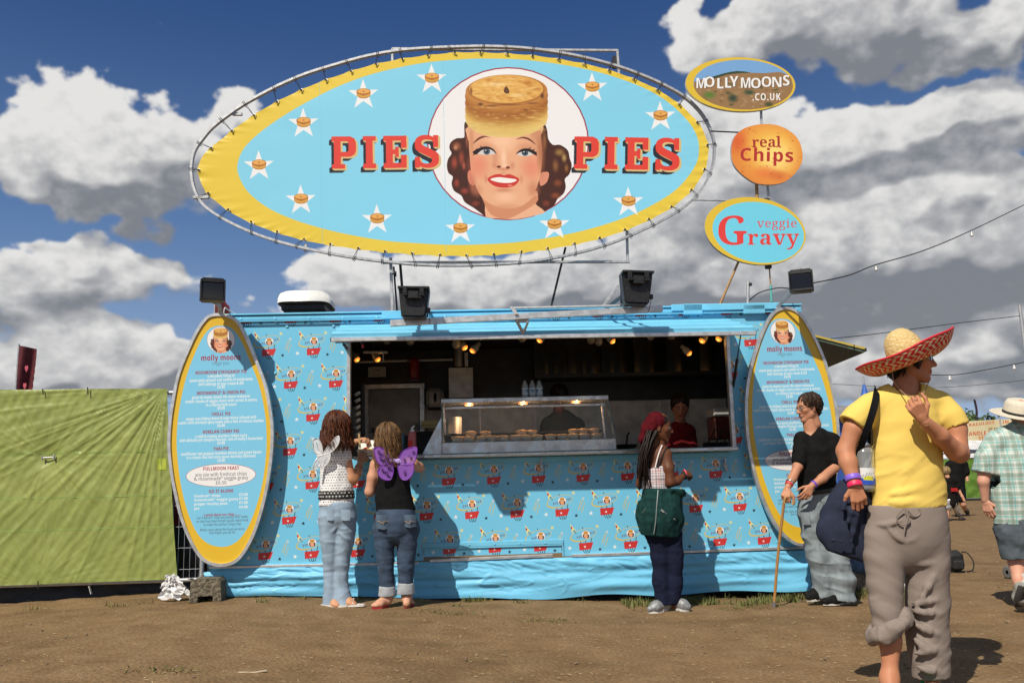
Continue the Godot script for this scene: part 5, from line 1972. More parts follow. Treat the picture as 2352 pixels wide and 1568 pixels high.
func build_menu_boards() -> void:
	var serif_i := font(true, false)
	var sb := font(false, true)
	var ss := font(false, false)
	var z := .13
	var left := [502, 719.5, 522, 722, 547, 736, 569, 774, 592, 828, 612, 882, 623, 936, 628.5, 985, 627, 1038, 621, 1089, 612, 1139, 599, 1188, 583, 1233, 560, 1274, 538, 1294, 511, 1301, 484, 1297, 461, 1283, 439, 1251, 416, 1197, 401, 1139, 390, 1080, 385, 1020, 388, 966, 395, 918, 407, 860, 430, 801, 452, 756, 472, 729, 486, 721.5]
	var blue := [511, 743, 533, 749.5, 556, 779, 578, 828, 599, 882, 612, 941, 617, 990, 616, 1044, 608, 1107, 594, 1161, 574, 1211, 551, 1243, 526, 1258, 502, 1260, 475, 1252, 450, 1229, 430, 1188, 414, 1134, 405, 1080, 400, 1022, 402, 972, 410, 918, 423, 864, 441, 815, 461, 774, 479, 751, 495, 744]
	var right := [1805, 704.5, 1825.6, 710, 1846, 728, 1866, 761, 1887, 804, 1903, 849, 1917, 906, 1925.5, 959, 1928, 1004, 1927, 1045, 1922, 1092, 1913, 1136, 1901, 1176, 1886, 1212, 1869, 1240, 1850, 1253, 1830, 1252, 1809, 1240, 1789, 1220, 1768, 1187, 1748, 1142, 1732, 1094, 1719.5, 1040, 1713, 990, 1710.5, 938.5, 1713, 894, 1719.5, 853, 1732, 808, 1748, 763, 1764, 730, 1782, 711]
	var l := loop_on(z, left, 3)
	var cv := print_canvas(l, z, 1500, 3400, Color(.70, .45, .03))
	var px := cv.tf
	var small := []
	for i in blue.size():
		small.append([508.0, 1001.0][i % 2] + (blue[i] - [508.0, 1001.0][i % 2]) * [.955, .985][i % 2])
	cv.xy(small, Color(.20, .55, .78), 4)
	cv.tf = func(p: Vector2) -> Vector2: return px.call(Vector2(507, 779.5) + (p - Vector2(628, 710)) * .0625)
	draw_face(cv)
	cv.tf = px
	var maroon := Color(.34, .018, .035)
	var white := Color(.80, .82, .83)
	var grey := Color(.06, .07, .085)
	cv.fit("molly moons", sb, 507, 826.5, 17.5, 93, maroon, -.028)
	cv.fit("veggie pies", serif_i, 507, 837, 10.5, 40, Color(.09, .22, .30), -.028, -.25)
	cv.oval(507, 1091.5, 81, 26.5, Color(.30, .03, .05), -.035)
	cv.oval(507, 1091.5, 80, 25.7, Color(.80, .80, .81), -.035)
	for q in MENU:
		cv.fit(q[0], [sb, sb, sb, ss, sb, ss][q[2]], 507.5 + (3.0 if q[2] > 3 else 0.0), q[1], [10.4, 9.4, 10.8, 11.0, 8.0, 8.0][q[2]], q[3], [maroon, white, maroon, grey, maroon, grey][q[2]], -.030, -.2 if q[2] > 3 else 0.0)
	for q in [["freshcut° chips", "£3.00", 1141.5], ["moonmade° veggie gravy", "£1.00", 1150.5], ["proper mushy peas", "£1.00", 1160], ["pie", "£4.00", 1170]]:
		cv.write(q[0], sb, 445, q[2] + 1, 8.4, white, 0.0, -.028)
		cv.write(q[1], sb, 569.5, q[2] - 3, 8.4, white, 1.0, -.028)
	var print_m := mat(1, 1, 1, .35)
	print_m.albedo_texture = cv.texture(true)
	for s in 2:
		var t := thing("menu_board", ["left tall egg shaped menu board with yellow rim, fully in view", "right tall egg shaped menu board, partly hidden by man with cane"][s], "menu board", van, "menu boards at the trailer's two ends")
		var lb := loop_on(z, left if s == 0 else right, 3)
		var mb := MB.new()
		mb.poly(lb, z - .03, z)
		put("board", mb, M.alu, t)
		mb = MB.new()
		ring(mb, lb, z - .028, .026, .045)
		put("rim", mb, M.alu, t)
		mb = MB.new()
		var r := bounds(lb)
		var tris := Geometry2D.triangulate_polygon(lb)
		for p in lb:
			var q := r.get_center() + (p - r.get_center()) * .996
			mb.vert(Vector3(q.x, q.y, z + .003), Vector3.BACK, uv_in(r).call(p))
		for i in range(0, tris.size(), 3):
			mb.tri(tris[i], tris[i + 1], tris[i + 2])
		put("print", mb, print_m, t)
		mb = MB.new()
		for f in [.25, .75]:
			mb.box(Vector3(r.get_center().x, lerpf(r.position.y, r.end.y, f), z - .08), Vector3(.3, .05, .11))
		put("bracket", mb, M.dark_metal, t)

# ---------- floodlights
func build_floodlights() -> void:
	# two seen from behind, with clips and ribs, out in front of the roof on arms
	for q in [[951, 663, 730, 70, 1.12, -.03, "black floodlight above the hatch left of centre, its ribbed back showing"], [1461, 627, 700, 70, 1.12, -.05, "black floodlight above the hatch right of centre, its ribbed back showing"]]:
		var top := L(q[0] - 1, q[1], q[4])
		var low := L(q[0] + 1, q[2], q[4])
		var w: float = absf(L(q[0] + q[3] * .5, q[1], q[4]).x - L(q[0] - q[3] * .5, q[1], q[4]).x)
		var h := top.y - low.y
		var t := thing("floodlight", q[6], "floodlight", van * Transform3D(Basis(Vector3.BACK, q[5]), (top + low) * .5), "floodlights on the trailer")
		var mb := MB.new()
		var shape := PackedVector2Array()
		for p: Vector2 in [Vector2(-.5, .49), Vector2(.5, .49), Vector2(.49, .30), Vector2(.40, -.44), Vector2(.35, -.5), Vector2(-.35, -.5), Vector2(-.40, -.44), Vector2(-.49, .30)]:
			shape.append(p * Vector2(w, h))
		mb.poly(shape, -.09, .045)
		var inner := PackedVector2Array()
		for p in shape:
			inner.append(p * Vector2(.90, .93))
		mb.poly(inner, .045, .075)
		put("housing", mb, M.black_plastic, t)
		mb = MB.new()
		mb.box(Vector3(0, h * .02, -.095), Vector3(w * .9, h * .84, .012), Basis(), .004)
		put("glass_front", mb, mat(.02, .02, .02, .1), t)
		mb = MB.new()
		mb.box(Vector3(0, .455 * h, .06), Vector3(w * 1.03, .02, .1), Basis(), .004)
		mb.box(Vector3(0, .02 * h + .17 * h, .115), Vector3(w * .36, h * .26, .02), Basis(), .006)
		put("hinge_plate", mb, M.black_plastic, t)
		for s in [-.27, .27]:
			mb = MB.new()
			mb.box(Vector3(s * w, h * .36, .105), Vector3(w * .15, h * .26, .03), Basis(), .006)
			mb.box(Vector3(s * w, h * .19, .12), Vector3(w * .19, h * .08, .03), Basis(), .006)
			put("clip", mb, M.black_plastic, t)
		for k in 5:
			mb = MB.new()
			mb.box(Vector3((k - 2) * w * .19, h * .475, .06), Vector3(.006, .012, .09))
			put("fin", mb, M.black_plastic, t)
		mb = MB.new()
		mb.box(Vector3(w * .46, -h * .25, .02), Vector3(.04, .04, .03), Basis(), .006)
		mb.bar(Vector3(w * .5, -h * .3, .0), Vector3(w * .5, -h * .62, -.1), .004, .004)
		var inv := (van.basis * Basis(Vector3.BACK, q[5])).inverse() * van.basis
		for s in [-.3, .3]:
			mb.bar(Vector3(s * w, -h * .1, -.1), Vector3(s * w, 0, 0) + inv * (Vector3((top.x + low.x) * .5, VTOP + .02, -.1) - (top + low) * .5), .022, .022)
		put("arm", mb, M.dark_metal, t)
	# two at the ends, over the menu boards
	for q in [[487, 669, 50, .42, .35, 503, 700, 506, 722, "black floodlight on a bent bracket over the left menu board", 1.0], [1841, 648, 50, .45, -.4, 1818, 670, 1786, 706, "black floodlight on a bent arm over the right menu board", -1.0]]:
		var c := L(q[0], q[1], q[3])
		var s := .205
		var t := thing("floodlight", q[9], "floodlight", van * Transform3D(Basis(Vector3.UP, q[4]) * Basis(Vector3.RIGHT, -.05), c), "floodlights on the trailer")
		var mb := MB.new()
		mb.box(Vector3(0, -.02, .03), Vector3(s * .92, s * .78, .12), Basis(), .012)
		var prof := [Vector2(-.5, .34), Vector2(-.40, .48), Vector2(.40, .48), Vector2(.5, .34), Vector2(.5, .30), Vector2(-.5, .30)]
		var pl := PackedVector2Array()
		for p: Vector2 in prof:
			pl.append(p * s)
		mb.poly(pl, -.10, .09)
		put("housing", mb, M.black_plastic, t)
		mb = MB.new()
		mb.box(Vector3(0, -.02, .092), Vector3(s * .86, s * .70, .008), Basis(), .003)
		put("glass_front", mb, mat(.012, .012, .014, .06), t)
		mb = MB.new()
		mb.box(Vector3(0, -.09, .095), Vector3(s, .022, .02), Basis(), .004)
		mb.box(Vector3(s * .47, 0, .03), Vector3(.012, s * .8, .16), Basis(), .003)
		mb.box(Vector3(-s * .47, 0, .03), Vector3(.012, s * .8, .16), Basis(), .003)
		put("trim", mb, M.black_plastic, t)
		mb = MB.new()
		mb.bar(Vector3(0, s * .48, 0), Vector3(.004, s * .62, 0), .006, .006)
		mb.tube(smooth_line(PackedVector3Array([Vector3(-.01, s * .5, 0), Vector3(.03, s * .55, 0), Vector3(.05, s * .5, -.03)])), .005, 5)
		put("knob", mb, M.dark_metal, t)
		mb = MB.new()
		var back := t.transform.affine_inverse() * van
		var m0 := back * L(q[5], q[6], q[3] * .75)
		var m1 := back * L(q[7], q[8], .10)
		mb.bar(Vector3(0, -.08, -.02), m0, .034, .014, Vector3.BACK, .003)
		mb.bar(m0, m1, .034, .014, Vector3.BACK, .003)
		mb.bar(m1, m1 + Vector3(0, -.06, -.05), .034, .014, Vector3.BACK, .003)
		put("arm", mb, M.galv, t)
	var cb := MB.new()
	var pts := PackedVector3Array()
	for p in [[513, 722, .1], [516, 707, .12], [524, 712, .05], [545, 724, -.02]]:
		pts.append(L(p[0], p[1], p[2]))
	cb.tube(smooth_line(pts), .006, 5)
	single("lamp_cable", "thin pale cable looping from left floodlight to the trailer roof", "cable", cb, M.white, van)

# ---------- left: fence with its green sheet, what stands behind it
func build_left_side() -> void:
	var zf := -.55
	# mesh fence panels
	var t := thing("mesh_fence", "galvanised wire mesh fence panel carrying the green sheet", "fence", van)
	var a := L(-700, 905, zf)
	var b := L(470, 889, zf)
	var y0 := L(100, 1342, zf).y
	var y1 := L(100, 908, zf).y
	var n := 0
	var mb := MB.new()
	mb.tube(PackedVector3Array([Vector3(a.x, y0, zf), Vector3(b.x, y0, zf)]), .019, 8)
	put("bottom_tube", mb, M.galv, t)
	mb = MB.new()
	mb.tube(PackedVector3Array([Vector3(a.x, y1, zf), Vector3(b.x, y1, zf)]), .019, 8)
	put("top_tube", mb, M.galv, t)
	for px in [463, -330]:
		mb = MB.new()
		var p := L(px, 1300, zf)
		mb.tube(PackedVector3Array([Vector3(p.x, y0 - .12, zf), Vector3(p.x, y1, zf)]), .021, 8)
		put("post", mb, M.galv, t)
	var wire := MB.new()
	wire.tube(PackedVector3Array([Vector3(0, y0, 0), Vector3(0, y1, 0)]), .0020, 4)
	var first: MeshInstance3D = null
	var x := b.x - .04
	while x > a.x:
		var xf := at_point(Vector3(x, 0, zf))
		if first == null:
			first = put("wire", wire, M.galv, t)
			first.transform = xf
		else:
			again(first, "wire", xf, t)
		x -= .055
	mb = MB.new()
	for k in 9:
		mb = MB.new()
		var yy := lerpf(y0, y1, (k + .5) / 9.0)
		mb.tube(PackedVector3Array([Vector3(a.x, yy, zf + .004), Vector3(b.x, yy, zf + .004)]), .0020, 4)
		put("cross_wire", mb, M.galv, t)
	mb = MB.new()
	mb.bar(L(204, 1345, zf + .03), L(209, 1364, zf + .03), .03, .004)
	put("tag", mb, M.white, t)
	mb = MB.new()
	mb.bar(L(452, 1333, zf), L(432, 1328, zf + .1), .05, .01)
	mb.bar(L(440, 1338, zf), L(468, 1318, zf), .03, .01)
	put("coupler", mb, M.galv, t)
	# the sheet
	var nz := FastNoiseLite.new()
	nz.seed = 8
	nz.frequency = 1.0
	nz.fractal_octaves = 2
	var corner := L2(386, 891, zf)
	var hole := L2(110, 1051, zf)
	var tie := L2(86, 1341, zf)
	var green := tri_map(mat(1, 1, 1, .5), noise_tex(51, .02, Color(.225, .270, .066), Color(.275, .320, .085), 128, 1.6), Vector3(.7, .7, .7))
	relief(green, grey_tex(52, .05, 256, 3), .15)
	var fn := func(u: float, v: float) -> Vector3:
		var px := lerpf(-680.0, 386.0 + 24.0 * v * (.6 + .4 * v), u)
		var topy := 893.0 + 6.0 * (1.0 - u) + 3.0 * sin(u * 20.0) * (1.0 - u)
		var p := L2(px, lerpf(topy, 1330.0 + 14.0 * (1.0 - clampf((px + 0.0) / 386.0, -1.0, 1.0)), v), zf)
		var d := 0.0
		for s in [[corner, .011, 26.0, 2.3], [tie, .004, 20.0, .7], [hole, .005, 11.0, .6]]:
			var c: Vector2 = s[0]
			var q := p - c
			var an := atan2(q.y, q.x)
			var rr := q.length()
			var fold := absf(nz.get_noise_2d(an * s[2] * .28, rr * .25 + s[2]))
			d += s[1] * (smoothstep(.34, .0, fold)) * smoothstep(0.0, .3, rr) * exp(-rr / s[3])
		d += .006 * nz.get_noise_2d(p.x * 1.1 + p.y * .7, p.y * 1.3) + .0014 * sin((p.x * .8 - p.y * .55) * 75.0 + 2.5 * nz.get_noise_2d(p.x * 2.0, p.y * 2.0)) + .003 * nz.get_noise_2d(p.x * 9.0 + p.y * 5.0, p.y * 4.0 - p.x * 3.0)
		var to_hole := p.distance_to(hole)
		d -= .03 * exp(-to_hole * to_hole * 90.0)
		d += .012 * sin(p.x * 60.0 + p.y * 8.0) * smoothstep(.16, .0, v) * nz.get_noise_2d(p.x * 2.0, 3.0)
		return Vector3(p.x, p.y, zf + .032 + d)
	mb = MB.new()
	mb.thick_sheet(420, 150, fn, .002)
	t = thing("green_sheet", "large creased green plastic sheet tied over the fence at the left", "tarpaulin", van)
	var sheet := put("sheet", mb, green, t)
	mb = MB.new()
	for v in [.325, .72, .555]:
		mb.sheet(100, 1, func(u, w): return fn.call(u, v + w * .006) + Vector3(0, 0, .003))
	put("weld_seam", mb, worn(.23, .33, .085, .4, 0), t)
	mb = MB.new()
	mb.sheet(6, 10, func(u: float, w: float) -> Vector3:
		return fn.call(lerpf(.972, .992, u), lerpf(.365, .425, w)) + Vector3(0, 0, .004))
	put("patch", mb, worn(.36, .42, .05, .4, 0), t)
	mb = MB.new()
	var hp := L(110, 1051, zf + .04)
	mb.tube(PackedVector3Array([hp + Vector3(-.05, 0, 0), hp + Vector3(.05, .004, 0)]), .008, 6)
	mb.box(hp + Vector3(.055, .004, .004), Vector3(.016, .05, .02), Basis(), .005)
	mb.box(hp + Vector3(-.055, 0, .0), Vector3(.012, .045, .02), Basis(), .005)
	put("toggle", mb, M.galv, t)
	for q in [[86, 1334, 87, 1352], [97, 893, 98, 906], [200, 889, 201, 905]]:
		mb = MB.new()
		mb.bar(L(q[0], q[1], zf + .06), L(q[2], q[3], zf + .06), .008, .008)
		put("cable_tie", mb, M.cable, t)
	# behind the fence: a dark red lorry in shade, black sheeting
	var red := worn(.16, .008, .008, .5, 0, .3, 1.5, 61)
	t = thing("red_lorry", "dark red vehicle standing in the shade behind the wire fence", "vehicle", van)
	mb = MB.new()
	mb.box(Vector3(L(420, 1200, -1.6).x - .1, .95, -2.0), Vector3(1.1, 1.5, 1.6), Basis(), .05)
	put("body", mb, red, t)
	for q in [[405, 1230, 440, 1275], [440, 1290, 470, 1320]]:
		mb = MB.new()
		mb.bar(L(q[0], q[1], -1.15), L(q[2], q[3], -1.15), .12, .03)
		put("panel", mb, mat(.012, .012, .012, .6), t)
	mb = MB.new()
	mb.bar(L(395, 1285, -1.14), L(450, 1270, -1.14), .03, .03)
	put("yellow_trim", mb, mat(.32, .2, .02, .6), t)
	for q in [[414, 1245], [455, 1330], [445, 1265]]:
		mb = MB.new()
		mb.lathe(PackedVector2Array([Vector2(.05, 0), Vector2(.045, .02), Vector2(.001, .025)]), 14, Transform3D(Basis(Vector3.RIGHT, PI / 2), L(q[0], q[1], -1.17)))
		put("lamp", mb, mat(.35, .012, .008, .2), t)
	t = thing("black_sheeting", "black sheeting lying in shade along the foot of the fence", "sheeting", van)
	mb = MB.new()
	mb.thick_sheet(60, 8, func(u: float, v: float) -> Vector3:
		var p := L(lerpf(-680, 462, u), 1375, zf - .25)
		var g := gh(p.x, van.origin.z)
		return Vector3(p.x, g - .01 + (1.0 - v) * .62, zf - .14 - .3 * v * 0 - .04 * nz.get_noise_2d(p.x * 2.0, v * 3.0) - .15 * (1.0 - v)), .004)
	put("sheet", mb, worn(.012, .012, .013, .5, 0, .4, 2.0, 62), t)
	# flag at the left
	t = thing("dark_red_flag", "upright dark red flag with ragged edge rising behind the green sheet", "flag", van)
	mb = MB.new()
	mb.thick_sheet(14, 20, func(u: float, v: float) -> Vector3:
		var p := L(lerpf(lerpf(45.0, 43.0, v), lerpf(79.0, 76.0, v) + 1.2 * sin(v * 40.0) * v, u), lerpf(794.0 + 6.0 * u, 905.0, v), -2.5)
		return p + Vector3(0, 0, .05 * sin(u * 5.0 + v * 2.0)), .003)
	put("cloth", mb, worn(.10, .006, .012, .7, 0, .2, 2.0, 63), t)
	for q in [[60, 845], [56, 885]]:
		mb = MB.new()
		var pl := PackedVector2Array()
		for k in 8:
			pl.append(Vector2(cos(TAU * k / 8.0) * .02, sin(TAU * k / 8.0) * .035 * (1.0 + .4 * sin(k * 2.3))))
		mb.poly(pl, 0, .004, at_point(L(q[0], q[1], -2.42)))
		put("emblem", mb, mat(.5, .08, .12, .7), t)
	mb = MB.new()
	var fp := L(42.5, 792, -2.5)
	mb.tube(PackedVector3Array([fp + Vector3(0, .01, 0), Vector3(fp.x - .02, 0, -2.5)]), .012, 8)
	put("pole", mb, M.galv, t)
	t = thing("maroon_flag", "maroon cloth flag showing behind the left floodlight's arm", "flag", van)
	mb = MB.new()
	mb.thick_sheet(8, 10, func(u: float, v: float) -> Vector3:
		return L(lerpf(493, lerpf(511, 526, clampf(v * 2.0, 0, 1)) + 1.5 * sin(v * 20.0), u), lerpf(684, 728, v), -1.2) + Vector3(0, 0, .03 * sin(u * 5.0)), .003)
	put("cloth", mb, worn(.10, .006, .012, .7, 0, .2, 2.0, 64), t)
	mb = MB.new()
	var mp := L(493, 690, -1.2)
	mb.tube(PackedVector3Array([mp, Vector3(mp.x, .02, -1.2)]), .01, 6)
	put("pole", mb, M.galv, t)
	# rubber block that holds the fence post, and a torn white bag
	var w0 := L(470, 1388, .20)
	t = thing("fence_block", "weathered dark concrete fence foot with a slot, at the trailer's left corner", "fence foot", van * at_point(Vector3(w0.x, 0, .06)))
	mb = MB.new()
	var g0 := gh((van * Vector3(w0.x, 0, .06)).x, -7.7)
	var outline := PackedVector2Array([Vector2(-.135, 0), Vector2(-.065, 0), Vector2(-.065, .052), Vector2(.065, .052), Vector2(.065, 0), Vector2(.135, 0), Vector2(.125, .17), Vector2(.10, .195), Vector2(-.09, .195), Vector2(-.125, .17)])
	mb.poly(outline, -.30, .14, at_point(Vector3(0, g0 - .004, 0)))
	put("block", mb, relief(worn(.14, .12, .085, .9, 0, .35, 5.0, 65), grey_tex(66, .05, 128), 1.0), t)
	mb = MB.new()
	mb.thick_sheet(30, 22, func(u: float, v: float) -> Vector3:
		var p := L(lerpf(lerpf(384, 366, v), lerpf(404, 446, v), u), lerpf(1322, 1372, v), .0)
		var rr := nz.get_noise_2d(u * 3.0 + 7.0, v * 3.0)
		return p + Vector3(.05 * nz.get_noise_2d(u * 3.0, v * 3.0), .04 * nz.get_noise_2d(u * 3.0, v * 3.0 + 9.0), .06 * absf(rr) + .015 * absf(nz.get_noise_2d(u * 4.0, v * 4.0))), .002)
	t = thing("torn_white_bag", "crumpled torn white plastic bag lying against the fence foot", "plastic bag", van)
	put("film", mb, mat(.70, .70, .71, .6), t)

# ---------- right and far: tents, banner, cables, trees
func string_light(label: String, pts: Array, bulbs: Array, r: float) -> void:
	var line := PackedVector3Array()
	for p in pts:
		line.append(W(p[0], p[1], p[2]))
	line = smooth_line(line, 8)
	var t := thing("light_string", label, "cable", Transform3D(), "cables strung across the sky on the right")
	var mb := MB.new()
	mb.tube(line, r, 5)
	put("cable", mb, M.cable, t)
	for q in bulbs:
		var p := W(q[0], q[1], q[2])
		mb = MB.new()
		mb.lathe(PackedVector2Array([Vector2(.001, -.12), Vector2(.03, -.10), Vector2(.034, -.07), Vector2(.016, -.04), Vector2(.014, .0), Vector2(.001, .004)]), 10, at_point(p).scaled_local(Vector3.ONE * q[3]))
		put("bulb", mb, mat(.75, .75, .72, .2), t)

func tree(label: String, px: float, py: float, depth: float, wide: float, seed_: int) -> void:
	var r := RandomNumberGenerator.new()
	r.seed = seed_
	var top := W(px, py, depth)
	var base := Vector3(top.x, gh(top.x, -depth), -depth)
	var h := top.y - base.y
	var t := thing("tree", label, "tree", at_point(base), "trees beyond the far tents")
	var mb := MB.new()
	mb.tube(PackedVector3Array([Vector3(0, -.1, 0), Vector3(.1, h * .4, 0), Vector3(0, h * .8, .1)]), [wide * .07, wide * .05, wide * .02], 7)
	for k in 7:
		var a := r.randf() * TAU
		mb.tube(PackedVector3Array([Vector3(.05, h * (.35 + k * .05), 0), Vector3(cos(a) * wide * .3, h * (.5 + k * .05), sin(a) * wide * .3)]), [wide * .03, wide * .01], 5)
	put("trunk", mb, mat(.06, .045, .03, .9), t)
	mb = MB.new()
	mb.coloured = true
	for k in 2600:
		var d := Vector3(r.randfn(), r.randfn(), r.randfn()).normalized()
		var lob := .8 + .3 * sin(d.x * 5.0 + seed_) * cos(d.z * 4.0 + d.y * 3.0)
		var p := Vector3(0, h * .66, 0) + d * Vector3(wide * .5, h * .36, wide * .5) * lob * pow(r.randf(), .33)
		var s := wide * r.randf_range(.03, .06)
		var u := Vector3(r.randfn(), r.randfn(), r.randfn()).normalized() * s
		var w := u.cross(Vector3(r.randfn(), r.randfn(), r.randfn())).normalized() * s * .7
		var first := mb.v.size()
		mb.quad(p - u, p + w, p + u, p - w)
		var col := Color(.035, .065, .018).lerp(Color(.08, .12, .03), r.randf())
		for i in range(first, mb.v.size()):
			mb.c[i] = col
	var lm := mat(1, 1, 1, .8)
	lm.vertex_color_use_as_albedo = true
	put("crown", mb, lm, t)

func build_background() -> void:
	# the flap of the trailer's far end hatch
	var t := thing("side_awning", "dark flap of an end hatch sticking out past the right menu board", "awning", Transform3D())
	var mb := MB.new()
	var q := [W(1850, 768, 8.6), W(1988, 803, 8.3), W(1901, 840, 10.2), W(1790, 800, 10.4)]
	mb.thick_sheet(4, 4, func(u, v): return (q[0] as Vector3).lerp(q[1], u).lerp((q[3] as Vector3).lerp(q[2], u), v), .03)
	put("flap", mb, worn(.03, .055, .03, .6, 0, .5, 5.0, 70), t)
	mb = MB.new()
	mb.bar(q[0] + Vector3(0, .012, .0), q[1] + Vector3(0, .012, .0), .03, .02)
	put("edge", mb, mat(.45, .33, .05, .5), t)
	mb = MB.new()
	mb.bar(q[1], q[2], .03, .03)
	put("edge", mb, M.dark_metal, t)
	mb = MB.new()
	var strut: Vector3 = (q[0] as Vector3).lerp(q[1], .2)
	mb.bar(strut + Vector3(0, -.02, -.1), Vector3(strut.x - .25, strut.y - .7, strut.z - .15), .02, .02)
	put("strut", mb, M.galv, t)
	# blue tent
	var bd := 24.0
	var tip := W(1985, 882, bd)
	var foot := W(1985, 1140, bd)
	var gy := gh(tip.x, -bd)
	t = thing("blue_tent", "bright blue peaked tent behind the men on the right", "tent", at_point(Vector3(tip.x, gy, -bd)))
	var hh := tip.y - gy
	mb = MB.new()
	var prof := PackedVector2Array()
	for k in 12:
		var f := k / 11.0
		prof.append(Vector2(lerpf(.9, .03, pow(f, .62)) * 1.0, lerpf(hh * .44, hh, f)))
	mb.lathe(PackedVector2Array([Vector2(.95, 0), Vector2(.95, hh * .40), Vector2(.92, hh * .44)]), 8)
	put("wall", mb, mat(.03, .10, .38, .7), t)
	mb = MB.new()
	mb.lathe(prof, 8)
	put("roof", mb, worn(.03, .11, .42, .6, 0, .15, .8, 71), t)
	mb = MB.new()
	mb.tube(PackedVector3Array([Vector3(0, hh * .98, 0), Vector3(0, hh * 1.06, 0)]), .025, 6)
	put("pole", mb, M.galv, t)
	t = thing("grey_tent", "grey roofed tent low behind the right menu board", "tent", Transform3D())
	mb = MB.new()
	var g0 := W(1880, 930, 34)
	var g1 := W(2030, 944, 34)
	var gb := gh(g0.x, -34)
	mb.box(Vector3((g0.x + g1.x) / 2, (gb + g1.y) / 2 - .1, -36), Vector3(g1.x - g0.x, g1.y - gb - .2, 4))
	put("wall", mb, mat(.03, .10, .42, .6), t)
	mb = MB.new()
	mb.thick_sheet(4, 4, func(u, v): return Vector3(lerpf(g0.x - .2, g1.x + .2, u), lerpf(g0.y + .1, g1.y - .25, v) - .1 * u, lerpf(-36, -33.6, v)), .05)
	put("roof", mb, worn(.20, .20, .21, .7, 0, .2, .5, 72), t)
	# white marquee with its banner, and the green fence in front of it
	var md := 38.0
	var m0 := W(2140, 1000, md)
	var m1 := W(2420, 1000, md)
	var my := W(2200, 1052, md).y
	var gm := gh(m0.x, -md)
	t = thing("white_marquee", "long white marquee roof below the painted banner, far right", "tent", Transform3D())
	mb = MB.new()
	mb.thick_sheet(30, 6, func(u, v): return Vector3(lerpf(m0.x - 3, m1.x + 2, u), lerpf(W(2200, 1006, md).y, my, v) - .12 * sin(v * PI), lerpf(-md - 2, -md + .8, v)), .02)
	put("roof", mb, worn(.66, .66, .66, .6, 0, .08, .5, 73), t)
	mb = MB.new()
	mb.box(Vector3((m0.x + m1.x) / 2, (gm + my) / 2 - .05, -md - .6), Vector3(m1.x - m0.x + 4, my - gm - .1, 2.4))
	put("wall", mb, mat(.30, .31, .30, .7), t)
	mb = MB.new()
	mb.tube(PackedVector3Array([W(2150, 1042, md - 1.2), W(2420, 1034, md - 1.2)]), .03, 5)
	mb.tube(PackedVector3Array([W(2150, 1020, md - .4), W(2300, 1046, md - 1.0)]), .02, 5)
	put("guy_rope", mb, M.cable, t)
	t = thing("painted_banner", "cream banner with red painted lettering MIRACULOUS SIM above the white marquee", "banner", Transform3D())
	var bz := md - .2
	var c0 := W(2206, 968, bz)
	var c1 := W(2392, 958, bz)
	var c2 := W(2392, 1012, bz)
	var c3 := W(2206, 1011, bz)
	var cv := Canvas.new(1024, 300, Color(.62, .54, .34))
	var rr := RandomNumberGenerator.new()
	rr.seed = 9
	for k in 60:
		cv.blob(rr.randf() * 1024, rr.randf() * 300, 90, 30, [Color(.66, .60, .44), Color(.60, .48, .22)][k % 2], .5)
	var ss := font(false, true)
	var red := Color(.48, .06, .025)
	for k in 14:
		cv.write("MIRACULOUS SIM"[k], ss, 40 + k * 43.0, 92 - 34.0 * sin(k / 13.0 * 1.7), 62, red, .5, -.10 + k * .006, .95)
	cv.write("OF TODAY", ss, 470, 146, 46, Color(.02, .02, .02), .5, -.03)
	cv.write("CANDLE POWER", ss, 330, 220, 84, red, .5, -.05, .85)
	cv.write("STEAM", ss, 330, 290, 70, red, .5, -.03, .9)
	var bm := mat(1, 1, 1, .7)
	bm.albedo_texture = cv.texture()
	mb = MB.new()
	mb.sheet(16, 4, func(u, v): return c0.lerp(c1, u).lerp(c3.lerp(c2, u), v) + Vector3(0, 0, .05 * sin(u * 9.0)))
	put("cloth", mb, bm, t)
	mb = MB.new()
	for f in [0.0, .5, 1.0]:
		mb.tube(PackedVector3Array([c0.lerp(c1, f) + Vector3(0, .1, -.05), Vector3(lerpf(c0.x, c1.x, f), gm, -bz - .05)]), .04, 6)
	put("post", mb, M.galv, t)
	var fd := 36.0
	var f0 := W(2120, 1056, fd)
	var f1 := W(2440, 1052, fd)
	var fy := gh(f0.x, -fd)
	t = thing("green_fence", "green sheeted fence in front of the far marquee", "fence", Transform3D())
	mb = MB.new()
	var nz := FastNoiseLite.new()
	nz.frequency = .5
	mb.thick_sheet(60, 12, func(u, v): return Vector3(lerpf(f0.x, f1.x, u), lerpf(f0.y, fy + .12, v), -fd + .12 * nz.get_noise_2d(u * 14.0 + v * 3.0, v * 6.0)), .01)
	put("sheet", mb, worn(.10, .20, .025, .5, 0, .15, .6, 74), t)
	mb = MB.new()
	mb.bar(Vector3(f0.x, fy + .06, -fd + .05), Vector3(f1.x, fy + .06, -fd + .05), .08, .08)
	put("foot_rail", mb, M.dark_metal, t)
	tree("dark green tree top left of the purple feather flag", 2219, 943, 75, 3.2, 4)
	tree("broad lighter tree top behind the purple feather flag", 2244, 946, 72, 4.2, 8)
	t = thing("feather_flag", "slim purple feather flag beyond the cream banner", "flag", Transform3D())
	mb = MB.new()
	mb.thick_sheet(4, 14, func(u: float, v: float) -> Vector3:
		return W(lerpf(2238.0 + 6.0 * v, 2238.0 + 4.0 + 10.0 * v - 5.0 * pow(v, 3.0), u), lerpf(918, 957, v), 44.0 + .1 * sin(u * 4.0)), .01)
	put("cloth", mb, mat(.17, .05, .14, .7), t)
	mb = MB.new()
	mb.tube(PackedVector3Array([W(2238, 917, 44), W(2243, 940, 44), W(2246, 1100, 44)]), .04, 5)
	put("pole", mb, M.dark_metal, t)
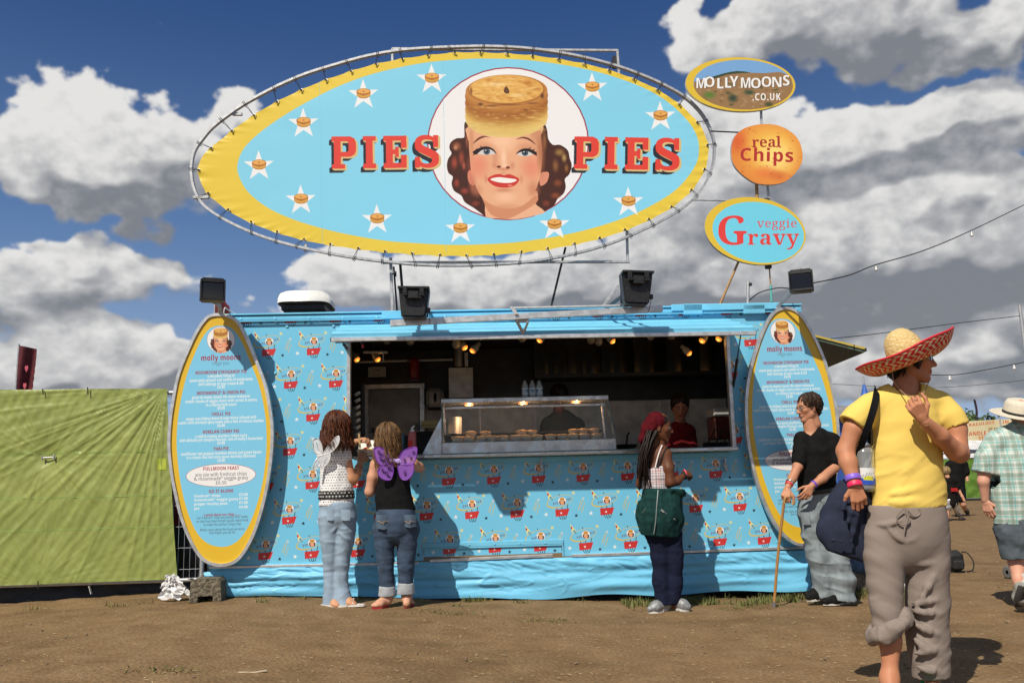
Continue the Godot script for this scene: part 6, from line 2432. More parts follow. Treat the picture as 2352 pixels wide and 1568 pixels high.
	# cables
	string_light("thick festoon cable with two bulbs sweeping up to the top right corner", [[1868, 650, 7.6], [1950, 632, 8.0], [2012, 608, 8.4], [2120, 576, 9.0], [2232, 529, 9.8], [2370, 462, 11]], [[2012, 610, 8.4, .5], [2232, 532, 9.8, .55]], .006)
	string_light("thin cable sagging from behind the hat to the far right pole", [[1860, 782, 20], [2000, 768, 21], [2200, 742, 22], [2345, 725, 23]], [], .010)
	string_light("festoon cable with small bulbs right of the man's face", [[2060, 858, 24], [2182, 861, 24], [2260, 850, 24], [2400, 822, 24]], [[2182, 863, 24, 1.2], [2330, 838, 24, 1.2]], .012)
	string_light("faint cable low in the sky above the purple flag", [[1880, 880, 30], [2150, 890, 30], [2400, 868, 30]], [], .008)
	string_light("short slack cable from the right floodlight to the roof rods", [[1717, 694, 8.2], [1745, 672, 8.1], [1790, 661, 8.0], [1822, 664, 7.6]], [], .006)
	t = thing("far_pole", "thin grey mast at the right edge holding up the cables", "pole", Transform3D())
	var pd := 23.0
	var ptop := W(2343, 700, pd)
	mb = MB.new()
	mb.tube(PackedVector3Array([ptop, Vector3(ptop.x + .05, gh(ptop.x, -pd), -pd)]), .045, 8)
	put("mast", mb, M.galv, t)
	# a black rucksack on the ground and the sitting people's kerb stone
	var sp := on_ground(2192, 9.3)
	t = thing("rucksack", "black rucksack with a looped strap standing on the dirt", "rucksack", at_point(sp))
	mb = MB.new()
	mb.box(Vector3(-.03, .115, 0), Vector3(.17, .22, .14), Basis(Vector3.BACK, .08), .05)
	put("sack", mb, worn(.010, .010, .011, .7, 0, .4, 8.0, 81), t)
	mb = MB.new()
	mb.tube(smooth_line(PackedVector3Array([Vector3(.03, .21, .03), Vector3(.08, .20, .05), Vector3(.125, .12, .07), Vector3(.11, .03, .08), Vector3(.04, .012, .09)])), .014, 6, false, .5)
	put("strap", mb, M.black, t)
	mb = MB.new()
	mb.box(Vector3(-.03, .08, .075), Vector3(.11, .10, .04), Basis(), .018)
	put("pocket", mb, mat(.012, .012, .013, .7), t)
	# child's buggy, cut by the frame
	var bp := on_ground(2345, 8.6)
	t = thing("buggy", "child's buggy with grey wheels and red frame at the right edge", "buggy", at_point(bp))
	for w in [[-.145, .0, -.05], [-.08, .0, .10], [.25, .0, -.05], [.25, .0, .12]]:
		mb = MB.new()
		mb.lathe(PackedVector2Array([Vector2(.02, -.016), Vector2(.05, -.018), Vector2(.062, -.010), Vector2(.062, .010), Vector2(.05, .018), Vector2(.02, .016)]), 18, Transform3D(Basis(Vector3.UP, .25) * Basis(Vector3.BACK, PI / 2), Vector3(w[0], .062, w[2])))
		put("wheel", mb, mat(.13, .13, .125, .7), t)
	mb = MB.new()
	mb.bar(Vector3(-.14, .075, -.05), Vector3(.25, .10, -.05), .02, .02)
	mb.bar(Vector3(-.08, .075, .10), Vector3(.25, .10, .12), .02, .02)
	put("frame", mb, mat(.40, .03, .02, .4), t)
	mb = MB.new()
	mb.bar(Vector3(-.06, .07, -.02), Vector3(-.05, .30, -.04), .02, .02)
	mb.bar(Vector3(-.05, .30, -.04), Vector3(.35, .85, .25), .022, .022)
	mb.bar(Vector3(.25, .10, .05), Vector3(.10, .60, .05), .022, .022)
	mb.bar(Vector3(.35, .85, .25), Vector3(.55, .85, .25), .022, .022)
	put("push_frame", mb, M.dark_metal, t)
	mb = MB.new()
	mb.thick_sheet(6, 8, func(u, v): return Vector3(lerpf(.05, .35, u), .22 + .4 * v * v, lerpf(.05, -.15, v) - .05 * sin(u * PI)), .02)
	put("seat", mb, M.black, t)

# ---------- what stands on the counter
func build_counter_goods() -> void:
	var y: float = M.sill + .024
	var p := L(947, 1052, -.02)
	var t := thing("ketchup_bottle", "pink squeezy sauce bottle with white nozzle beside teal cup", "bottle", van * at_point(Vector3(p.x, y, -.02)))
	var mb := MB.new()
	mb.lathe(PackedVector2Array([Vector2(.001, 0), Vector2(.036, 0), Vector2(.038, .01), Vector2(.038, .17), Vector2(.030, .20), Vector2(.022, .21)]), 18)
	put("body", mb, mat(.50, .12, .11, .35), t)
	mb = MB.new()
	mb.lathe(PackedVector2Array([Vector2(.024, .205), Vector2(.020, .222), Vector2(.010, .228), Vector2(.007, .25), Vector2(.001, .252)]), 14)
	mb.bar(Vector3(0, .245, 0), Vector3(.022, .262, 0), .012, .012)
	put("nozzle", mb, M.white, t)
	mb = MB.new()
	var lab := mat(.60, .02, .015, .4)
	mb.sheet(8, 2, func(u, v): return Vector3(sin(lerpf(-1.0, .1, u)) * .0387, lerpf(.05, .13, v), cos(lerpf(-1.0, .1, u)) * .0387))
	put("label_band", mb, lab, t)
	p = L(922, 1052, -.05)
	t = thing("teal_cup", "tall teal paper cup on the counter behind the purple wings", "cup", van * at_point(Vector3(p.x, y, -.05)))
	mb = MB.new()
	mb.lathe(PackedVector2Array([Vector2(.001, 0), Vector2(.027, 0), Vector2(.033, .19), Vector2(.035, .192), Vector2(.031, .188), Vector2(.026, .02)]), 18)
	put("body", mb, worn(.02, .13, .20, .4, 0, .2, 10.0, 90), t)
	# open foam box of food between the two young women
	p = L(842, 1050, .14)
	t = thing("takeaway_box", "open white foam takeaway box of chips and ketchup held over the counter", "food box", van * at_point(Vector3(p.x, y, .13)))
	mb = MB.new()
	mb.lathe(PackedVector2Array([Vector2(.001, 0), Vector2(.085, 0), Vector2(.115, .05), Vector2(.112, .05), Vector2(.082, .006), Vector2(.001, .006)]), 4, Transform3D(Basis(Vector3.UP, PI / 4), Vector3.ZERO))
	put("tray", mb, mat(.72, .71, .66, .6), t)
	mb = MB.new()
	mb.thick_sheet(4, 4, func(u, v): return Vector3(lerpf(-.085, .085, u), .045 + v * .095, -.082 - .03 * v), .012)
	put("lid", mb, mat(.74, .73, .68, .6), t)
	for k in 16:
		mb = MB.new()
		var c := Vector3(rng.randf_range(-.05, .05), .045 + rng.randf() * .015, rng.randf_range(-.05, .05))
		mb.box(c, Vector3(.05, .011, .011), Basis(Vector3(rng.randf() - .5, 2, rng.randf() - .5).normalized(), rng.randf() * TAU), .003)
		put("chip", mb, mat(.62, .40, .12, .6), t)
	mb = MB.new()
	mb.lathe(PackedVector2Array([Vector2(.028, 0), Vector2(.022, .012), Vector2(.001, .018)]), 10, at_point(Vector3(-.005, .056, .02)))
	put("ketchup", mb, mat(.40, .012, .006, .2), t)

# ---------- bodies and cloth: a field of joined, tapered capsules, meshed as surface nets
class Field:
	var ops := []  # kind, a, b, ra, rb, k, flat, axis | kind, centre, radii, k, basis
	var cuts := []
	var axis := Vector3.BACK

	func cap(a: Vector3, b: Vector3, ra: float, rb: float, k := 0.02, flat := 1.0) -> void:
		ops.append([0, a, b, ra, rb, k, flat, axis])

	func chain(p: Array, r: Array, k := 0.03, flat := 1.0) -> void:
		for i in p.size() - 1:
			cap(p[i], p[i + 1], r[i], r[i + 1], k, flat)

	func ell(c: Vector3, r: Vector3, k := 0.02, b := Basis()) -> void:
		ops.append([1, c, r, k, b])

	func carve(a: Vector3, b: Vector3, ra: float, rb: float, k := 0.01) -> void:
		ops.append([2, a, b, ra, rb, k, 1.0, axis])

	func cut(p: Vector3, n: Vector3, within := 1e6) -> void:  # keeps what lies behind the plane, near its point
		cuts.append([p, n.normalized(), within * within])

	func bake(mb: MB, h: float, disp: Variant = null, color: Variant = null) -> void:
		var lo := Vector3.ONE * 1e9
		var hi := -lo
		for o in ops:
			if o[0] == 2:
				continue
			if o[0] == 0:
				var r: float = maxf(o[3], o[4])
				lo = lo.min(o[1] - Vector3.ONE * r).min(o[2] - Vector3.ONE * r)
				hi = hi.max(o[1] + Vector3.ONE * r).max(o[2] + Vector3.ONE * r)
			else:
				var rr: float = maxf(o[2].x, maxf(o[2].y, o[2].z))
				lo = lo.min(o[1] - Vector3.ONE * rr)
				hi = hi.max(o[1] + Vector3.ONE * rr)
		var pad := h * 3.0 + (0.03 if disp != null else 0.006)
		lo -= Vector3.ONE * pad
		hi += Vector3.ONE * pad
		var nx := int((hi.x - lo.x) / h) + 2
		var ny := int((hi.y - lo.y) / h) + 2
		var nz := int((hi.z - lo.z) / h) + 2
		var sy := nx
		var sz := nx * ny
		var f := PackedFloat32Array()
		f.resize(sz * nz)
		f.fill(1000.0)
		for o in ops:
			var kind: int = o[0]
			var a: Vector3 = o[1]
			var b: Vector3 = a
			var ra := 0.0
			var rb := 0.0
			var k: float
			var flat := 1.0
			var ax := Vector3.ZERO
			var rad := Vector3.ONE
			var inv := Basis()
			var bl: Vector3
			var bh: Vector3
			if kind == 1:
				rad = o[2]
				k = o[3]
				inv = (o[4] as Basis).transposed()
				var rm := maxf(rad.x, maxf(rad.y, rad.z))
				bl = a - Vector3.ONE * rm
				bh = a + Vector3.ONE * rm
			else:
				b = o[2]
				ra = o[3]
				rb = o[4]
				k = o[5]
				flat = 1.0 / float(o[6]) - 1.0
				ax = o[7]
				var rm := maxf(ra, rb)
				bl = a.min(b) - Vector3.ONE * rm
				bh = a.max(b) + Vector3.ONE * rm
			var m := k + h * 2.5 + (0.02 if disp != null else 0.0)
			var i0 := maxi(0, int((bl.x - m - lo.x) / h))
			var i1 := mini(nx - 1, int((bh.x + m - lo.x) / h) + 1)
			var j0 := maxi(0, int((bl.y - m - lo.y) / h))
			var j1 := mini(ny - 1, int((bh.y + m - lo.y) / h) + 1)
			var k0 := maxi(0, int((bl.z - m - lo.z) / h))
			var k1 := mini(nz - 1, int((bh.z + m - lo.z) / h) + 1)
			var ab := b - a
			var il := 1.0 / maxf(ab.length_squared(), 1e-9)
			var dr := rb - ra
			var rmin := minf(rad.x, minf(rad.y, rad.z))
			var irad := Vector3.ONE / rad
			for kk in range(k0, k1 + 1):
				for jj in range(j0, j1 + 1):
					var id := kk * sz + jj * sy + i0
					for ii in range(i0, i1 + 1):
						var p := lo + Vector3(ii, jj, kk) * h
						var d: float
						if kind == 1:
							var q := (inv * (p - a)) * irad
							var l := q.length()
							var g := (q * irad).length()
							d = l * (l - 1.0) / maxf(g, 1e-6) if l > 0.001 else -rmin
						else:
							var pa := p - a
							var t := clampf(pa.dot(ab) * il, 0.0, 1.0)
							var e := pa - ab * t
							if flat != 0.0:
								e += ax * (e.dot(ax) * flat)
							d = e.length() - (ra + dr * t)
						var o0 := f[id]
						if kind == 2:
							f[id] = maxf(o0, -d)
						elif d > o0 + k:
							pass
						elif d < o0 - k:
							f[id] = d
						else:
							var hh := 0.5 + 0.5 * (o0 - d) / k
							f[id] = o0 + (d - o0) * hh - k * hh * (1.0 - hh)
						id += 1
		var lim := h * 4.0
		if cuts.size() or disp != null:
			var id := 0
			for kk in nz:
				for jj in ny:
					for ii in nx:
						var v := f[id]
						if v < lim:
							var p := lo + Vector3(ii, jj, kk) * h
							if disp != null and v > -lim:
								v += disp.call(p)
							for c in cuts:
								if p.distance_squared_to(c[0]) < c[2]:
									v = maxf(v, (p - c[0]).dot(c[1]))
							f[id] = v
						id += 1
		var at := PackedInt32Array()
		at.resize(sz * nz)
		at.fill(-1)
		var first := mb.v.size()
		var nrm := PackedVector3Array()
		for kk in nz - 1:
			for jj in ny - 1:
				var id := kk * sz + jj * sy - 1
				for ii in nx - 1:
					id += 1
					var f0 := f[id]
					if f0 > lim or f0 < -lim:
						continue
					var f1 := f[id + 1]
					var f2 := f[id + sy]
					var f3 := f[id + sy + 1]
					var f4 := f[id + sz]
					var f5 := f[id + sz + 1]
					var f6 := f[id + sz + sy]
					var f7 := f[id + sz + sy + 1]
					var neg := int(f0 < 0) + int(f1 < 0) + int(f2 < 0) + int(f3 < 0) + int(f4 < 0) + int(f5 < 0) + int(f6 < 0) + int(f7 < 0)
					if neg == 0 or neg == 8:
						continue
					var s := Vector3.ZERO
					var n := 0
					if (f0 < 0) != (f1 < 0):
						s += Vector3(f0 / (f0 - f1), 0, 0)
						n += 1
					if (f2 < 0) != (f3 < 0):
						s += Vector3(f2 / (f2 - f3), 1, 0)
						n += 1
					if (f4 < 0) != (f5 < 0):
						s += Vector3(f4 / (f4 - f5), 0, 1)
						n += 1
					if (f6 < 0) != (f7 < 0):
						s += Vector3(f6 / (f6 - f7), 1, 1)
						n += 1
					if (f0 < 0) != (f2 < 0):
						s += Vector3(0, f0 / (f0 - f2), 0)
						n += 1
					if (f1 < 0) != (f3 < 0):
						s += Vector3(1, f1 / (f1 - f3), 0)
						n += 1
					if (f4 < 0) != (f6 < 0):
						s += Vector3(0, f4 / (f4 - f6), 1)
						n += 1
					if (f5 < 0) != (f7 < 0):
						s += Vector3(1, f5 / (f5 - f7), 1)
						n += 1
					if (f0 < 0) != (f4 < 0):
						s += Vector3(0, 0, f0 / (f0 - f4))
						n += 1
					if (f1 < 0) != (f5 < 0):
						s += Vector3(1, 0, f1 / (f1 - f5))
						n += 1
					if (f2 < 0) != (f6 < 0):
						s += Vector3(0, 1, f2 / (f2 - f6))
						n += 1
					if (f3 < 0) != (f7 < 0):
						s += Vector3(1, 1, f3 / (f3 - f7))
						n += 1
					var p := lo + (Vector3(ii, jj, kk) + s / n) * h
					at[id] = mb.vert(p, Vector3.ZERO, Vector2.ZERO, color.call(p) if color != null else Color.WHITE)
		nrm.resize(mb.v.size() - first)
		var quads := PackedInt32Array()
		for kk in range(1, nz - 1):
			for jj in range(1, ny - 1):
				var id := kk * sz + jj * sy
				for ii in range(1, nx - 1):
					id += 1
					if at[id] < 0:
						continue
					var f0 := f[id]
					for e in 3:
						var st: int = [1, sy, sz][e]
						var f1 := f[id + st]
						if (f0 < 0) == (f1 < 0):
							continue
						var u: int = [sy, sz, 1][e]
						var w: int = [sz, 1, sy][e]
						var q0 := at[id]
						var q1 := at[id - u]
						var q2 := at[id - u - w]
						var q3 := at[id - w]
						if q1 < 0 or q2 < 0 or q3 < 0:
							continue
						var g := (mb.v[q2] - mb.v[q0]).cross(mb.v[q3] - mb.v[q1])
						var out := 1.0 if f0 < 0 else -1.0
						if g[e] * out < 0.0:
							g = -g
						nrm[q0 - first] += g
						nrm[q1 - first] += g
						nrm[q2 - first] += g
						nrm[q3 - first] += g
						quads.append_array(PackedInt32Array([q0, q1, q2, q3]))
		for i in nrm.size():
			mb.n[first + i] = nrm[i].normalized()
		for i in range(0, quads.size(), 4):
			mb.tri(quads[i], quads[i + 1], quads[i + 2])
			mb.tri(quads[i], quads[i + 2], quads[i + 3])
		if color != null:
			mb.coloured = true

# ---------- people
var base := Vector3.ZERO  # the feet of the person being built
var dist := 7.0
var fold := FastNoiseLite.new()
var fold1 := FastNoiseLite.new()

func j(px: float, py: float, dz := 0.0) -> Vector3:  # a joint, from where the photograph shows it and how far it is in front of the body's middle
	return W(px, py, dist - dz) - base

func run(F: Field, list: Array, k := 0.03, flat := 1.0) -> void:  # [x, y, dz, radius] ...
	var p := []
	var r := []
	for q in list:
		p.append(j(q[0], q[1], q[2]))
		r.append(q[3])
	F.chain(p, r, k, flat)

func ridges(F: Field, list: Array, cx: float, r: float, flat: float, size: float) -> void:  # single folds that lie on a round limb or trunk: x, y to x, y
	for q in list:
		var last := Vector3.ZERO
		for k in 6:
			var u := k / 5.0
			var x := lerpf(q[0], q[2], u)
			var y := lerpf(q[1], q[3], u) + 5.0 * sin(u * PI)
			var dx := (x - cx) * dist / F_LEN
			var p := j(x, y, flat * sqrt(maxf(r * r - dx * dx, .0001)) - size * .45)
			if k > 0:
				F.cap(last, p, size * (.25 + sin((u - .2) * PI)), size * (.25 + sin(u * PI)), size * 2.2)
			last = p

func person(label: String, px: float, depth: float, group := "") -> Node3D:
	dist = depth
	base = on_ground(px, depth)
	return thing("person", label, "person", at_point(base), group)

func creases(amp: float, freq: float, lean := Vector3(1, 1, 1), seed_ := 0.0) -> Variant:  # narrow ridges between broad soft hollows
	return func(p: Vector3) -> float:
		var q := p * lean * freq + Vector3(seed_, seed_ * 2.0, 0)
		var a := fold1.get_noise_3d(q.x, q.y, q.z)
		var b := fold1.get_noise_3d(q.x * 2.2 + 40.0, q.y * 2.2, q.z * 2.2)
		var r := maxf(0.0, 1.0 - absf(fold1.get_noise_3d(q.x * .9 + 70.0, q.y * .9, q.z * .9)) * 3.2)
		return -amp * (.8 * a + .25 * b + .55 * r * r)

func skin(r: float, g: float, b: float) -> StandardMaterial3D:
	var m := mat(1, 1, 1, .56, 0, .4)
	m.vertex_color_use_as_albedo = true
	m.subsurf_scatter_enabled = true
	m.subsurf_scatter_strength = .06
	return m

func tone(c: Color) -> Variant:  # uneven skin
	return func(p: Vector3) -> Color:
		var n := fold.get_noise_3d(p.x * 14.0, p.y * 14.0, p.z * 14.0)
		return Color(c.r * (1.0 + .10 * n), c.g * (1.0 + .14 * n), c.b * (1.0 + .16 * n))

func look(forward: Vector3, roll := 0.0) -> Basis:
	var f := forward.normalized()
	var x := Vector3.UP.cross(f).normalized()
	return Basis(x, f.cross(x), f) * Basis(Vector3.BACK, roll)

func head(mb: MB, c: Vector3, b: Basis, s: float, col: Color, lips: Color, brow: Color, cell := 0.005, jaw := 1.0) -> void:
	var F := Field.new()
	var q := func(x: float, y: float, z: float) -> Vector3: return c + b * (Vector3(x, y, z) * s)
	F.ell(q.call(0, .045, -.012), Vector3(.077, .092, .098) * s, .01, b)
	F.ell(q.call(0, -.018, .028), Vector3(.064, .092, .070) * s, .03, b)
	for sd in [-1.0, 1.0]:
		F.cap(q.call(sd * .050 * jaw, -.052, .0), q.call(sd * .016, -.100, .062), .022 * s, .020 * s, .025)
		F.ell(q.call(sd * .040, -.012, .062), Vector3(.026, .024, .024) * s, .02, b)
	F.ell(q.call(0, -.102, .064), Vector3(.024, .020, .022) * s, .02, b)
	F.cap(q.call(-.034, .026, .080), q.call(.034, .026, .080), .013 * s, .013 * s, .018)
	F.cap(q.call(0, .018, .090), q.call(0, -.026, .113), .0085 * s, .0125 * s, .012)
	for sd in [-1.0, 1.0]:
		F.ell(q.call(sd * .012, -.030, .100), Vector3(.009, .008, .011) * s, .008, b)
	F.cap(q.call(-.017, -.057, .090), q.call(.017, -.057, .090), .0075 * s, .0075 * s, .008)
	F.cap(q.call(-.014, -.069, .088), q.call(.014, -.069, .088), .0085 * s, .0085 * s, .008)
	F.carve(q.call(-.026, -.0630, .101), q.call(.026, -.0630, .101), .0030 * s, .0030 * s)
	for sd in [-1.0, 1.0]:
		F.carve(q.call(sd * .020, .006, .103), q.call(sd * .044, .006, .094), .0135 * s, .0125 * s)
		F.ell(q.call(sd * .079, -.006, -.008), Vector3(.009, .032, .019) * s, .008, b * Basis(Vector3.UP, sd * .35))
		F.carve(q.call(sd * .092, .002, -.002), q.call(sd * .092, -.012, -.002), .0085 * s, .007 * s)
	F.cap(q.call(0, -.05, -.02), q.call(0, -.15, -.04), .056 * s, .058 * s, .03)
	var inv := b.transposed()
	var n := fold
	F.bake(mb, cell, null, func(p: Vector3) -> Color:
		var l := (inv * (p - c)) / s
		var k := n.get_noise_3d(p.x * 40.0, p.y * 40.0, p.z * 40.0) * .06
		var o := Color(col.r * (1 + k), col.g * (1 + k), col.b * (1 + k))
		if l.z > .05:
			var red := exp(-(Vector2(absf(l.x) - .042, l.y + .02) / .022).length_squared()) * .35 + exp(-(Vector2(l.x, l.y + .028) / .014).length_squared()) * .35
			o = o.lerp(Color(col.r * .95, col.g * .55, col.b * .5), red)
			var lip := smoothstep(1.15, .85, Vector2(l.x / .026, (l.y + .063) / .0125).length())
			o = o.lerp(lips, lip)
			var arc := .036 - absf(absf(l.x) - .030) * .22
			var br := smoothstep(.0065, .004, absf(l.y - arc)) * smoothstep(.010, .014, absf(l.x)) * smoothstep(.056, .050, absf(l.x))
			o = o.lerp(brow, br * .9)
		return o)

func eyes(t: Node3D, c: Vector3, b: Basis, s: float, iris := Color(.06, .035, .02)) -> void:
	for sd in [-1.0, 1.0]:
		var mb := MB.new()
		var at := c + b * (Vector3(sd * .031, .007, .0815) * s)
		mb.lathe(PackedVector2Array([Vector2(.0002, -.0125), Vector2(.0075, -.010), Vector2(.0122, -.003), Vector2(.0122, .003), Vector2(.0085, .0090)]), 14, Transform3D(b * Basis(Vector3.RIGHT, PI / 2), at).scaled_local(Vector3.ONE * s))
		var e := put("eye", mb, mat(.62, .60, .57, .2), t)
		mb = MB.new()
		mb.lathe(PackedVector2Array([Vector2(.0088, .0088), Vector2(.0062, .0114), Vector2(.0001, .0130)]), 14, Transform3D(b * Basis(Vector3.RIGHT, PI / 2), at).scaled_local(Vector3.ONE * s))
		put("iris", mb, mat(iris.r, iris.g, iris.b, .1), e)

func hand(mb: MB, wrist: Vector3, fwd: Vector3, back: Vector3, thumb: float, curl: float, s: float, col: Color, cell := 0.004, spread := 1.0) -> void:
	var F := Field.new()
	fwd = fwd.normalized()
	back = (back - fwd * back.dot(fwd)).normalized()
	var side := fwd.cross(back) * thumb  # towards the thumb
	for i in 4:
		var u := 1.5 - i
		var kn := wrist + (fwd * (.088 - absf(u - .4) * .006) + side * u * .020) * s
		F.cap(wrist + (fwd * .012 + side * u * .010) * s, kn, .0145 * s, .0115 * s, .012)
		var d := (fwd + side * u * .05 * spread).normalized()
		var p := kn
		var len0: float = [.042, .047, .044, .034][i]
		for ph in 3:
			var ang: float = curl * [.75, 1.25, .7][ph] * (1.0 + .08 * i)
			d = d.rotated(d.cross(-back).normalized(), ang)
			var e: Vector3 = p + d * len0 * [1.0, .66, .52][ph] * s
			F.cap(p, e, [.0100, .0090, .0082][ph] * s, [.0090, .0082, .0070][ph] * s, .003)
			p = e
	var tb := wrist + (fwd * .026 + side * .022) * s
	var td := (fwd * .75 + side * .75 - back * .35).normalized()
	for ph in 3:
		var e: Vector3 = tb + td * [.044, .034, .027][ph] * s
		F.cap(tb, e, [.0150, .0108, .0095][ph] * s, [.0108, .0095, .0075][ph] * s, .006)
		tb = e
		td = (td + (fwd * .5 - side * .45 - back * .35) * (.35 + curl * .4)).normalized()
	F.cap(wrist - fwd * .02 * s, wrist + fwd * .02 * s, .024 * s, .020 * s, .012)
	F.bake(mb, cell, null, tone(col))

func foot(F: Field, ankle: Vector3, heel: Vector3, toe: Vector3, s := 1.0) -> void:
	F.cap(ankle, heel + Vector3(0, .028, 0) * s, .036 * s, .030 * s, .03)
	F.cap(ankle, heel.lerp(toe, .62) + Vector3(0, .026, 0), .034 * s, .026 * s, .03)
	F.cap(heel.lerp(toe, .45) + Vector3(0, .026, 0), toe + Vector3(0, .014, 0), .034 * s, .016 * s, .025)
	var side := (toe - heel).cross(Vector3.UP).normalized() * .028 * s
	F.cap(heel.lerp(toe, .6) + side + Vector3(0, .016, 0), toe + side * .7 + Vector3(0, .012, 0), .018 * s, .012 * s, .02)
	F.cap(heel.lerp(toe, .6) - side + Vector3(0, .016, 0), toe - side * .9 - (toe - heel) * .08 + Vector3(0, .012, 0), .018 * s, .011 * s, .02)

func shoe(t: Node3D, called: String, heel: Vector3, toe: Vector3, upper: Material, sole: Material, s := 1.0, high := .07) -> void:
	var d := toe - heel
	var F := Field.new()
	F.axis = d.cross(Vector3.UP).normalized()
	F.cap(heel + d * .08 + Vector3(0, .03, 0), heel + d * .10 + Vector3(0, high, 0), .040 * s, .036 * s, .02)
	F.cap(heel + d * .10 + Vector3(0, .035, 0), heel + d * .62 + Vector3(0, .035, 0), .040 * s, .046 * s, .02)
	F.cap(heel + d * .2 + Vector3(0, high * .9, 0), heel + d * .62 + Vector3(0, .05, 0), .032 * s, .032 * s, .03)
	F.cap(heel + d * .60 + Vector3(0, .032, 0), heel + d * .93 + Vector3(0, .026, 0), .045 * s, .030 * s, .03)
	F.cut(Vector3(0, minf(heel.y, toe.y) + .008, 0), Vector3.DOWN)
	var mb := MB.new()
	F.bake(mb, .007, creases(.003, 14.0))
	var sh := put(called, mb, upper, t)
	var side := d.cross(Vector3.UP).normalized() * .047 * s
	var o := PackedVector2Array()
	for k in 20:
		var a := TAU * k / 20.0
		var w := (.82 + .22 * sin(a * .5 + .4)) if cos(a) > 0 else .86
		o.append(Vector2(cos(a), sin(a) * w))
	mb = MB.new()
	var c := (heel + toe) * .5
	mb.poly(o, -.004, .022, Transform3D(Basis(d * .52, side, Vector3.UP), Vector3(c.x, minf(heel.y, toe.y), c.z)))
	put("sole", mb, sole, sh)
	mb = MB.new()
	for k in 4:
		var p := heel + d * (.40 + .075 * k) + Vector3(0, .085 * s - .008 * k, 0)
		mb.tube(PackedVector3Array([p - side * .42, p + Vector3(0, .006, 0), p + side * .42]), .003, 4)
	if high > .065:
		var la := put("laces", mb, mat(.5, .5, .5, .8), sh)
		la.set_meta("kind", "stuff")

func band(t: Node3D, called: String, c: Vector3, dir: Vector3, r: float, wide: float, m: Material) -> void:
	var mb := MB.new()
	var y := dir.normalized()
	var x := y.cross(Vector3(.2, .3, 1)).normalized()
	mb.lathe(PackedVector2Array([Vector2(r - .003, -wide * .5), Vector2(r, -wide * .5), Vector2(r + .0015, 0), Vector2(r, wide * .5), Vector2(r - .003, wide * .5)]), 20, Transform3D(Basis(x, y, x.cross(y)), c))
	put(called, mb, m, t)

func strands(mb: MB, c: Vector3, r: Vector3, b: Basis, n: int, down: float, wave: float, thick: float, seed_: int, from_deg := 0.0, to_deg := 360.0, gather := 0.0) -> void:  # locks that lie on the skull and hang
	var g := RandomNumberGenerator.new()
	g.seed = seed_
	for i in n:
		var az := deg_to_rad(g.randf_range(from_deg, to_deg))
		var e0 := g.randf_range(.1, 1.45)
		var pts := PackedVector3Array()
		var rad := PackedFloat32Array()
		var ph := g.randf() * TAU
		var lift := g.randf_range(.98, 1.07)
		var len_ := down * g.randf_range(.65, 1.08)
		var y := 0.0
		for s in 9:
			var t := s / 8.0
			var el := lerpf(e0, -.25, minf(t * 1.8, 1.0))
			var d := Vector3(sin(az) * cos(el), sin(el), cos(az) * cos(el))
			var p := c + b * (d * r * lift)
			if t > .55:
				y = (t - .55) / .45 * len_
				p += Vector3(0, -y, 0) + (c - p) * Vector3(gather, 0, gather) * (t - .55)
			p += Vector3(sin(ph + t * 11.0), 0, cos(ph * 1.3 + t * 9.0)) * wave * t
			pts.append(p)
			rad.append(thick * (1.0 - .75 * t) * (.4 if s == 0 else 1.0))
		mb.tube(pts, rad, 4, false, 1.0, false)

func hair_mat(lo: Color, hi: Color) -> StandardMaterial3D:
	var m := mat(1, 1, 1, .5, 0, .35)
	tri_map(m, mottle(.4), Vector3(9, 2, 9))
	m.albedo_color = lo.lerp(hi, .85).linear_to_srgb()
	return m

func denim(lo: Color, hi: Color, seed_: int) -> StandardMaterial3D:
	var m := mat(1, 1, 1, .85)
	tri_map(m, mottle(.1 if hi.r < lo.r * 2.0 else .2), Vector3(2.2, 1.3, 2.2))
	m.albedo_color = lo.lerp(hi, .6).linear_to_srgb()
	return relief(m, grey_tex(seed_ + 1, .06, 128), .08)

func cloth(r: float, g: float, b: float, vary := .12) -> StandardMaterial3D:
	var m := worn(r, g, b, .9, 0, vary, 4.0, 55)
	m.metallic_specular = .22
	return m

func dots(bg: Color, fg: Color, size: float, cell: int, scale: float) -> StandardMaterial3D:
	var cv := Canvas.new(128, 128, bg)
	for y in cell + 1:
		for x in cell + 1:
			cv.oval((x + .5 * (y % 2)) * 128.0 / cell, y * 128.0 / cell, size, size, fg)
	var m := mat(1, 1, 1, .8)
	return tri_map(m, cv.texture(), Vector3.ONE * scale)

func tartan(bg: Color, lines: Array, scale: float) -> StandardMaterial3D:
	var cv := Canvas.new(128, 128, bg)
	for q in lines:
		for way in 2:
			for k in 128:
				for wq in int(q[1]):
					var a: int = (int(q[0]) + wq) % 128
					var x := a if way == 0 else k
					var y := k if way == 0 else a
					var o := cv.im.get_pixel(x, y)
					cv.im.set_pixel(x, y, o.lerp((q[2] as Color).linear_to_srgb(), q[3]))
	var m := mat(1, 1, 1, .85)
	return tri_map(m, cv.texture(), Vector3.ONE * scale)

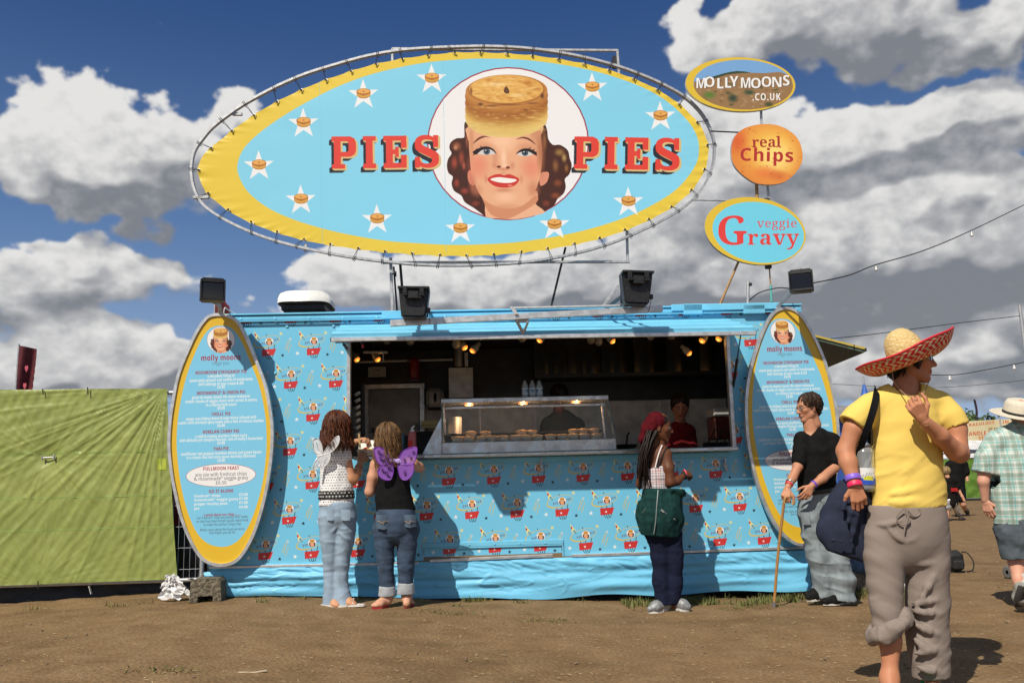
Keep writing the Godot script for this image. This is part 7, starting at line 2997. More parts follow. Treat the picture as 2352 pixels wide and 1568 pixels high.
func wing_lobe(t: Node3D, outline: Array, cx: float, cy: float, z0: float, out: float, film: Material, edge: Material) -> Node3D:
	var c := j(cx, cy, z0)
	var rim := PackedVector3Array()
	var l := smooth_loop(flat_pairs(outline), 4)
	for p in l:
		rim.append(j(658.6 + p.x * .336, 903.2 + p.y * .336, z0 + out * absf(658.6 + p.x * .336 - cx) * .0037))
	var mid := Vector3.ZERO
	for p in rim:
		mid += p
	mid /= rim.size()
	var mb := MB.new()
	for r in 5:
		for i in rim.size() + 1:
			var p := mid.lerp(rim[i % rim.size()], r / 4.0)
			var w := .004 * sin(r * 2.0 + i * .9)
			mb.vert(p + Vector3(0, 0, w), Vector3.BACK, Vector2(r, i))
	var row := rim.size() + 1
	for r in 4:
		for i in rim.size():
			var a := r * row + i
			mb.tri(a, a + 1, a + row + 1)
			mb.tri(a, a + row + 1, a + row)
	var o := put("wing_lobe", mb, film, t)
	mb = MB.new()
	mb.tube(rim, .0042, 5, true)
	put("rim", mb, edge, o)
	return o

func build_people() -> void:
	fold.seed = 12
	fold.frequency = 1.0
	fold.fractal_octaves = 3
	fold1.seed = 6
	fold1.frequency = 1.0
	fold1.fractal_octaves = 1
	young_woman_silver()
	young_woman_purple()
	woman_headscarf()
	man_cane()
	man_sombrero()
	man_plaid()
	far_people()
	staff()

func young_woman_silver() -> void:
	var t := person("young woman in dotted white top and silver fairy wings eating at the counter", 778, 7.25, "customers at the trailer")
	var col := Color(.50, .25, .14)
	var sk := MB.new()
	var F := Field.new()
	run(F, [[789, 1031, 0, .048], [806, 1099, .02, .040], [811, 1103, .01, .037], [820, 1084, -.07, .035], [827, 1064, -.15, .024]], .02)
	run(F, [[744, 1033, -.03, .046], [786, 1066, -.22, .038], [800, 1030, -.26, .032], [817, 1014, -.28, .023]], .02)
	run(F, [[774, 1000, .0, .047], [771, 1024, .0, .055], [768, 1045, 0, .09]], .03)
	foot(F, j(790, 1374, .0), j(789, 1388, .03), j(816, 1391, .06))
	foot(F, j(762, 1376, .0), j(758, 1391, .02), j(778, 1394, .08))
	run(F, [[770, 1050, 0, .08], [774, 1170, 0, .10], [793, 1195, 0, .06], [784, 1290, 0, .042], [789, 1374, 0, .034]], .03, .8)
	run(F, [[774, 1170, 0, .10], [757, 1195, 0, .06], [758, 1290, 0, .040], [761, 1376, 0, .034]], .03, .8)
	F.bake(sk, .009, null, tone(col))
	var hb := look(Vector3(.55, -.08, -1))
	head(sk, j(775, 979, 0), hb, .93, col, Color(.45, .14, .11), Color(.08, .03, .02), .006)
	hand(sk, j(827, 1063, -.155), j(833, 1043, -.20) - j(827, 1063, -.155), Vector3(.3, -.2, 1), 1.0, .55, .92, col, .005)
	hand(sk, j(818, 1013, -.285), Vector3(1, .12, -.15), Vector3(-.1, .8, .6), -1.0, .75, .92, col, .005)
	put("body", sk, skin(.5, .25, .14), t)
	# jeans, boot cut
	F = Field.new()
	run(F, [[775, 1150, 0, .140], [775, 1180, 0, .152]], .05, .78)
	run(F, [[757, 1192, .01, .098], [757, 1235, .01, .082], [758, 1285, .01, .060], [759, 1340, .0, .052], [758, 1388, .01, .062]], .022, .95)
	run(F, [[793, 1192, .0, .098], [791, 1240, .0, .078], [784, 1290, .0, .062], [783, 1340, .0, .058], [789, 1386, .02, .070]], .022, .95)
	ridges(F, [[768, 1204, 742, 1196], [770, 1214, 746, 1222], [782, 1212, 808, 1206], [780, 1226, 806, 1236]], 775, .12, .78, .006)
	F.cut(j(775, 1392, 0), Vector3.DOWN)
	F.cut(j(775, 1152, 0), Vector3.UP)
	var mb := MB.new()
	F.bake(mb, .009, creases(.007, 7.0, Vector3(.45, 1.5, .45), 3.0))
	var dn := denim(Color(.20, .29, .40), Color(.33, .43, .54), 101)
	var jeans := put("jeans", mb, dn, t)
	for q in [[750, 1170, 768, 1196], [783, 1170, 804, 1196]]:
		mb = MB.new()
		mb.sheet(3, 3, func(u, v): return j(lerpf(q[0], q[2], u), lerpf(q[1], q[3] - 4.0 * absf(u - .5), v), .128 - .02 * absf(u - .5)))
		put("back_pocket", mb, dn, jeans)
	# top
	F = Field.new()
	run(F, [[767, 1024, 0, .085], [768, 1050, 0, .112], [771, 1090, 0, .118], [773, 1125, 0, .130], [773, 1164, 0, .153]], .05, .74)
	run(F, [[786, 1029, 0, .058], [793, 1050, .004, .060]], .03)
	run(F, [[748, 1029, 0, .055], [744, 1045, -.02, .055]], .03)
	F.cut(j(773, 1161, 0), Vector3.DOWN)
	F.cut(j(770, 1016, 0), Vector3(.05, 1, .1))
	mb = MB.new()
	F.bake(mb, .009, creases(.007, 9.0, Vector3(1, .6, 1)))
	put("top", mb, dots(Color(.74, .74, .75), Color(.02, .02, .03), 5.5, 5, 9.0), t)
	mb = MB.new()
	F = Field.new()
	run(F, [[772, 1116, 0, .149], [773, 1160, 0, .156]], .03, .76)
	F.cut(j(772, 1126, 0), Vector3.UP)
	F.cut(j(773, 1146, 0), Vector3.DOWN)
	F.bake(mb, .008)
	put("belt", mb, dots(Color(.010, .010, .011), Color(.6, .6, .58), 7.5, 4, 9.0), t)
	# hair
	F = Field.new()
	var hc := j(773, 976, .012)
	F.ell(hc, Vector3(.098, .122, .118), .03)
	F.ell(j(758, 1003, .05), Vector3(.078, .10, .07), .06)
	F.ell(j(748, 1024, .06), Vector3(.030, .065, .045), .04)
	F.ell(j(788, 999, .0), Vector3(.050, .075, .085), .05)
	mb = MB.new()
	F.bake(mb, .008, creases(.016, 11.0, Vector3(1.3, .35, 1.3)))
	strands(mb, hc, Vector3(.106, .125, .122), Basis(), 240, .19, .022, .0052, 3, -110, 125, -.35)
	var hr := put("hair", mb, hair_mat(Color(.035, .010, .005), Color(.10, .028, .012)), t)
	mb = MB.new()
	strands(mb, hc, Vector3(.110, .127, .124), Basis(), 200, .17, .026, .0048, 5, -110, 125, -.45)
	put("locks", mb, hair_mat(Color(.06, .018, .008), Color(.19, .060, .026)), hr).set_meta("kind", "stuff")
	# wings
	var film := mat(.66, .68, .70, .35)
	film.albedo_color.a = .82
	film.transparency = BaseMaterial3D.TRANSPARENCY_ALPHA
	var glit := mat(.72, .73, .75, .25, .3)
	var w := Node3D.new()
	w.name = "fairy_wings"
	t.add_child(w)
	for o in [[245, 415, 268, 378, 308, 328, 340, 296, 358, 298, 356, 338, 326, 384, 290, 410, 260, 420], [240, 408, 208, 416, 186, 398, 176, 352, 178, 316, 205, 306, 228, 328, 242, 370], [250, 420, 288, 414, 298, 430, 286, 470, 256, 504, 238, 508, 230, 488, 236, 450], [242, 426, 210, 440, 190, 470, 178, 506, 188, 526, 206, 518, 226, 490, 242, 455]]:
		wing_lobe(w, o, 741, 1043, .12, .5, film, glit)
	var spark := MB.new()
	spark.lathe(PackedVector2Array([Vector2(.001, -.004), Vector2(.005, 0), Vector2(.001, .004)]), 6)
	var first: MeshInstance3D = null
	for q in [[330, 320], [310, 350], [285, 385], [345, 335], [195, 330], [205, 365], [225, 385], [270, 435], [262, 470], [245, 490], [215, 455], [200, 490], [195, 510]]:
		var p := j(658.6 + q[0] * .336, 903.2 + q[1] * .336, .13 + .5 * absf(658.6 + q[0] * .336 - 741.0) * .0037)
		if first == null:
			first = put("sequin", spark, glit, w)
			first.transform = at_point(p)
		else:
			again(first, "sequin", at_point(p), w)
	# wristbands, sandals, fork
	band(t, "wristband", j(823, 1075, -.115), j(827, 1064, -.15) - j(820, 1084, -.07), .034, .016, mat(.60, .02, .02, .5))
	band(t, "wristband", j(826, 1067, -.14), j(827, 1064, -.15) - j(820, 1084, -.07), .029, .010, mat(.55, .4, .3, .5))
	for q in [[806, 1389.5, .045], [768, 1393, .05]]:
		mb = MB.new()
		var o := PackedVector2Array()
		for k in 16:
			o.append(Vector2(cos(TAU * k / 16.0) * .125, sin(TAU * k / 16.0) * .045))
		mb.poly(o, -.012, .004, Transform3D(Basis(Vector3(1, 0, .25).normalized(), Vector3(.25, 0, -1).normalized(), Vector3.UP), Vector3(j(q[0], q[1], q[2]).x, .010, j(q[0], q[1], q[2]).z)))
		mb.tube(PackedVector3Array([j(q[0] + 3, q[1] + 2, q[2] + .05) + Vector3(0, .012, 0), j(q[0] + 6, q[1] - 2, q[2]) + Vector3(0, .045, 0), j(q[0] + 3, q[1] - 2, q[2] - .05) + Vector3(0, .012, 0)]), .006, 5)
		put("flip_flop", mb, mat(.66, .62, .58, .6), t)
	var p0 := j(826, 1004, -.26)
	mb = MB.new()
	mb.bar(p0 + Vector3(-.004, .03, .02), p0 + Vector3(.002, -.09, .0), .016, .003, Vector3.BACK)
	for k in 3:
		mb.bar(p0 + Vector3(.002 + (k - 1) * .006, -.09, 0), p0 + Vector3(.002 + (k - 1) * .007, -.125, 0), .003, .002, Vector3.BACK)
	var fk := single("wooden_fork", "pale wooden fork in the hand of the woman with silver wings", "fork", mb, mat(.55, .38, .18, .7), at_point(base))

func young_woman_purple() -> void:
	var t := person("young woman in black vest, rolled jeans and purple fairy wings seen from behind", 905, 7.22, "customers at the trailer")
	var col := Color(.55, .29, .19)
	var sk := MB.new()
	var F := Field.new()
	run(F, [[866, 1066, 0, .052], [856, 1095, .01, .046], [849, 1129, .0, .041], [862, 1124, -.10, .036], [876, 1108, -.20, .026]], .02)
	run(F, [[945, 1065, 0, .050], [960, 1072, -.08, .042], [963, 1074, -.10, .038], [948, 1058, -.26, .028]], .02)
	run(F, [[866, 1068, 0, .050], [905, 1062, .01, .070], [945, 1068, 0, .050]], .04)
	run(F, [[893, 1030, 0, .046], [901, 1056, 0, .060]], .03)
	run(F, [[904, 1075, 0, .115], [903, 1110, 0, .118]], .04, .7)
	foot(F, j(890, 1372, .0), j(890, 1390, .02), j(858, 1394, .10))
	foot(F, j(934, 1372, .0), j(934, 1394, .05), j(944, 1388, -.16))
	run(F, [[903, 1110, 0, .10], [908, 1185, 0, .11], [886, 1215, 0, .07], [888, 1300, 0, .05], [890, 1372, 0, .036]], .03, .8)
	run(F, [[908, 1185, 0, .11], [934, 1215, 0, .07], [932, 1300, 0, .05], [934, 1372, 0, .036]], .03, .8)
	F.bake(sk, .009, null, tone(col))
	var hb := look(Vector3(.1, -.12, -1))
	head(sk, j(891, 1008, -.01), hb, .92, col, Color(.45, .14, .11), Color(.08, .03, .02), .006)
	hand(sk, j(876, 1108, -.205), Vector3(.6, .7, -.4), Vector3(-.6, .2, .6), 1.0, .8, .9, col, .005)
	hand(sk, j(948, 1058, -.265), Vector3(-.7, .3, -.6), Vector3(.3, .9, .1), -1.0, .8, .9, col, .005)
	put("body", sk, skin(.5, .25, .14), t)
	# vest
	F = Field.new()
	run(F, [[905, 1062, 0, .075], [904, 1078, 0, .122], [903, 1112, 0, .128], [904, 1145, 0, .146], [909, 1176, 0, .168]], .04, .72)
	F.cut(j(909, 1173, 0), Vector3.DOWN)
	F.cut(j(905, 1068, 0), Vector3.UP)
	var mb := MB.new()
	F.bake(mb, .009, creases(.005, 9.0, Vector3(.7, 1.4, .7)))
	mb.tube(PackedVector3Array([j(880, 1076, .075), j(878, 1062, .062), j(880, 1056, .0)]), .014, 6, false, .5)
	mb.tube(PackedVector3Array([j(929, 1076, .075), j(931, 1062, .062), j(930, 1056, .0)]), .014, 6, false, .5)
	put("vest", mb, cloth(.009, .009, .010), t)
	# jeans with turned up cuffs
	F = Field.new()
	run(F, [[908, 1165, 0, .155], [909, 1200, .01, .178]], .05, .78)
	run(F, [[884, 1212, .015, .102], [884, 1250, .01, .080], [886, 1300, .01, .066], [889, 1352, .0, .060]], .018, .95)
	run(F, [[935, 1212, .015, .105], [934, 1250, .01, .081], [932, 1300, .01, .069], [932, 1352, .0, .062]], .018, .95)
	F.cut(j(909, 1168, 0), Vector3.UP)
	mb = MB.new()
	F.bake(mb, .009, creases(.007, 8.0, Vector3(.45, 1.5, .45), 7.0))
	var dn := denim(Color(.016, .034, .075), Color(.06, .10, .17), 105)
	var jeans := put("jeans", mb, dn, t)
	for q in [[864, 1182, 897, 1216, .150], [926, 1182, 955, 1212, .145]]:
		mb = MB.new()
		mb.sheet(4, 4, func(u, v): return j(lerpf(q[0], q[2], u), lerpf(q[1], q[3] - 6.0 * absf(u - .5), v), q[4] + .006 - .06 * absf(u - .5)))
		var pk := put("back_pocket", mb, denim(Color(.05, .09, .15), Color(.11, .17, .25), 109), jeans)
		mb = MB.new()
		mb.tube(smooth_line(PackedVector3Array([j(q[0] + 3, q[1] + 14, q[4] - .010), j((q[0] + q[2]) / 2, q[1] + 20, q[4] + .012), j((q[0] + q[2]) / 2 + 2, q[1] + 14, q[4] + .012), j(q[2] - 3, q[1] + 16, q[4] - .010)])), .0022, 4)
		put("stitching", mb, mat(.45, .26, .10, .8), pk)
	for q in [[889, 1345, 1369, .070], [932, 1338, 1364, .073]]:
		F = Field.new()
		run(F, [[q[0], q[1] - 3, 0, q[3] - .004], [q[0], q[2] + 6, 0, q[3] + .002]], .02, .95)
		F.cut(j(q[0], q[1], 0), Vector3(.02, 1, 0))
		F.cut(j(q[0], q[2], 0), Vector3.DOWN)
		mb = MB.new()
		F.bake(mb, .008, creases(.003, 12.0))
		put("turned_cuff", mb, denim(Color(.30, .33, .37), Color(.42, .44, .47), 113), jeans)
	# hair
	F = Field.new()
	var hc := j(891, 1004, .015)
	F.ell(hc, Vector3(.090, .122, .112), .03)
	F.ell(j(897, 1034, .05), Vector3(.088, .085, .055), .05)
	F.ell(j(904, 1050, .06), Vector3(.055, .045, .04), .04)
	mb = MB.new()
	F.bake(mb, .008, creases(.016, 13.0, Vector3(1.2, .5, 1.2)))
	strands(mb, hc, Vector3(.097, .125, .116), Basis(), 240, .22, .022, .0052, 6, -120, 120, -.25)
	var hr := put("hair", mb, hair_mat(Color(.05, .022, .009), Color(.16, .078, .032)), t)
	mb = MB.new()
	strands(mb, hc, Vector3(.100, .127, .118), Basis(), 200, .21, .026, .0048, 8, -120, 120, -.3)
	put("locks", mb, hair_mat(Color(.10, .05, .02), Color(.27, .15, .065)), hr).set_meta("kind", "stuff")
	# wings
	var film := mat(.26, .10, .48, .5)
	film.albedo_color.a = .80
	film.transparency = BaseMaterial3D.TRANSPARENCY_ALPHA
	film.roughness = .45
	var edge := mat(.17, .03, .36, .35)
	var w := Node3D.new()
	w.name = "fairy_wings"
	t.add_child(w)
	for o in [[722, 470, 715, 430, 690, 395, 650, 375, 610, 368, 596, 382, 600, 420, 615, 460, 640, 490, 690, 486], [765, 465, 775, 420, 810, 385, 860, 368, 888, 372, 890, 402, 880, 450, 860, 486, 820, 490, 780, 482], [722, 480, 680, 485, 640, 500, 622, 530, 628, 562, 655, 586, 695, 595, 715, 580, 728, 540, 728, 500], [765, 480, 800, 488, 860, 490, 868, 520, 855, 560, 825, 590, 795, 590, 775, 570, 762, 530, 758, 500]]:
		wing_lobe(w, o, 909, 1061, .115, .35, film, edge)
	var sp := PackedVector2Array()
	for k in 10:
		sp.append(Vector2(0, .019 if k % 2 == 0 else .008).rotated(TAU * k / 10.0))
	var first: MeshInstance3D = null
	var star := MB.new()
	star.poly(sp, 0, .002)
	for q in [[628, 398], [641, 440], [686, 450], [654, 523], [700, 505], [687, 550], [866, 402], [850, 443], [805, 455], [808, 545]]:
		var p := j(658.6 + q[0] * .336, 903.2 + q[1] * .336, .127 + .35 * absf(658.6 + q[0] * .336 - 909.0) * .0037)
		if first == null:
			first = put("star", star, mat(.08, .012, .14, .5), w)
			first.transform = at_point(p)
		else:
			again(first, "star", at_point(p), w)
	F = Field.new()
	run(F, [[900, 1057, .12, .016], [915, 1059, .125, .018], [922, 1062, .12, .014]], .01)
	mb = MB.new()
	F.bake(mb, .005, creases(.004, 40.0))
	put("fluff", mb, mat(.42, .30, .62, .9), w)
	# flip flops
	var red := mat(.30, .02, .025, .5)
	for q in [[j(891, 1391, .02), j(856, 1395, .11)], [j(933, 1396, .06), j(945, 1389, -.17)]]:
		mb = MB.new()
		var d: Vector3 = q[1] - q[0]
		d.y = 0
		var o := PackedVector2Array()
		for k in 18:
			o.append(Vector2(cos(TAU * k / 18.0) * .54, sin(TAU * k / 18.0) * (.9 + .15 * cos(TAU * k / 18.0))))
		var c: Vector3 = (q[0] + q[1]) * .5
		mb.poly(o, -.006, .012, Transform3D(Basis(d, d.cross(Vector3.UP).normalized() * .046, Vector3.UP), Vector3(c.x, .006, c.z)))
		var s := d.cross(Vector3.UP).normalized() * .038
		mb.tube(smooth_line(PackedVector3Array([c + s + Vector3(0, .01, 0) - Vector3(0, c.y, 0), c + d * .22 + Vector3(0, .05, 0) - Vector3(0, c.y, 0), c - s + Vector3(0, .01, 0) - Vector3(0, c.y, 0)])), .007, 6)
		put("flip_flop", mb, red, t)

func woman_headscarf() -> void:
	var t := person("woman with long braids, dark red headscarf and green coat tied round her waist", 1530, 7.25, "customers at the trailer")
	var col := Color(.115, .040, .019)
	var sk := MB.new()
	var F := Field.new()
	run(F, [[1529, 1042, .03, .046], [1536, 1076, .07, .042], [1540, 1108, .08, .037], [1556, 1104, .05, .036], [1572, 1091, -.01, .024]], .02)
	run(F, [[1484, 1052, -.03, .046], [1474, 1085, -.05, .040], [1471, 1112, -.07, .036], [1500, 1112, -.22, .030]], .02)
	run(F, [[1484, 1053, -.02, .046], [1508, 1043, .0, .064], [1529, 1044, .02, .046]], .04)
	run(F, [[1518, 1004, 0, .044], [1514, 1034, 0, .052]], .03)
	run(F, [[1508, 1055, 0, .105], [1507, 1085, 0, .110], [1508, 1110, 0, .100]], .04, .74)
	run(F, [[1508, 1110, 0, .10], [1518, 1190, 0, .10], [1513, 1230, 0, .06], [1521, 1388, .01, .04]], .03, .8)
	run(F, [[1518, 1190, 0, .10], [1546, 1230, 0, .06], [1547, 1388, .0, .04]], .03, .8)
	F.bake(sk, .008, null, tone(col))
	var hb := look(Vector3(1, -.10, .10))
	head(sk, j(1514, 983, .0), hb, .99, col, Color(.16, .04, .03), Color(.012, .006, .005), .005)
	hand(sk, j(1572, 1091, -.01), j(1582, 1088, -.05) - j(1572, 1091, -.01), Vector3(.4, .7, .5), -1.0, .9, .92, col, .005)
	hand(sk, j(1500, 1112, -.22), Vector3(1, .1, -.2), Vector3(0, .8, -.4), 1.0, .9, .92, col, .006)
	put("body", sk, skin(.15, .05, .02), t)
	eyes(t, j(1514, 983, .0), hb, .99)
	# checked top and straps
	F = Field.new()
	run(F, [[1508, 1064, 0, .112], [1507, 1090, 0, .121], [1508, 1132, 0, .118]], .04, .76)
	F.cut(j(1506, 1073, .09), Vector3(-.22, 1, 0))
	F.cut(j(1508, 1128, 0), Vector3.DOWN)
	var mb := MB.new()
	F.bake(mb, .008, creases(.005, 12.0, Vector3(.5, 2.0, .5)))
	put("top", mb, tartan(Color(.66, .60, .60), [[10, 14, Color(.12, .08, .12), .5], [44, 10, Color(.50, .10, .10), .45], [70, 6, Color(.05, .05, .08), .6], [100, 12, Color(.14, .16, .25), .45]], 11.0), t)
	for q in [[[1521, 1022, .062], [1512, 1046, .085], [1505, 1074, .092], mat(.66, .60, .60, .8)], [[1534, 1024, .050], [1524, 1040, .080], [1510, 1074, .095], M.black]]:
		mb = MB.new()
		mb.tube(smooth_line(PackedVector3Array([j(q[0][0], q[0][1], q[0][2]), j(q[1][0], q[1][1], q[1][2]), j(q[2][0], q[2][1], q[2][2])])), .009, 6, false, .5)
		put("strap", mb, q[3], t)
	# trousers
	F = Field.new()
	run(F, [[1519, 1150, 0, .135], [1518, 1215, 0, .14]], .05, .8)
	run(F, [[1511, 1225, 0, .090], [1517, 1280, 0, .072], [1519, 1340, 0, .066], [1521, 1386, .01, .062]], .035, .95)
	run(F, [[1545, 1225, 0, .085], [1550, 1280, 0, .068], [1550, 1340, 0, .060], [1546, 1388, .0, .056]], .035, .95)
	F.cut(j(1530, 1388, 0), Vector3.DOWN)
	mb = MB.new()
	F.bake(mb, .009, creases(.009, 6.0, Vector3(.5, 1.4, .5), 11.0))
	put("trousers", mb, cloth(.011, .014, .034), t)
	# coat
	F = Field.new()
	run(F, [[1521, 1122, 0, .126], [1519, 1148, .01, .166], [1517, 1180, .02, .180], [1514, 1208, .02, .166], [1508, 1234, .02, .130]], .05, .78)
	F.cap(j(1562, 1126, .08), j(1570, 1134, .04), .03, .028, .03)
	F.cap(j(1545, 1124, .12), j(1562, 1128, .09), .026, .03, .03)
	F.cut(j(1506, 1230, 0), Vector3(-.10, -1, 0))
	F.cut(j(1521, 1121, 0), Vector3(.05, 1, 0))
	mb = MB.new()
	F.bake(mb, .010, creases(.018, 6.0, Vector3(1.6, .7, 1.0), 17.0))
	var coat := put("coat", mb, cloth(.010, .040, .038, .2), t)
	mb = MB.new()
	mb.tube(smooth_line(PackedVector3Array([j(1512, 1125, .128), j(1509, 1160, .160), j(1506, 1200, .165), j(1502, 1226, .150)])), .005, 5)
	put("zip", mb, mat(.28, .33, .32, .4, .5), coat)
	mb = MB.new()
	mb.tube(PackedVector3Array([j(1520, 1172, .176), j(1551, 1193, .145)]), .005, 5)
	mb.box(j(1522, 1173, .178), Vector3(.016, .03, .008), Basis(Vector3.BACK, .9))
	put("pocket_zip", mb, mat(.35, .38, .36, .4, .5), coat)
	mb = MB.new()
	mb.tube(PackedVector3Array([j(1484, 1167, .128), j(1475, 1178, .10)]), .004, 5)
	put("pocket_zip", mb, mat(.18, .25, .23, .4, .5), coat)
	# headscarf and braids
	F = Field.new()
	var hc := j(1510, 971, .0)
	F.ell(hc, Vector3(.087, .078, .084), .02, hb)
	F.ell(j(1501, 976, .0), Vector3(.070, .078, .084), .03)
	F.chain([j(1506, 966, .0), j(1491, 986, .02), j(1476, 1010, .03)], [.074, .060, .036], .04)
	F.carve(j(1552, 1022, 0), j(1537, 981, 0), .066, .056)
	F.cut(j(1490, 1013, 0), Vector3(.35, -1, 0))
	mb = MB.new()
	F.bake(mb, .007, creases(.006, 16.0, Vector3(1.4, .5, 1.0), 5.0))
	put("headscarf", mb, cloth(.075, .005, .009, .2), t)
	F = Field.new()
	F.ell(j(1515, 969, .0), Vector3(.083, .072, .081), .02, hb)
	F.carve(j(1554, 1020, 0), j(1541, 982, 0), .066, .056)
	mb = MB.new()
	F.bake(mb, .007)
	put("hair", mb, hair_mat(Color(.004, .003, .002), Color(.02, .012, .008)), t)
	mb = MB.new()
	var g := RandomNumberGenerator.new()
	g.seed = 4
	for k in 44:
		var pts := PackedVector3Array()
		var rad := PackedFloat32Array()
		var x0 := g.randf_range(1486, 1512)
		var x1 := g.randf_range(1464, 1498)
		var y1 := g.randf_range(1075, 1128)
		var z := g.randf_range(.02, .10)
		for s in 12:
			var u := s / 11.0
			pts.append(j(lerpf(x0, x1, u) - 7.0 * sin(u * 3.0) + g.randf_range(-.8, .8), lerpf(988, y1, u), z + .05 * sin(u * 3.14)))
			rad.append(.0075 * (1.0 - .5 * u) * (1.0 + .2 * (s % 2)))
		mb.tube(pts, rad, 5)
	put("braids", mb, hair_mat(Color(.004, .003, .002), Color(.022, .011, .007)), t)
	# watch, shoes
	band(t, "watch_strap", j(1571, 1093, -.004), j(1572, 1091, -.01) - j(1556, 1104, .05), .031, .024, M.black)
	band(t, "wristband", j(1575, 1086, -.005), Vector3(1, .4, 0), .033, .012, mat(.60, .08, .12, .5))
	var grey := worn(.25, .26, .27, .5, .2, .4, 26.0, 120)
	shoe(t, "trainer", j(1535, 1398, .0), j(1491, 1407, .08), grey, mat(.60, .60, .58, .6), .88, .075)
	shoe(t, "trainer", j(1549, 1396, -.02), j(1584, 1402, .05), grey, mat(.60, .60, .58, .6), .88, .075)

func man_cane() -> void:
	var t := person("man in black T-shirt and pale jeans leaning on a wooden cane, reading the menu", 1892, 7.42, "")
	var col := Color(.47, .22, .13)
	var sk := MB.new()
	var F := Field.new()
	run(F, [[1842, 1008, .03, .052], [1838, 1045, .06, .047], [1834, 1070, .09, .040], [1821, 1098, .13, .036], [1809, 1121, .16, .026]], .02)
	run(F, [[1912, 1010, .02, .054], [1919, 1050, .05, .048], [1917, 1074, .08, .042], [1890, 1098, .17, .038], [1866, 1115, .20, .027]], .02)
	run(F, [[1858, 965, 0, .054], [1866, 1000, 0, .062]], .03)
	run(F, [[1844, 1012, .02, .045], [1868, 1008, 0, .06], [1910, 1012, .02, .045]], .03)
	run(F, [[1872, 1010, 0, .09], [1880, 1150, 0, .11], [1864, 1190, .02, .06], [1895, 1364, .02, .04]], .03, .8)
	run(F, [[1880, 1150, 0, .11], [1908, 1190, .02, .06], [1936, 1372, .05, .04]], .03, .8)
	F.bake(sk, .009, null, tone(col))
	var hc := j(1857, 938, .0)
	var hb := look(Vector3(-1, -.10, .22))
	head(sk, hc, hb, .95, col, Color(.36, .13, .10), Color(.02, .012, .008), .005)
	hand(sk, j(1809, 1121, .16), j(1805, 1140, .20) - j(1809, 1121, .16), Vector3(-.35, .6, .7), -1.0, 1.15, .98, col, .005)
	hand(sk, j(1866, 1115, .20), j(1851, 1138, .21) - j(1866, 1115, .20), Vector3(.25, .15, 1), 1.0, .45, .98, col, .005)
	put("body", sk, skin(.5, .25, .14), t)
	eyes(t, hc, hb, .95)
	# T-shirt
	F = Field.new()
	run(F, [[1844, 1010, .0, .062], [1872, 1004, 0, .070], [1908, 1012, .0, .064]], .05)
	run(F, [[1874, 1010, 0, .110], [1876, 1035, 0, .160], [1875, 1075, 0, .160], [1878, 1130, 0, .158]], .05, .74)
	run(F, [[1842, 1008, .02, .066], [1837, 1058, .07, .066]], .03)
	run(F, [[1911, 1010, .02, .068], [1920, 1058, .06, .070]], .03)
	F.cut(j(1878, 1128, 0), Vector3(-.08, -1, 0))
	F.carve(j(1858, 970, .02), j(1862, 992, .02), .058, .062)
	var mb := MB.new()
	F.bake(mb, .010, creases(.009, 7.0, Vector3(1.0, 1.2, 1.0), 21.0))
	put("t_shirt", mb, cloth(.009, .009, .009), t)
	# jeans
	F = Field.new()
	run(F, [[1880, 1120, 0, .160], [1882, 1160, 0, .170]], .05, .76)
	run(F, [[1860, 1172, .02, .098], [1868, 1220, .03, .094], [1880, 1280, .03, .086], [1892, 1335, .02, .084], [1897, 1366, .02, .090]], .04, .95)
	run(F, [[1904, 1172, .01, .100], [1912, 1220, .03, .098], [1924, 1280, .04, .092], [1936, 1335, .05, .096], [1938, 1374, .05, .104]], .04, .95)
	F.cut(j(1882, 1124, 0), Vector3(-.05, 1, 0))
	F.cut(j(1905, 1376, .03), Vector3(-.10, -1, 0))
	mb = MB.new()
	F.bake(mb, .009, creases(.015, 5.0, Vector3(.6, 1.5, .6), 27.0))
	var dn := denim(Color(.10, .135, .16), Color(.33, .38, .41), 131)
	var jeans := put("jeans", mb, dn, t)
	mb = MB.new()
	mb.sheet(3, 4, func(u, v): return j(lerpf(1840, 1858, u) + 5.0 * v, lerpf(1176, 1205, v), .115 + .02 * u))
	put("side_pocket", mb, dn, jeans)
	mb = MB.new()
	mb.sheet(3, 4, func(u, v): return j(lerpf(1902, 1924, u) + 2.0 * v, lerpf(1216, 1240, v), .128))
	put("side_pocket", mb, dn, jeans)
	mb = MB.new()
	F = Field.new()
	run(F, [[1880, 1112, 0, .165], [1881, 1140, 0, .168]], .03, .76)
	F.cut(j(1880, 1122, 0), Vector3(-.10, 1, 0))
	F.cut(j(1881, 1133, 0), Vector3(.10, -1, 0))
	F.bake(mb, .008)
	put("belt", mb, mat(.012, .011, .010, .45), t)
	# hair, glasses
	F = Field.new()
	F.ell(hc + hb * Vector3(0, .055, -.030), Vector3(.088, .088, .100), .03, hb)
	F.ell(hc + hb * Vector3(0, .01, -.065), Vector3(.078, .085, .055), .03, hb)
	F.cut(hc + hb * Vector3(0, .062, .058), hb * Vector3(0, -.55, 1))
	mb = MB.new()
	F.bake(mb, .007, creases(.014, 26.0, Vector3.ONE, 2.0))
	strands(mb, hc + hb * Vector3(0, .05, -.028), Vector3(.088, .088, .098), hb, 160, .02, .018, .006, 9)
	put("hair", mb, hair_mat(Color(.008, .005, .004), Color(.055, .028, .016)), t)
	glasses(t, hc, hb, .95, Color(.02, .015, .012))
	# cuff and bands
	band(t, "wristband", j(1813, 1112, .148), j(1809, 1121, .16) - j(1821, 1098, .13), .034, .016, mat(.60, .03, .06, .5))
	band(t, "watch", j(1815, 1106, .142), j(1809, 1121, .16) - j(1821, 1098, .13), .035, .014, M.steel)
	band(t, "wristband", j(1870, 1112, .195), j(1866, 1115, .20) - j(1890, 1098, .17), .034, .018, mat(.14, .06, .45, .5))
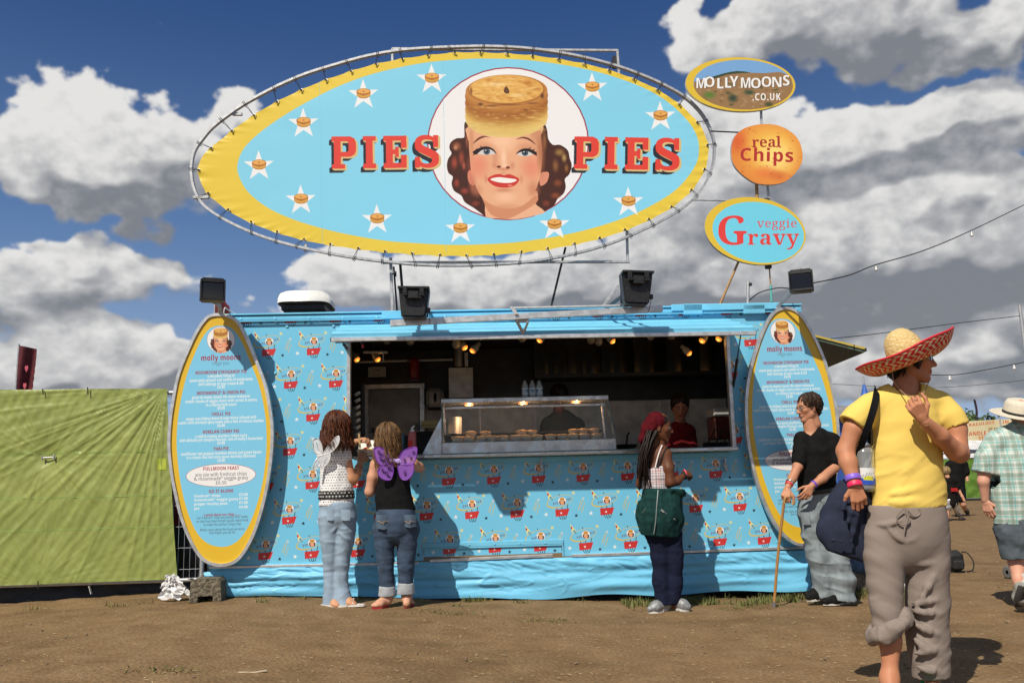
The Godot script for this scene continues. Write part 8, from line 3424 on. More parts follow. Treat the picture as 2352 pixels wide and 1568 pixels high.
	shoe(t, "shoe", j(1896, 1372, -.02), j(1856, 1379, .06), cloth(.012, .012, .012), mat(.5, .48, .44, .6), 1.0, .06)
	shoe(t, "shoe", j(1950, 1384, .0), j(1893, 1388, .10), cloth(.012, .012, .012), mat(.5, .48, .44, .6), 1.05, .06)
	# cane
	var c := PackedVector3Array([j(1777.6, 1378, .10), j(1786, 1290, .13), j(1797, 1190, .18), j(1802, 1152, .205), j(1806, 1141, .205), j(1814, 1138, .205), j(1821, 1143, .205), j(1824, 1152, .205), j(1821, 1159, .205)])
	c[0].y = .012
	mb = MB.new()
	mb.tube(smooth_line(c, 6), .0125, 8)
	var cane := thing("walking_cane", "crook handled wooden walking cane in the hand of the man in black", "cane", at_point(base))
	put("shaft", mb, tri_map(mat(1, 1, 1, .45), noise_tex(140, .05, Color(.28, .13, .035), Color(.48, .26, .09), 128, 1.6), Vector3(12, 3, 12)), cane)
	mb = MB.new()
	mb.tube(PackedVector3Array([c[0] + Vector3(0, -.012, 0), c[0].lerp(c[1], .10)]), .0165, 8)
	put("ferrule", mb, mat(.13, .13, .13, .6), cane)

func glasses(t: Node3D, c: Vector3, b: Basis, s: float, col: Color) -> void:
	var mb := MB.new()
	for sd in [-1.0, 1.0]:
		var rim := PackedVector3Array()
		for k in 14:
			var a := TAU * k / 14.0
			rim.append(c + b * (Vector3(sd * .033 + cos(a) * .024, .006 + sin(a) * .015, .104 - absf(sd * .033 + cos(a) * .024) * .15) * s))
		mb.tube(rim, .0018, 4, true)
		mb.tube(PackedVector3Array([c + b * (Vector3(sd * .057, .012, .094) * s), c + b * (Vector3(sd * .082, .014, .0) * s), c + b * (Vector3(sd * .080, .0, -.02) * s)]), .0018, 4)
	mb.tube(PackedVector3Array([c + b * (Vector3(-.010, .010, .105) * s), c + b * (Vector3(.010, .010, .105) * s)]), .0018, 4)
	var g := put("glasses", mb, mat(col.r, col.g, col.b, .3, .4), t)
	for sd in [-1.0, 1.0]:
		mb = MB.new()
		var o := PackedVector2Array()
		for k in 14:
			o.append(Vector2(cos(TAU * k / 14.0) * .023, sin(TAU * k / 14.0) * .014) * s)
		mb.poly(o, 0, .001, Transform3D(b * Basis(Vector3.UP, sd * .15), c + b * (Vector3(sd * .033, .006, .099) * s)))
		put("lens", mb, M.glass, g)

func man_sombrero() -> void:
	var t := person("man in straw sombrero, yellow T-shirt and taupe trousers walking towards us", 2085, 4.4)
	var col := Color(.46, .20, .11)
	var sk := MB.new()
	var F := Field.new()
	run(F, [[1996, 934, 0, .052], [1962, 985, .01, .050], [1942, 1036, .01, .043], [1949, 1062, .04, .043], [1962, 1106, .08, .029]], .02)
	run(F, [[2162, 930, 0, .052], [2196, 985, .03, .052], [2206, 1042, .07, .042], [2196, 1036, .10, .046], [2160, 1000, .17, .040], [2124, 967, .22, .029]], .02)
	run(F, [[2085, 865, -.01, .058], [2078, 905, 0, .066]], .03)
	run(F, [[1999, 936, 0, .045], [2080, 930, 0, .06], [2160, 930, 0, .045]], .03)
	run(F, [[2080, 930, 0, .10], [2085, 1190, 0, .12], [2034, 1260, .01, .08], [2042, 1420, .04, .056]], .03, .8)
	run(F, [[2085, 1190, 0, .12], [2130, 1260, 0, .08], [2136, 1480, 0, .05], [2140, 1548, -.02, .036]], .03, .8)
	run(F, [[2046, 1420, .04, .056], [2046, 1475, .04, .050], [2045, 1540, .06, .036], [2044, 1562, .07, .036]], .02)
	foot(F, j(2044, 1560, .07), Vector3(j(2044, 1580, .04).x, .0, j(2044, 1580, .02).z), Vector3(j(2040, 1600, .2).x, .0, j(2040, 1600, .27).z), 1.1)
	foot(F, j(2140, 1540, -.02), Vector3(j(2140, 1570, -.05).x, .012, j(2140, 1570, -.06).z), Vector3(j(2146, 1590, .2).x, .012, j(2146, 1590, .20).z), 1.1)
	F.bake(sk, .007, null, tone(col))
	var hc := j(2096, 828, .0)
	var hb := look(Vector3(.93, -.06, .50), -.02)
	head(sk, hc, hb, .93, col, Color(.36, .12, .09), Color(.012, .008, .006), .004, 1.05)
	hand(sk, j(1963, 1110, .082), j(1977, 1160, .09) - j(1963, 1110, .082), Vector3(-.12, .1, 1), 1.0, .62, 1.0, col, .0035)
	hand(sk, j(2122, 965, .225), j(2099, 925, .25) - j(2122, 965, .225), Vector3(-.45, .15, .85), 1.0, 1.22, 1.0, col, .0035)
	put("body", sk, skin(.5, .25, .14), t)
	eyes(t, hc, hb, .93, Color(.04, .03, .02))
	glasses(t, hc, hb, .93, Color(.12, .12, .12))
	# yellow T-shirt
	F = Field.new()
	run(F, [[1999, 932, .0, .056], [2040, 920, .0, .062], [2079, 922, .0, .066], [2120, 917, .0, .062], [2160, 927, .0, .056]], .05)
	run(F, [[2080, 935, 0, .140], [2082, 970, 0, .166], [2083, 1030, 0, .166], [2086, 1100, 0, .172], [2088, 1172, 0, .186]], .04, .66)
	run(F, [[1999, 934, .0, .058], [1976, 956, .01, .066], [1957, 976, .01, .072]], .04)
	run(F, [[2160, 928, .0, .058], [2183, 956, .02, .062], [2199, 982, .03, .064]], .04)
	var e0 := j(1957, 975, .01)
	F.cut(e0, e0 - j(1985, 936, .0), .15)
	F.cut(j(2198, 981, .03), j(2198, 981, .03) - j(2176, 938, .01), .13)
	ridges(F, [[2132, 1004, 2108, 1066], [2124, 1040, 2070, 1090], [2042, 1134, 2112, 1112], [2126, 1100, 2088, 1128], [2046, 1154, 2118, 1142], [2128, 1140, 2094, 1158]], 2084, .168, .66, .010)
	F.cut(j(2088, 1166, 0), Vector3(.03, -1, 0))
	F.carve(j(2086, 850, .03), j(2079, 894, .02), .080, .076)
	F.carve(j(1960, 972, .01), j(1940, 1015, .01), .056, .066)
	F.carve(j(2196, 976, .03), j(2206, 1010, .05), .052, .058)
	var mb := MB.new()
	var cr = creases(.010, 4.5, Vector3(.5, 1.5, .5), 33.0)
	F.bake(mb, .008, func(p: Vector3) -> float:
		var q := Vector3(p.x * .7 + p.y * .7, p.y * 1.2 - p.x * .65, p.z)
		return cr.call(q) * (.35 + .65 * smoothstep(1.5, 1.0, p.y)))
	var yel := mat(.74, .54, .13, .85, 0, .3)
	yel.uv1_triplanar = true
	yel.uv1_scale = Vector3.ONE * 9.0
	relief(yel, grey_tex(57, .08, 128), .04)
	put("t_shirt", mb, yel, t)
	# trousers, one leg rolled up
	F = Field.new()
	run(F, [[2087, 1150, 0, .172], [2084, 1200, 0, .192], [2082, 1226, 0, .196]], .05, .66)
	run(F, [[2030, 1236, .01, .104], [2031, 1280, .02, .098], [2034, 1340, .03, .084], [2037, 1400, .04, .074], [2040, 1440, .04, .072]], .014, .92)
	run(F, [[2130, 1236, .0, .106], [2131, 1290, .0, .104], [2131, 1370, -.01, .101], [2132, 1460, -.01, .100], [2140, 1566, .0, .088]], .014, .92)
	ridges(F, [[2074, 1262, 2000, 1254], [2070, 1284, 2002, 1296], [2066, 1318, 2006, 1338], [2066, 1352, 2004, 1376], [2062, 1402, 2014, 1384]], 2034, .090, .92, .008)
	ridges(F, [[2092, 1268, 2160, 1240], [2094, 1292, 2156, 1288], [2168, 1272, 2108, 1390], [2094, 1384, 2164, 1372], [2092, 1400, 2170, 1406], [2096, 1428, 2164, 1458], [2094, 1462, 2156, 1500], [2102, 1500, 2172, 1480], [2106, 1530, 2168, 1542]], 2131, .101, .92, .008)
	ridges(F, [[2016, 1204, 2070, 1194], [2150, 1196, 2098, 1204], [2078, 1245, 2040, 1210], [2084, 1245, 2126, 1208]], 2084, .192, .66, .007)
	F.cut(j(2088, 1158, 0), Vector3.UP)
	F.cut(j(2140, 1554, 0), Vector3(.05, -1, 0))
	var lin := mat(.235, .195, .172, .9, 0, .25)
	lin.uv1_triplanar = true
	lin.uv1_scale = Vector3.ONE * 9.0
	relief(lin, grey_tex(59, .09, 128), .06)
	mb = MB.new()
	var c1 = creases(.007, 3.4, Vector3(.5, 1.2, .5), 41.0)
	var c2 = creases(.0045, 8.0, Vector3(.35, 1.2, .4), 43.0)
	F.bake(mb, .008, func(p: Vector3) -> float:
		var low := smoothstep(.75, .35, p.y)
		var q := Vector3(p.x * 1.1 + p.y * .9, p.y * 1.5 - absf(p.x) * .9, p.z * .6)
		return c1.call(q) * (.35 + .65 * low) + c2.call(q) * (.4 + .6 * low))
	var tr := put("trousers", mb, lin, t)
	mb = MB.new()
	var ringp := PackedVector3Array()
	var ringr := PackedFloat32Array()
	for k in 28:
		var a := TAU * k / 28.0
		ringp.append(j(2041, 1440, .04) + Vector3(cos(a) * .074, cos(a) * .048 + sin(a) * .012 + .006 * sin(a * 5.0), sin(a) * .078))
		ringr.append(.030 + .006 * sin(a * 3.0 + 1.0))
	F = Field.new()
	for k in 28:
		F.cap(ringp[k], ringp[(k + 1) % 28], ringr[k], ringr[(k + 1) % 28], .02)
	F.bake(mb, .007, creases(.010, 11.0, Vector3(1, 1, 1), 3.0))
	put("rolled_cuff", mb, lin, tr)
	mb = MB.new()
	var zt := .148
	for lp in [[[2076, 1168], [2062, 1184], [2064, 1200], [2080, 1204], [2086, 1190], [2080, 1168]], [[2082, 1168], [2090, 1196], [2081, 1206], [2078, 1222]], [[2086, 1172], [2100, 1186], [2114, 1180], [2112, 1168]]]:
		var pts := PackedVector3Array()
		for q in lp:
			pts.append(j(q[0], q[1], zt - .0006 * absf(q[0] - 2085.0)))
		mb.tube(smooth_line(pts), .0042, 5)
	var cord := put("drawstring", mb, lin, tr)
	# hair
	F = Field.new()
	F.ell(hc + hb * Vector3(0, .04, -.020), Vector3(.087, .085, .105), .03, hb)
	F.ell(hc + hb * Vector3(0, -.03, -.075), Vector3(.070, .085, .045), .03, hb)
	F.ell(hc + hb * Vector3(-.076, .0, .030), Vector3(.014, .055, .022), .02, hb)
	F.ell(hc + hb * Vector3(.076, .0, .030), Vector3(.014, .055, .022), .02, hb)
	F.cut(hc + hb * Vector3(0, .06, .078), hb * Vector3(0, -.35, 1))
	F.cut(j(2083, 806, .0), Vector3(-.33, .93, -.09))
	mb = MB.new()
	F.bake(mb, .006, creases(.008, 22.0, Vector3(1.3, .4, 1.3), 2.0))
	strands(mb, hc + hb * Vector3(0, .01, -.022), Vector3(.082, .040, .092), hb, 150, .085, .010, .0055, 10, 95, 265)
	put("hair", mb, hair_mat(Color(.006, .004, .003), Color(.040, .022, .014)), t)
	sombrero(t, hc)
	# hat cord down to the fist
	mb = MB.new()
	var cp := PackedVector3Array([j(2050, 838, .05), j(2053, 872, .06), j(2068, 895, .10), j(2090, 912, .17), j(2103, 918, .25)])
	mb.tube(smooth_line(cp), .0028, 4)
	mb.tube(smooth_line(PackedVector3Array([j(2136, 872, .06), j(2126, 895, .10), j(2112, 915, .21), j(2104, 920, .25)])), .0028, 4)
	put("hat_cord", mb, mat(.35, .22, .14, .7), t)
	# wristbands
	var fa := j(1962, 1106, .08) - j(1949, 1062, .04)
	band(t, "wristband", j(1960, 1098, .073), fa, .0385, .026, mat(.22, .11, .62, .45))
	band(t, "wristband", j(1964, 1113, .085), fa, .036, .024, mat(.66, .02, .10, .45))
	# green shoe
	shoe(t, "shoe", Vector3(j(2140, 1570, -.06).x, .012, j(2140, 1570, -.09).z), Vector3(j(2147, 1590, .2).x, .012, j(2147, 1590, .22).z), cloth(.02, .22, .09), mat(.03, .12, .06, .6), 1.05, .06)
	# shoulder bag with a bottle stuck in it
	var bag := thing("shoulder_bag", "navy cloth shoulder bag hanging at the side of the man in sombrero", "bag", at_point(base))
	F = Field.new()
	run(F, [[1972, 1110, -.03, .045], [1950, 1160, -.05, .095], [1934, 1215, -.05, .118], [1940, 1242, -.05, .115]], .05, .62)
	run(F, [[1972, 1120, -.03, .05], [1975, 1200, -.06, .075], [1962, 1256, -.05, .075]], .05, .7)
	run(F, [[1996, 985, -.10, .02], [1986, 1050, -.10, .05], [1974, 1120, -.06, .06]], .04, .5)
	run(F, [[1905, 1228, -.04, .045], [1955, 1262, -.04, .045]], .05, .8)
	ridges(F, [[1955, 1130, 1902, 1222], [1962, 1150, 1926, 1256], [1972, 1150, 1952, 1262], [1896, 1232, 1956, 1242], [1936, 1176, 1908, 1252]], 1938, .112, .62, .009)
	F.cut(j(1938, 1276, 0), Vector3(-.35, -1, 0))
	mb = MB.new()
	F.bake(mb, .009, creases(.030, 3.6, Vector3(1.6, .6, 1.0), 51.0))
	put("sack", mb, cloth(.024, .029, .052, .15), bag)
	mb = MB.new()
	var st := PackedVector3Array([j(2012, 892, -.05), j(2015, 897, .045), j(2011, 925, .10), j(2000, 965, .105), j(1986, 1005, .075), j(1972, 1050, .01), j(1962, 1105, -.03)])
	var sm := smooth_line(st)
	for i in sm.size() - 1:
		var d := (sm[i + 1] - sm[i]).normalized()
		var wd := d.cross(Vector3(.15, 0, 1)).normalized() * .019
		var nn := wd.cross(d).normalized()
		mb.quad(sm[i] - wd, sm[i] + wd, sm[i + 1] + wd, sm[i + 1] - wd, nn)
		mb.quad(sm[i] - wd - nn * .003, sm[i] + wd - nn * .003, sm[i + 1] + wd - nn * .003, sm[i + 1] - wd - nn * .003, -nn)
	put("strap", mb, cloth(.010, .010, .012), bag)
	mb = MB.new()
	mb.tube(smooth_line(PackedVector3Array([j(2001, 960, .10), j(2003, 985, .09), j(2004, 1022, .06)])), .004, 5)
	put("loose_strap", mb, M.black, bag)
	var bp := j(1988, 1128, .0)
	var bt := thing("plastic_bottle", "clear plastic water bottle with blue cap tucked in the man's shoulder bag", "bottle", at_point(base + bp).rotated_local(Vector3.BACK, -.06))
	mb = MB.new()
	var pr := PackedVector2Array([Vector2(.001, 0), Vector2(.044, .0), Vector2(.051, .012)])
	for k in 5:
		pr.append(Vector2(.051, .02 + k * .02))
		pr.append(Vector2(.0495, .03 + k * .02))
	for k in 6:
		pr.append(Vector2(.052, .125 + k * .014))
		pr.append(Vector2(.0485, .132 + k * .014))
	pr.append_array(PackedVector2Array([Vector2(.045, .212), Vector2(.034, .232), Vector2(.019, .248), Vector2(.016, .262)]))
	mb.lathe(pr, 28)
	var pet := mat(.80, .84, .86, .12)
	pet.albedo_color.a = .22
	pet.transparency = BaseMaterial3D.TRANSPARENCY_ALPHA
	put("body", mb, pet, bt)
	mb = MB.new()
	mb.lathe(PackedVector2Array([Vector2(.018, .236), Vector2(.019, .238), Vector2(.019, .262), Vector2(.016, .266), Vector2(.001, .267)]), 20)
	put("cap", mb, mat(.03, .20, .62, .4), bt)
	var lc := Canvas.new(256, 96, Color(.68, .70, .70))
	lc.xy([0, 60, 256, 60, 256, 96, 0, 96], Color(.02, .08, .45))
	lc.xy([90, 50, 140, 45, 170, 58, 170, 70, 90, 72], Color(.55, .55, .04))
	for k in 40:
		lc.blob(fmod(k * 47.0, 256.0), 26 + fmod(k * 13.0, 34.0), 9, 5, Color(.16, .17, .19), .8)
	var lm := mat(1, 1, 1, .4)
	lm.albedo_texture = lc.texture()
	mb = MB.new()
	mb.lathe(PackedVector2Array([Vector2(.0525, .034), Vector2(.0525, .118)]), 28)
	for i in mb.t.size():
		mb.t[i] = Vector2(mb.t[i].x * 2.0, 1.0 - mb.t[i].y)
	put("label_band", mb, lm, bt)

func sombrero(t: Node3D, hc: Vector3) -> void:
	var up := Vector3(-.33, .93, -.09).normalized()
	var x := up.cross(Vector3.BACK).normalized()
	var b := Basis(x, up, x.cross(up))
	var at := j(2083, 814, .02) - up * .048
	var straw := Color(.58, .42, .17)
	var cv := Canvas.new(1024, 256, straw)
	var n := 40
	for k in 5200:
		var u := fmod(k * 61.8034, 1024.0)
		var v := fmod(k * 37.77, 256.0)
		cv.xy([u, v, u + 7, v + 3, u + 5, v + 6, u - 2, v + 3], [Color(.66, .50, .24), Color(.50, .34, .12), Color(.72, .58, .32), Color(.40, .27, .10)][k % 4])
	for r in 5:
		for k in n:
			var w := 1024.0 / n
			var u := k * w
			var v := 104.0 + r * 29.0
			var sl = [w * .5, -w * .5][r % 2]
			cv.xy([u, v, u + w * .56, v, u + w * .56 + sl, v + 29, u + sl, v + 29], Color(.60, .012, .025))
			cv.xy([u + w * .60, v, u + w * .96, v, u + w * .96 + sl, v + 29, u + w * .60 + sl, v + 29], [Color(.70, .62, .42), Color(.58, .46, .24)][(k + r) % 2])
	var hm := mat(1, 1, 1, .75)
	hm.albedo_texture = cv.texture()
	relief(hm, grey_tex(150, .12, 128), .25)
	var hat := Node3D.new()
	hat.name = "sombrero"
	t.add_child(hat)
	hat.transform = Transform3D(b.scaled(Vector3.ONE * .945), at)
	var under := PackedVector2Array([Vector2(.088, .012), Vector2(.12, -.004), Vector2(.16, -.010), Vector2(.20, .000), Vector2(.235, .022), Vector2(.262, .054), Vector2(.270, .068)])
	var over := PackedVector2Array()
	for p in under:
		over.append(p + Vector2(-.004, .010))
	for side in 2:
		var mb := MB.new()
		var pf := under if side == 0 else over
		var fine := PackedVector2Array()
		for i in pf.size() - 1:
			for s in 4:
				fine.append(pf[i].cubic_interpolate(pf[i + 1], pf[maxi(i - 1, 0)], pf[mini(i + 2, pf.size() - 1)], s / 4.0))
		fine.append(pf[pf.size() - 1])
		mb.lathe(fine, 96)
		for i in mb.v.size():
			var p := mb.v[i]
			var an := atan2(p.z, p.x)
			var r := Vector2(p.x, p.z).length()
			mb.v[i].y += (.012 * sin(an * 2.0 + .6) + .004 * sin(an * 5.0)) * smoothstep(.1, .27, r)
			mb.t[i] = Vector2(mb.t[i].x, mb.t[i].y)
			if side == 0:
				mb.n[i] = -mb.n[i] if mb.n[i].y > 0.2 else mb.n[i]
		put("brim" if side == 0 else "brim_top", mb, hm, hat)
	var mb := MB.new()
	var edge := PackedVector3Array()
	for k in 72:
		var an := TAU * k / 72.0
		edge.append(Vector3(cos(an) * .269, .074 + .012 * sin(an * 2.0 + .6) + .004 * sin(an * 5.0), sin(an) * .269))
	mb.tube(edge, .0065, 6, true)
	put("edging", mb, mat(.58, .010, .03, .6), hat)
	var cm := mat(1, 1, 1, .75)
	var c2 := Canvas.new(512, 256, straw)
	for k in 3600:
		var u := fmod(k * 61.8034, 512.0)
		var v := fmod(k * 37.77, 256.0)
		c2.xy([u, v, u + 12, v + 4, u + 10, v + 8, u - 2, v + 4], [Color(.70, .55, .28), Color(.54, .38, .15), Color(.76, .62, .36), Color(.46, .32, .13)][k % 4])
	cm.albedo_texture = c2.texture()
	relief(cm, grey_tex(151, .12, 128), .4)
	mb = MB.new()
	var crown := PackedVector2Array([Vector2(.108, .005), Vector2(.104, .05), Vector2(.098, .10), Vector2(.086, .14), Vector2(.068, .172), Vector2(.045, .19), Vector2(.020, .196), Vector2(.0005, .194)])
	var fc := PackedVector2Array()
	for i in crown.size() - 1:
		for s in 3:
			fc.append(crown[i].lerp(crown[i + 1], s / 3.0))
	fc.append(crown[crown.size() - 1])
	mb.lathe(fc, 48)
	for i in mb.v.size():
		var p := mb.v[i]
		var d := fold.get_noise_3d(p.x * 9.0, p.y * 9.0, p.z * 9.0) * .006
		mb.v[i] += mb.n[i] * d
	put("crown", mb, cm, hat)

func man_plaid() -> void:
	var t := person("man in cream panama hat, green plaid shirt and grey shorts walking away", 2345, 6.8)
	var col := Color(.58, .30, .21)
	var sk := MB.new()
	var F := Field.new()
	for s in [-1.0, 1.0]:
		var m := func(x: float) -> float: return 2347.0 + s * (x - 2347.0) * -1.0 if s > 0 else x
		run(F, [[m.call(2276), 1030, 0, .046], [m.call(2262), 1085, .0, .048], [m.call(2260), 1105, .01, .042], [m.call(2264), 1148, -.02, .029]], .02)
	run(F, [[2345, 965, 0, .06], [2345, 1000, 0, .07]], .03)
	run(F, [[2280, 1026, 0, .035], [2345, 1008, 0, .07], [2412, 1026, 0, .035]], .03)
	run(F, [[2345, 1008, 0, .10], [2347, 1200, 0, .14], [2334, 1255, 0, .075]], .03, .8)
	run(F, [[2347, 1200, 0, .14], [2392, 1255, 0, .075]], .03, .8)
	run(F, [[2334, 1255, .0, .075], [2336, 1290, .01, .060], [2341, 1330, .06, .045], [2344, 1345, .08, .042]], .02)
	run(F, [[2392, 1255, .0, .075], [2392, 1300, -.02, .058], [2390, 1365, -.05, .042]], .02)
	F.bake(sk, .009, null, tone(col))
	head(sk, j(2345, 953, 0), look(Vector3(.25, -.1, -1)), .90, col, col, col, .007)
	hand(sk, j(2264, 1148, -.02), Vector3(.15, -1, .1), Vector3(-.8, 0, .6), -1.0, .45, 1.0, col, .005)
	put("body", sk, skin(.5, .25, .14), t)
	F = Field.new()
	run(F, [[2290, 1012, 0, .075], [2345, 998, 0, .085], [2400, 1012, 0, .075]], .06)
	run(F, [[2345, 1030, 0, .20], [2345, 1080, 0, .225], [2346, 1140, 0, .215], [2347, 1206, 0, .205]], .06, .68)
	run(F, [[2284, 1015, 0, .075], [2268, 1050, .0, .078], [2258, 1088, .0, .080]], .04)
	run(F, [[2406, 1015, 0, .075], [2424, 1050, .0, .078], [2434, 1088, .0, .080]], .04)
	F.cut(j(2347, 1202, 0), Vector3(.0, -1, 0))
	F.cut(j(2257, 1086, 0), Vector3(-.28, -1, 0), .13)
	var mb := MB.new()
	F.bake(mb, .010, creases(.010, 6.0, Vector3(1.3, .7, 1), 61.0))
	put("shirt", mb, tartan(Color(.52, .56, .52), [[6, 22, Color(.10, .16, .13), .45], [36, 8, Color(.05, .36, .38), .5], [60, 5, Color(.7, .72, .7), .7], [74, 26, Color(.13, .20, .16), .42], [108, 10, Color(.08, .40, .42), .45]], 7.0), t)
	F = Field.new()
	run(F, [[2347, 1190, 0, .19], [2347, 1220, 0, .20]], .05, .72)
	run(F, [[2328, 1225, 0, .115], [2337, 1282, .01, .105]], .04)
	run(F, [[2378, 1225, 0, .115], [2390, 1282, -.03, .105]], .04)
	F.cut(j(2340, 1279, 0), Vector3(.15, -1, 0))
	mb = MB.new()
	F.bake(mb, .010, creases(.012, 6.0, Vector3(.8, 1.4, 1), 63.0))
	put("shorts", mb, cloth(.085, .105, .125, .1), t)
	for q in [[j(2344, 1325, .055), j(2347, 1352, .09)], [j(2390, 1350, -.05), j(2390, 1376, -.05)]]:
		F = Field.new()
		F.cap(q[0], q[1], .048, .044, .02)
		mb = MB.new()
		F.bake(mb, .009, creases(.003, 20.0))
		put("sock", mb, mat(.50, .50, .48, .9), t)
	var grey := cloth(.30, .30, .27, .2)
	F = Field.new()
	F.chain([j(2347, 1350, .10), j(2343, 1372, .07), j(2343, 1386, .01)], [.050, .046, .042], .03)
	mb = MB.new()
	F.bake(mb, .008, creases(.003, 14.0))
	var sh := put("shoe", mb, grey, t)
	mb = MB.new()
	mb.tube(PackedVector3Array([j(2350, 1346, .145), j(2342, 1374, .115), j(2342, 1392, .05)]), [.035, .04, .035], 8, false, .35)
	put("sole", mb, mat(.04, .04, .04, .7), sh)
	shoe(t, "shoe", Vector3(j(2392, 1385, .05).x, .0, j(2392, 1385, .05).z), Vector3(j(2388, 1385, -.2).x, .0, j(2388, 1385, -.23).z), grey, M.rubber, 1.0, .07)
	var hat := Node3D.new()
	hat.name = "panama_hat"
	t.add_child(hat)
	hat.transform = Transform3D(Basis(Vector3.RIGHT, .30) * Basis(Vector3.BACK, -.06), j(2343, 952, .02))
	var cream := worn(.66, .60, .48, .8, 0, .06, 14.0, 160)
	relief(cream, grey_tex(161, .16, 128), .3)
	mb = MB.new()
	mb.lathe(PackedVector2Array([Vector2(.10, .004), Vector2(.13, .0), Vector2(.17, -.006), Vector2(.203, -.002), Vector2(.206, .002), Vector2(.17, .0), Vector2(.13, .006), Vector2(.10, .012)]), 48, Transform3D(), 1.12)
	put("brim", mb, cream, hat)
	mb = MB.new()
	mb.lathe(PackedVector2Array([Vector2(.118, .0), Vector2(.116, .04), Vector2(.110, .085), Vector2(.096, .112), Vector2(.07, .122), Vector2(.03, .114), Vector2(.0005, .110)]), 40, Transform3D(), 1.15)
	put("crown", mb, cream, hat)
	mb = MB.new()
	mb.lathe(PackedVector2Array([Vector2(.119, .006), Vector2(.1205, .010), Vector2(.1195, .024), Vector2(.117, .028)]), 40, Transform3D(), 1.15)
	put("hat_band", mb, mat(.012, .012, .015, .7), hat)

func far_people() -> void:
	# man and boy walking off by the far fence
	var t := person("far off man in black T-shirt and black shorts walking away", 2199, 22.0)
	var col := Color(.55, .28, .18)
	var sk := MB.new()
	var F := Field.new()
	run(F, [[2180, 1072, 0, .055], [2176, 1100, 0, .04]], .03)
	run(F, [[2216, 1068, 0, .055], [2221, 1090, 0, .045], [2223, 1104, .05, .035]], .03)
	run(F, [[2196, 1050, 0, .06], [2197, 1064, 0, .07]], .03)
	run(F, [[2190, 1140, 0, .08], [2195, 1158, 0, .07], [2199, 1180, .1, .045]], .03)
	run(F, [[2206, 1140, 0, .08], [2213, 1158, 0, .065], [2220, 1174, -.2, .045]], .03)
	run(F, [[2180, 1072, 0, .05], [2197, 1066, 0, .10], [2198, 1120, 0, .13], [2190, 1140, 0, .08]], .03, .8)
	run(F, [[2216, 1069, 0, .05], [2197, 1066, 0, .10], [2198, 1120, 0, .13], [2206, 1140, 0, .08]], .03, .8)
	F.bake(sk, .02, null, tone(col))
	head(sk, j(2193, 1046, 0), look(Vector3(.2, 0, -1)), 1.0, col, col, col, .014)
	put("body", sk, skin(.5, .25, .14), t)
	F = Field.new()
	run(F, [[2182, 1067, 0, .09], [2197, 1062, 0, .10], [2214, 1066, 0, .09]], .05)
	run(F, [[2197, 1072, 0, .20], [2198, 1114, 0, .21]], .06, .7)
	run(F, [[2181, 1068, 0, .09], [2177, 1084, 0, .10]], .04)
	run(F, [[2215, 1067, 0, .09], [2219, 1084, 0, .10]], .04)
	var mb := MB.new()
	F.bake(mb, .02, creases(.015, 4.0))
	put("t_shirt", mb, cloth(.009, .009, .009), t)
	F = Field.new()
	run(F, [[2198, 1108, 0, .20], [2198, 1122, 0, .21]], .06, .7)
	run(F, [[2190, 1122, 0, .12], [2193, 1146, 0, .12]], .04)
	run(F, [[2205, 1122, 0, .12], [2209, 1144, 0, .12]], .04)
	mb = MB.new()
	F.bake(mb, .02, creases(.015, 4.0))
	put("shorts", mb, cloth(.012, .012, .013), t)
	for q in [[2200, 1183, .1], [2221, 1177, -.2]]:
		F = Field.new()
		F.cap(j(q[0], q[1] - 4, q[2] + .05), j(q[0] + 2, q[1], q[2] - .16), .06, .055, .03)
		mb = MB.new()
		F.bake(mb, .018)
		put("shoe", mb, mat(.03, .022, .018, .7), t)
	t = person("small blond child in black T-shirt and silver trousers far off", 2190, 20.0)
	sk = MB.new()
	F = Field.new()
	run(F, [[2196, 1106, 0, .04], [2203, 1125, 0, .035], [2211, 1140, .04, .03], [2216, 1150, .05, .032]], .02)
	run(F, [[2170, 1106, 0, .04], [2166, 1130, 0, .03]], .02)
	run(F, [[2175, 1088, 0, .045], [2178, 1100, 0, .05]], .03)
	run(F, [[2178, 1160, 0, .05], [2177, 1190, .0, .04]], .03)
	run(F, [[2172, 1104, 0, .04], [2182, 1102, 0, .07], [2185, 1148, 0, .10], [2178, 1162, 0, .05]], .03, .8)
	run(F, [[2196, 1106, 0, .04], [2182, 1102, 0, .07]], .03)
	F.bake(sk, .016, null, tone(col))
	head(sk, j(2174, 1083, 0), look(Vector3(-.2, 0, -1)), .84, col, col, col, .014)
	put("body", sk, skin(.5, .25, .14), t)
	F = Field.new()
	run(F, [[2172, 1103, 0, .07], [2182, 1098, 0, .08], [2193, 1104, 0, .07]], .05)
	run(F, [[2182, 1108, 0, .13], [2186, 1152, 0, .155]], .06, .7)
	run(F, [[2193, 1105, 0, .07], [2199, 1119, 0, .075]], .04)
	mb = MB.new()
	F.bake(mb, .016, creases(.012, 5.0))
	put("t_shirt", mb, cloth(.010, .009, .009), t)
	mb = MB.new()
	for k in 6:
		mb.box(j(2186.5 + k * 2.6, 1123 + (k % 2) * .6, .135), Vector3(.020, .055, .01))
	for k in 6:
		mb.box(j(2186.5 + k * 2.6, 1127.5, .135), Vector3(.018, .022, .01))
	put("shirt_print", mb, mat(.45, .012, .01, .6), t).set_meta("kind", "stuff")
	F = Field.new()
	run(F, [[2184, 1150, 0, .11], [2190, 1156, 0, .09], [2198, 1170, -.05, .06], [2203, 1180, -.1, .05]], .04)
	run(F, [[2178, 1152, 0, .09], [2178, 1166, 0, .08]], .04)
	mb = MB.new()
	F.bake(mb, .016, creases(.014, 9.0))
	put("trousers", mb, mat(.55, .55, .56, .3, .7), t)
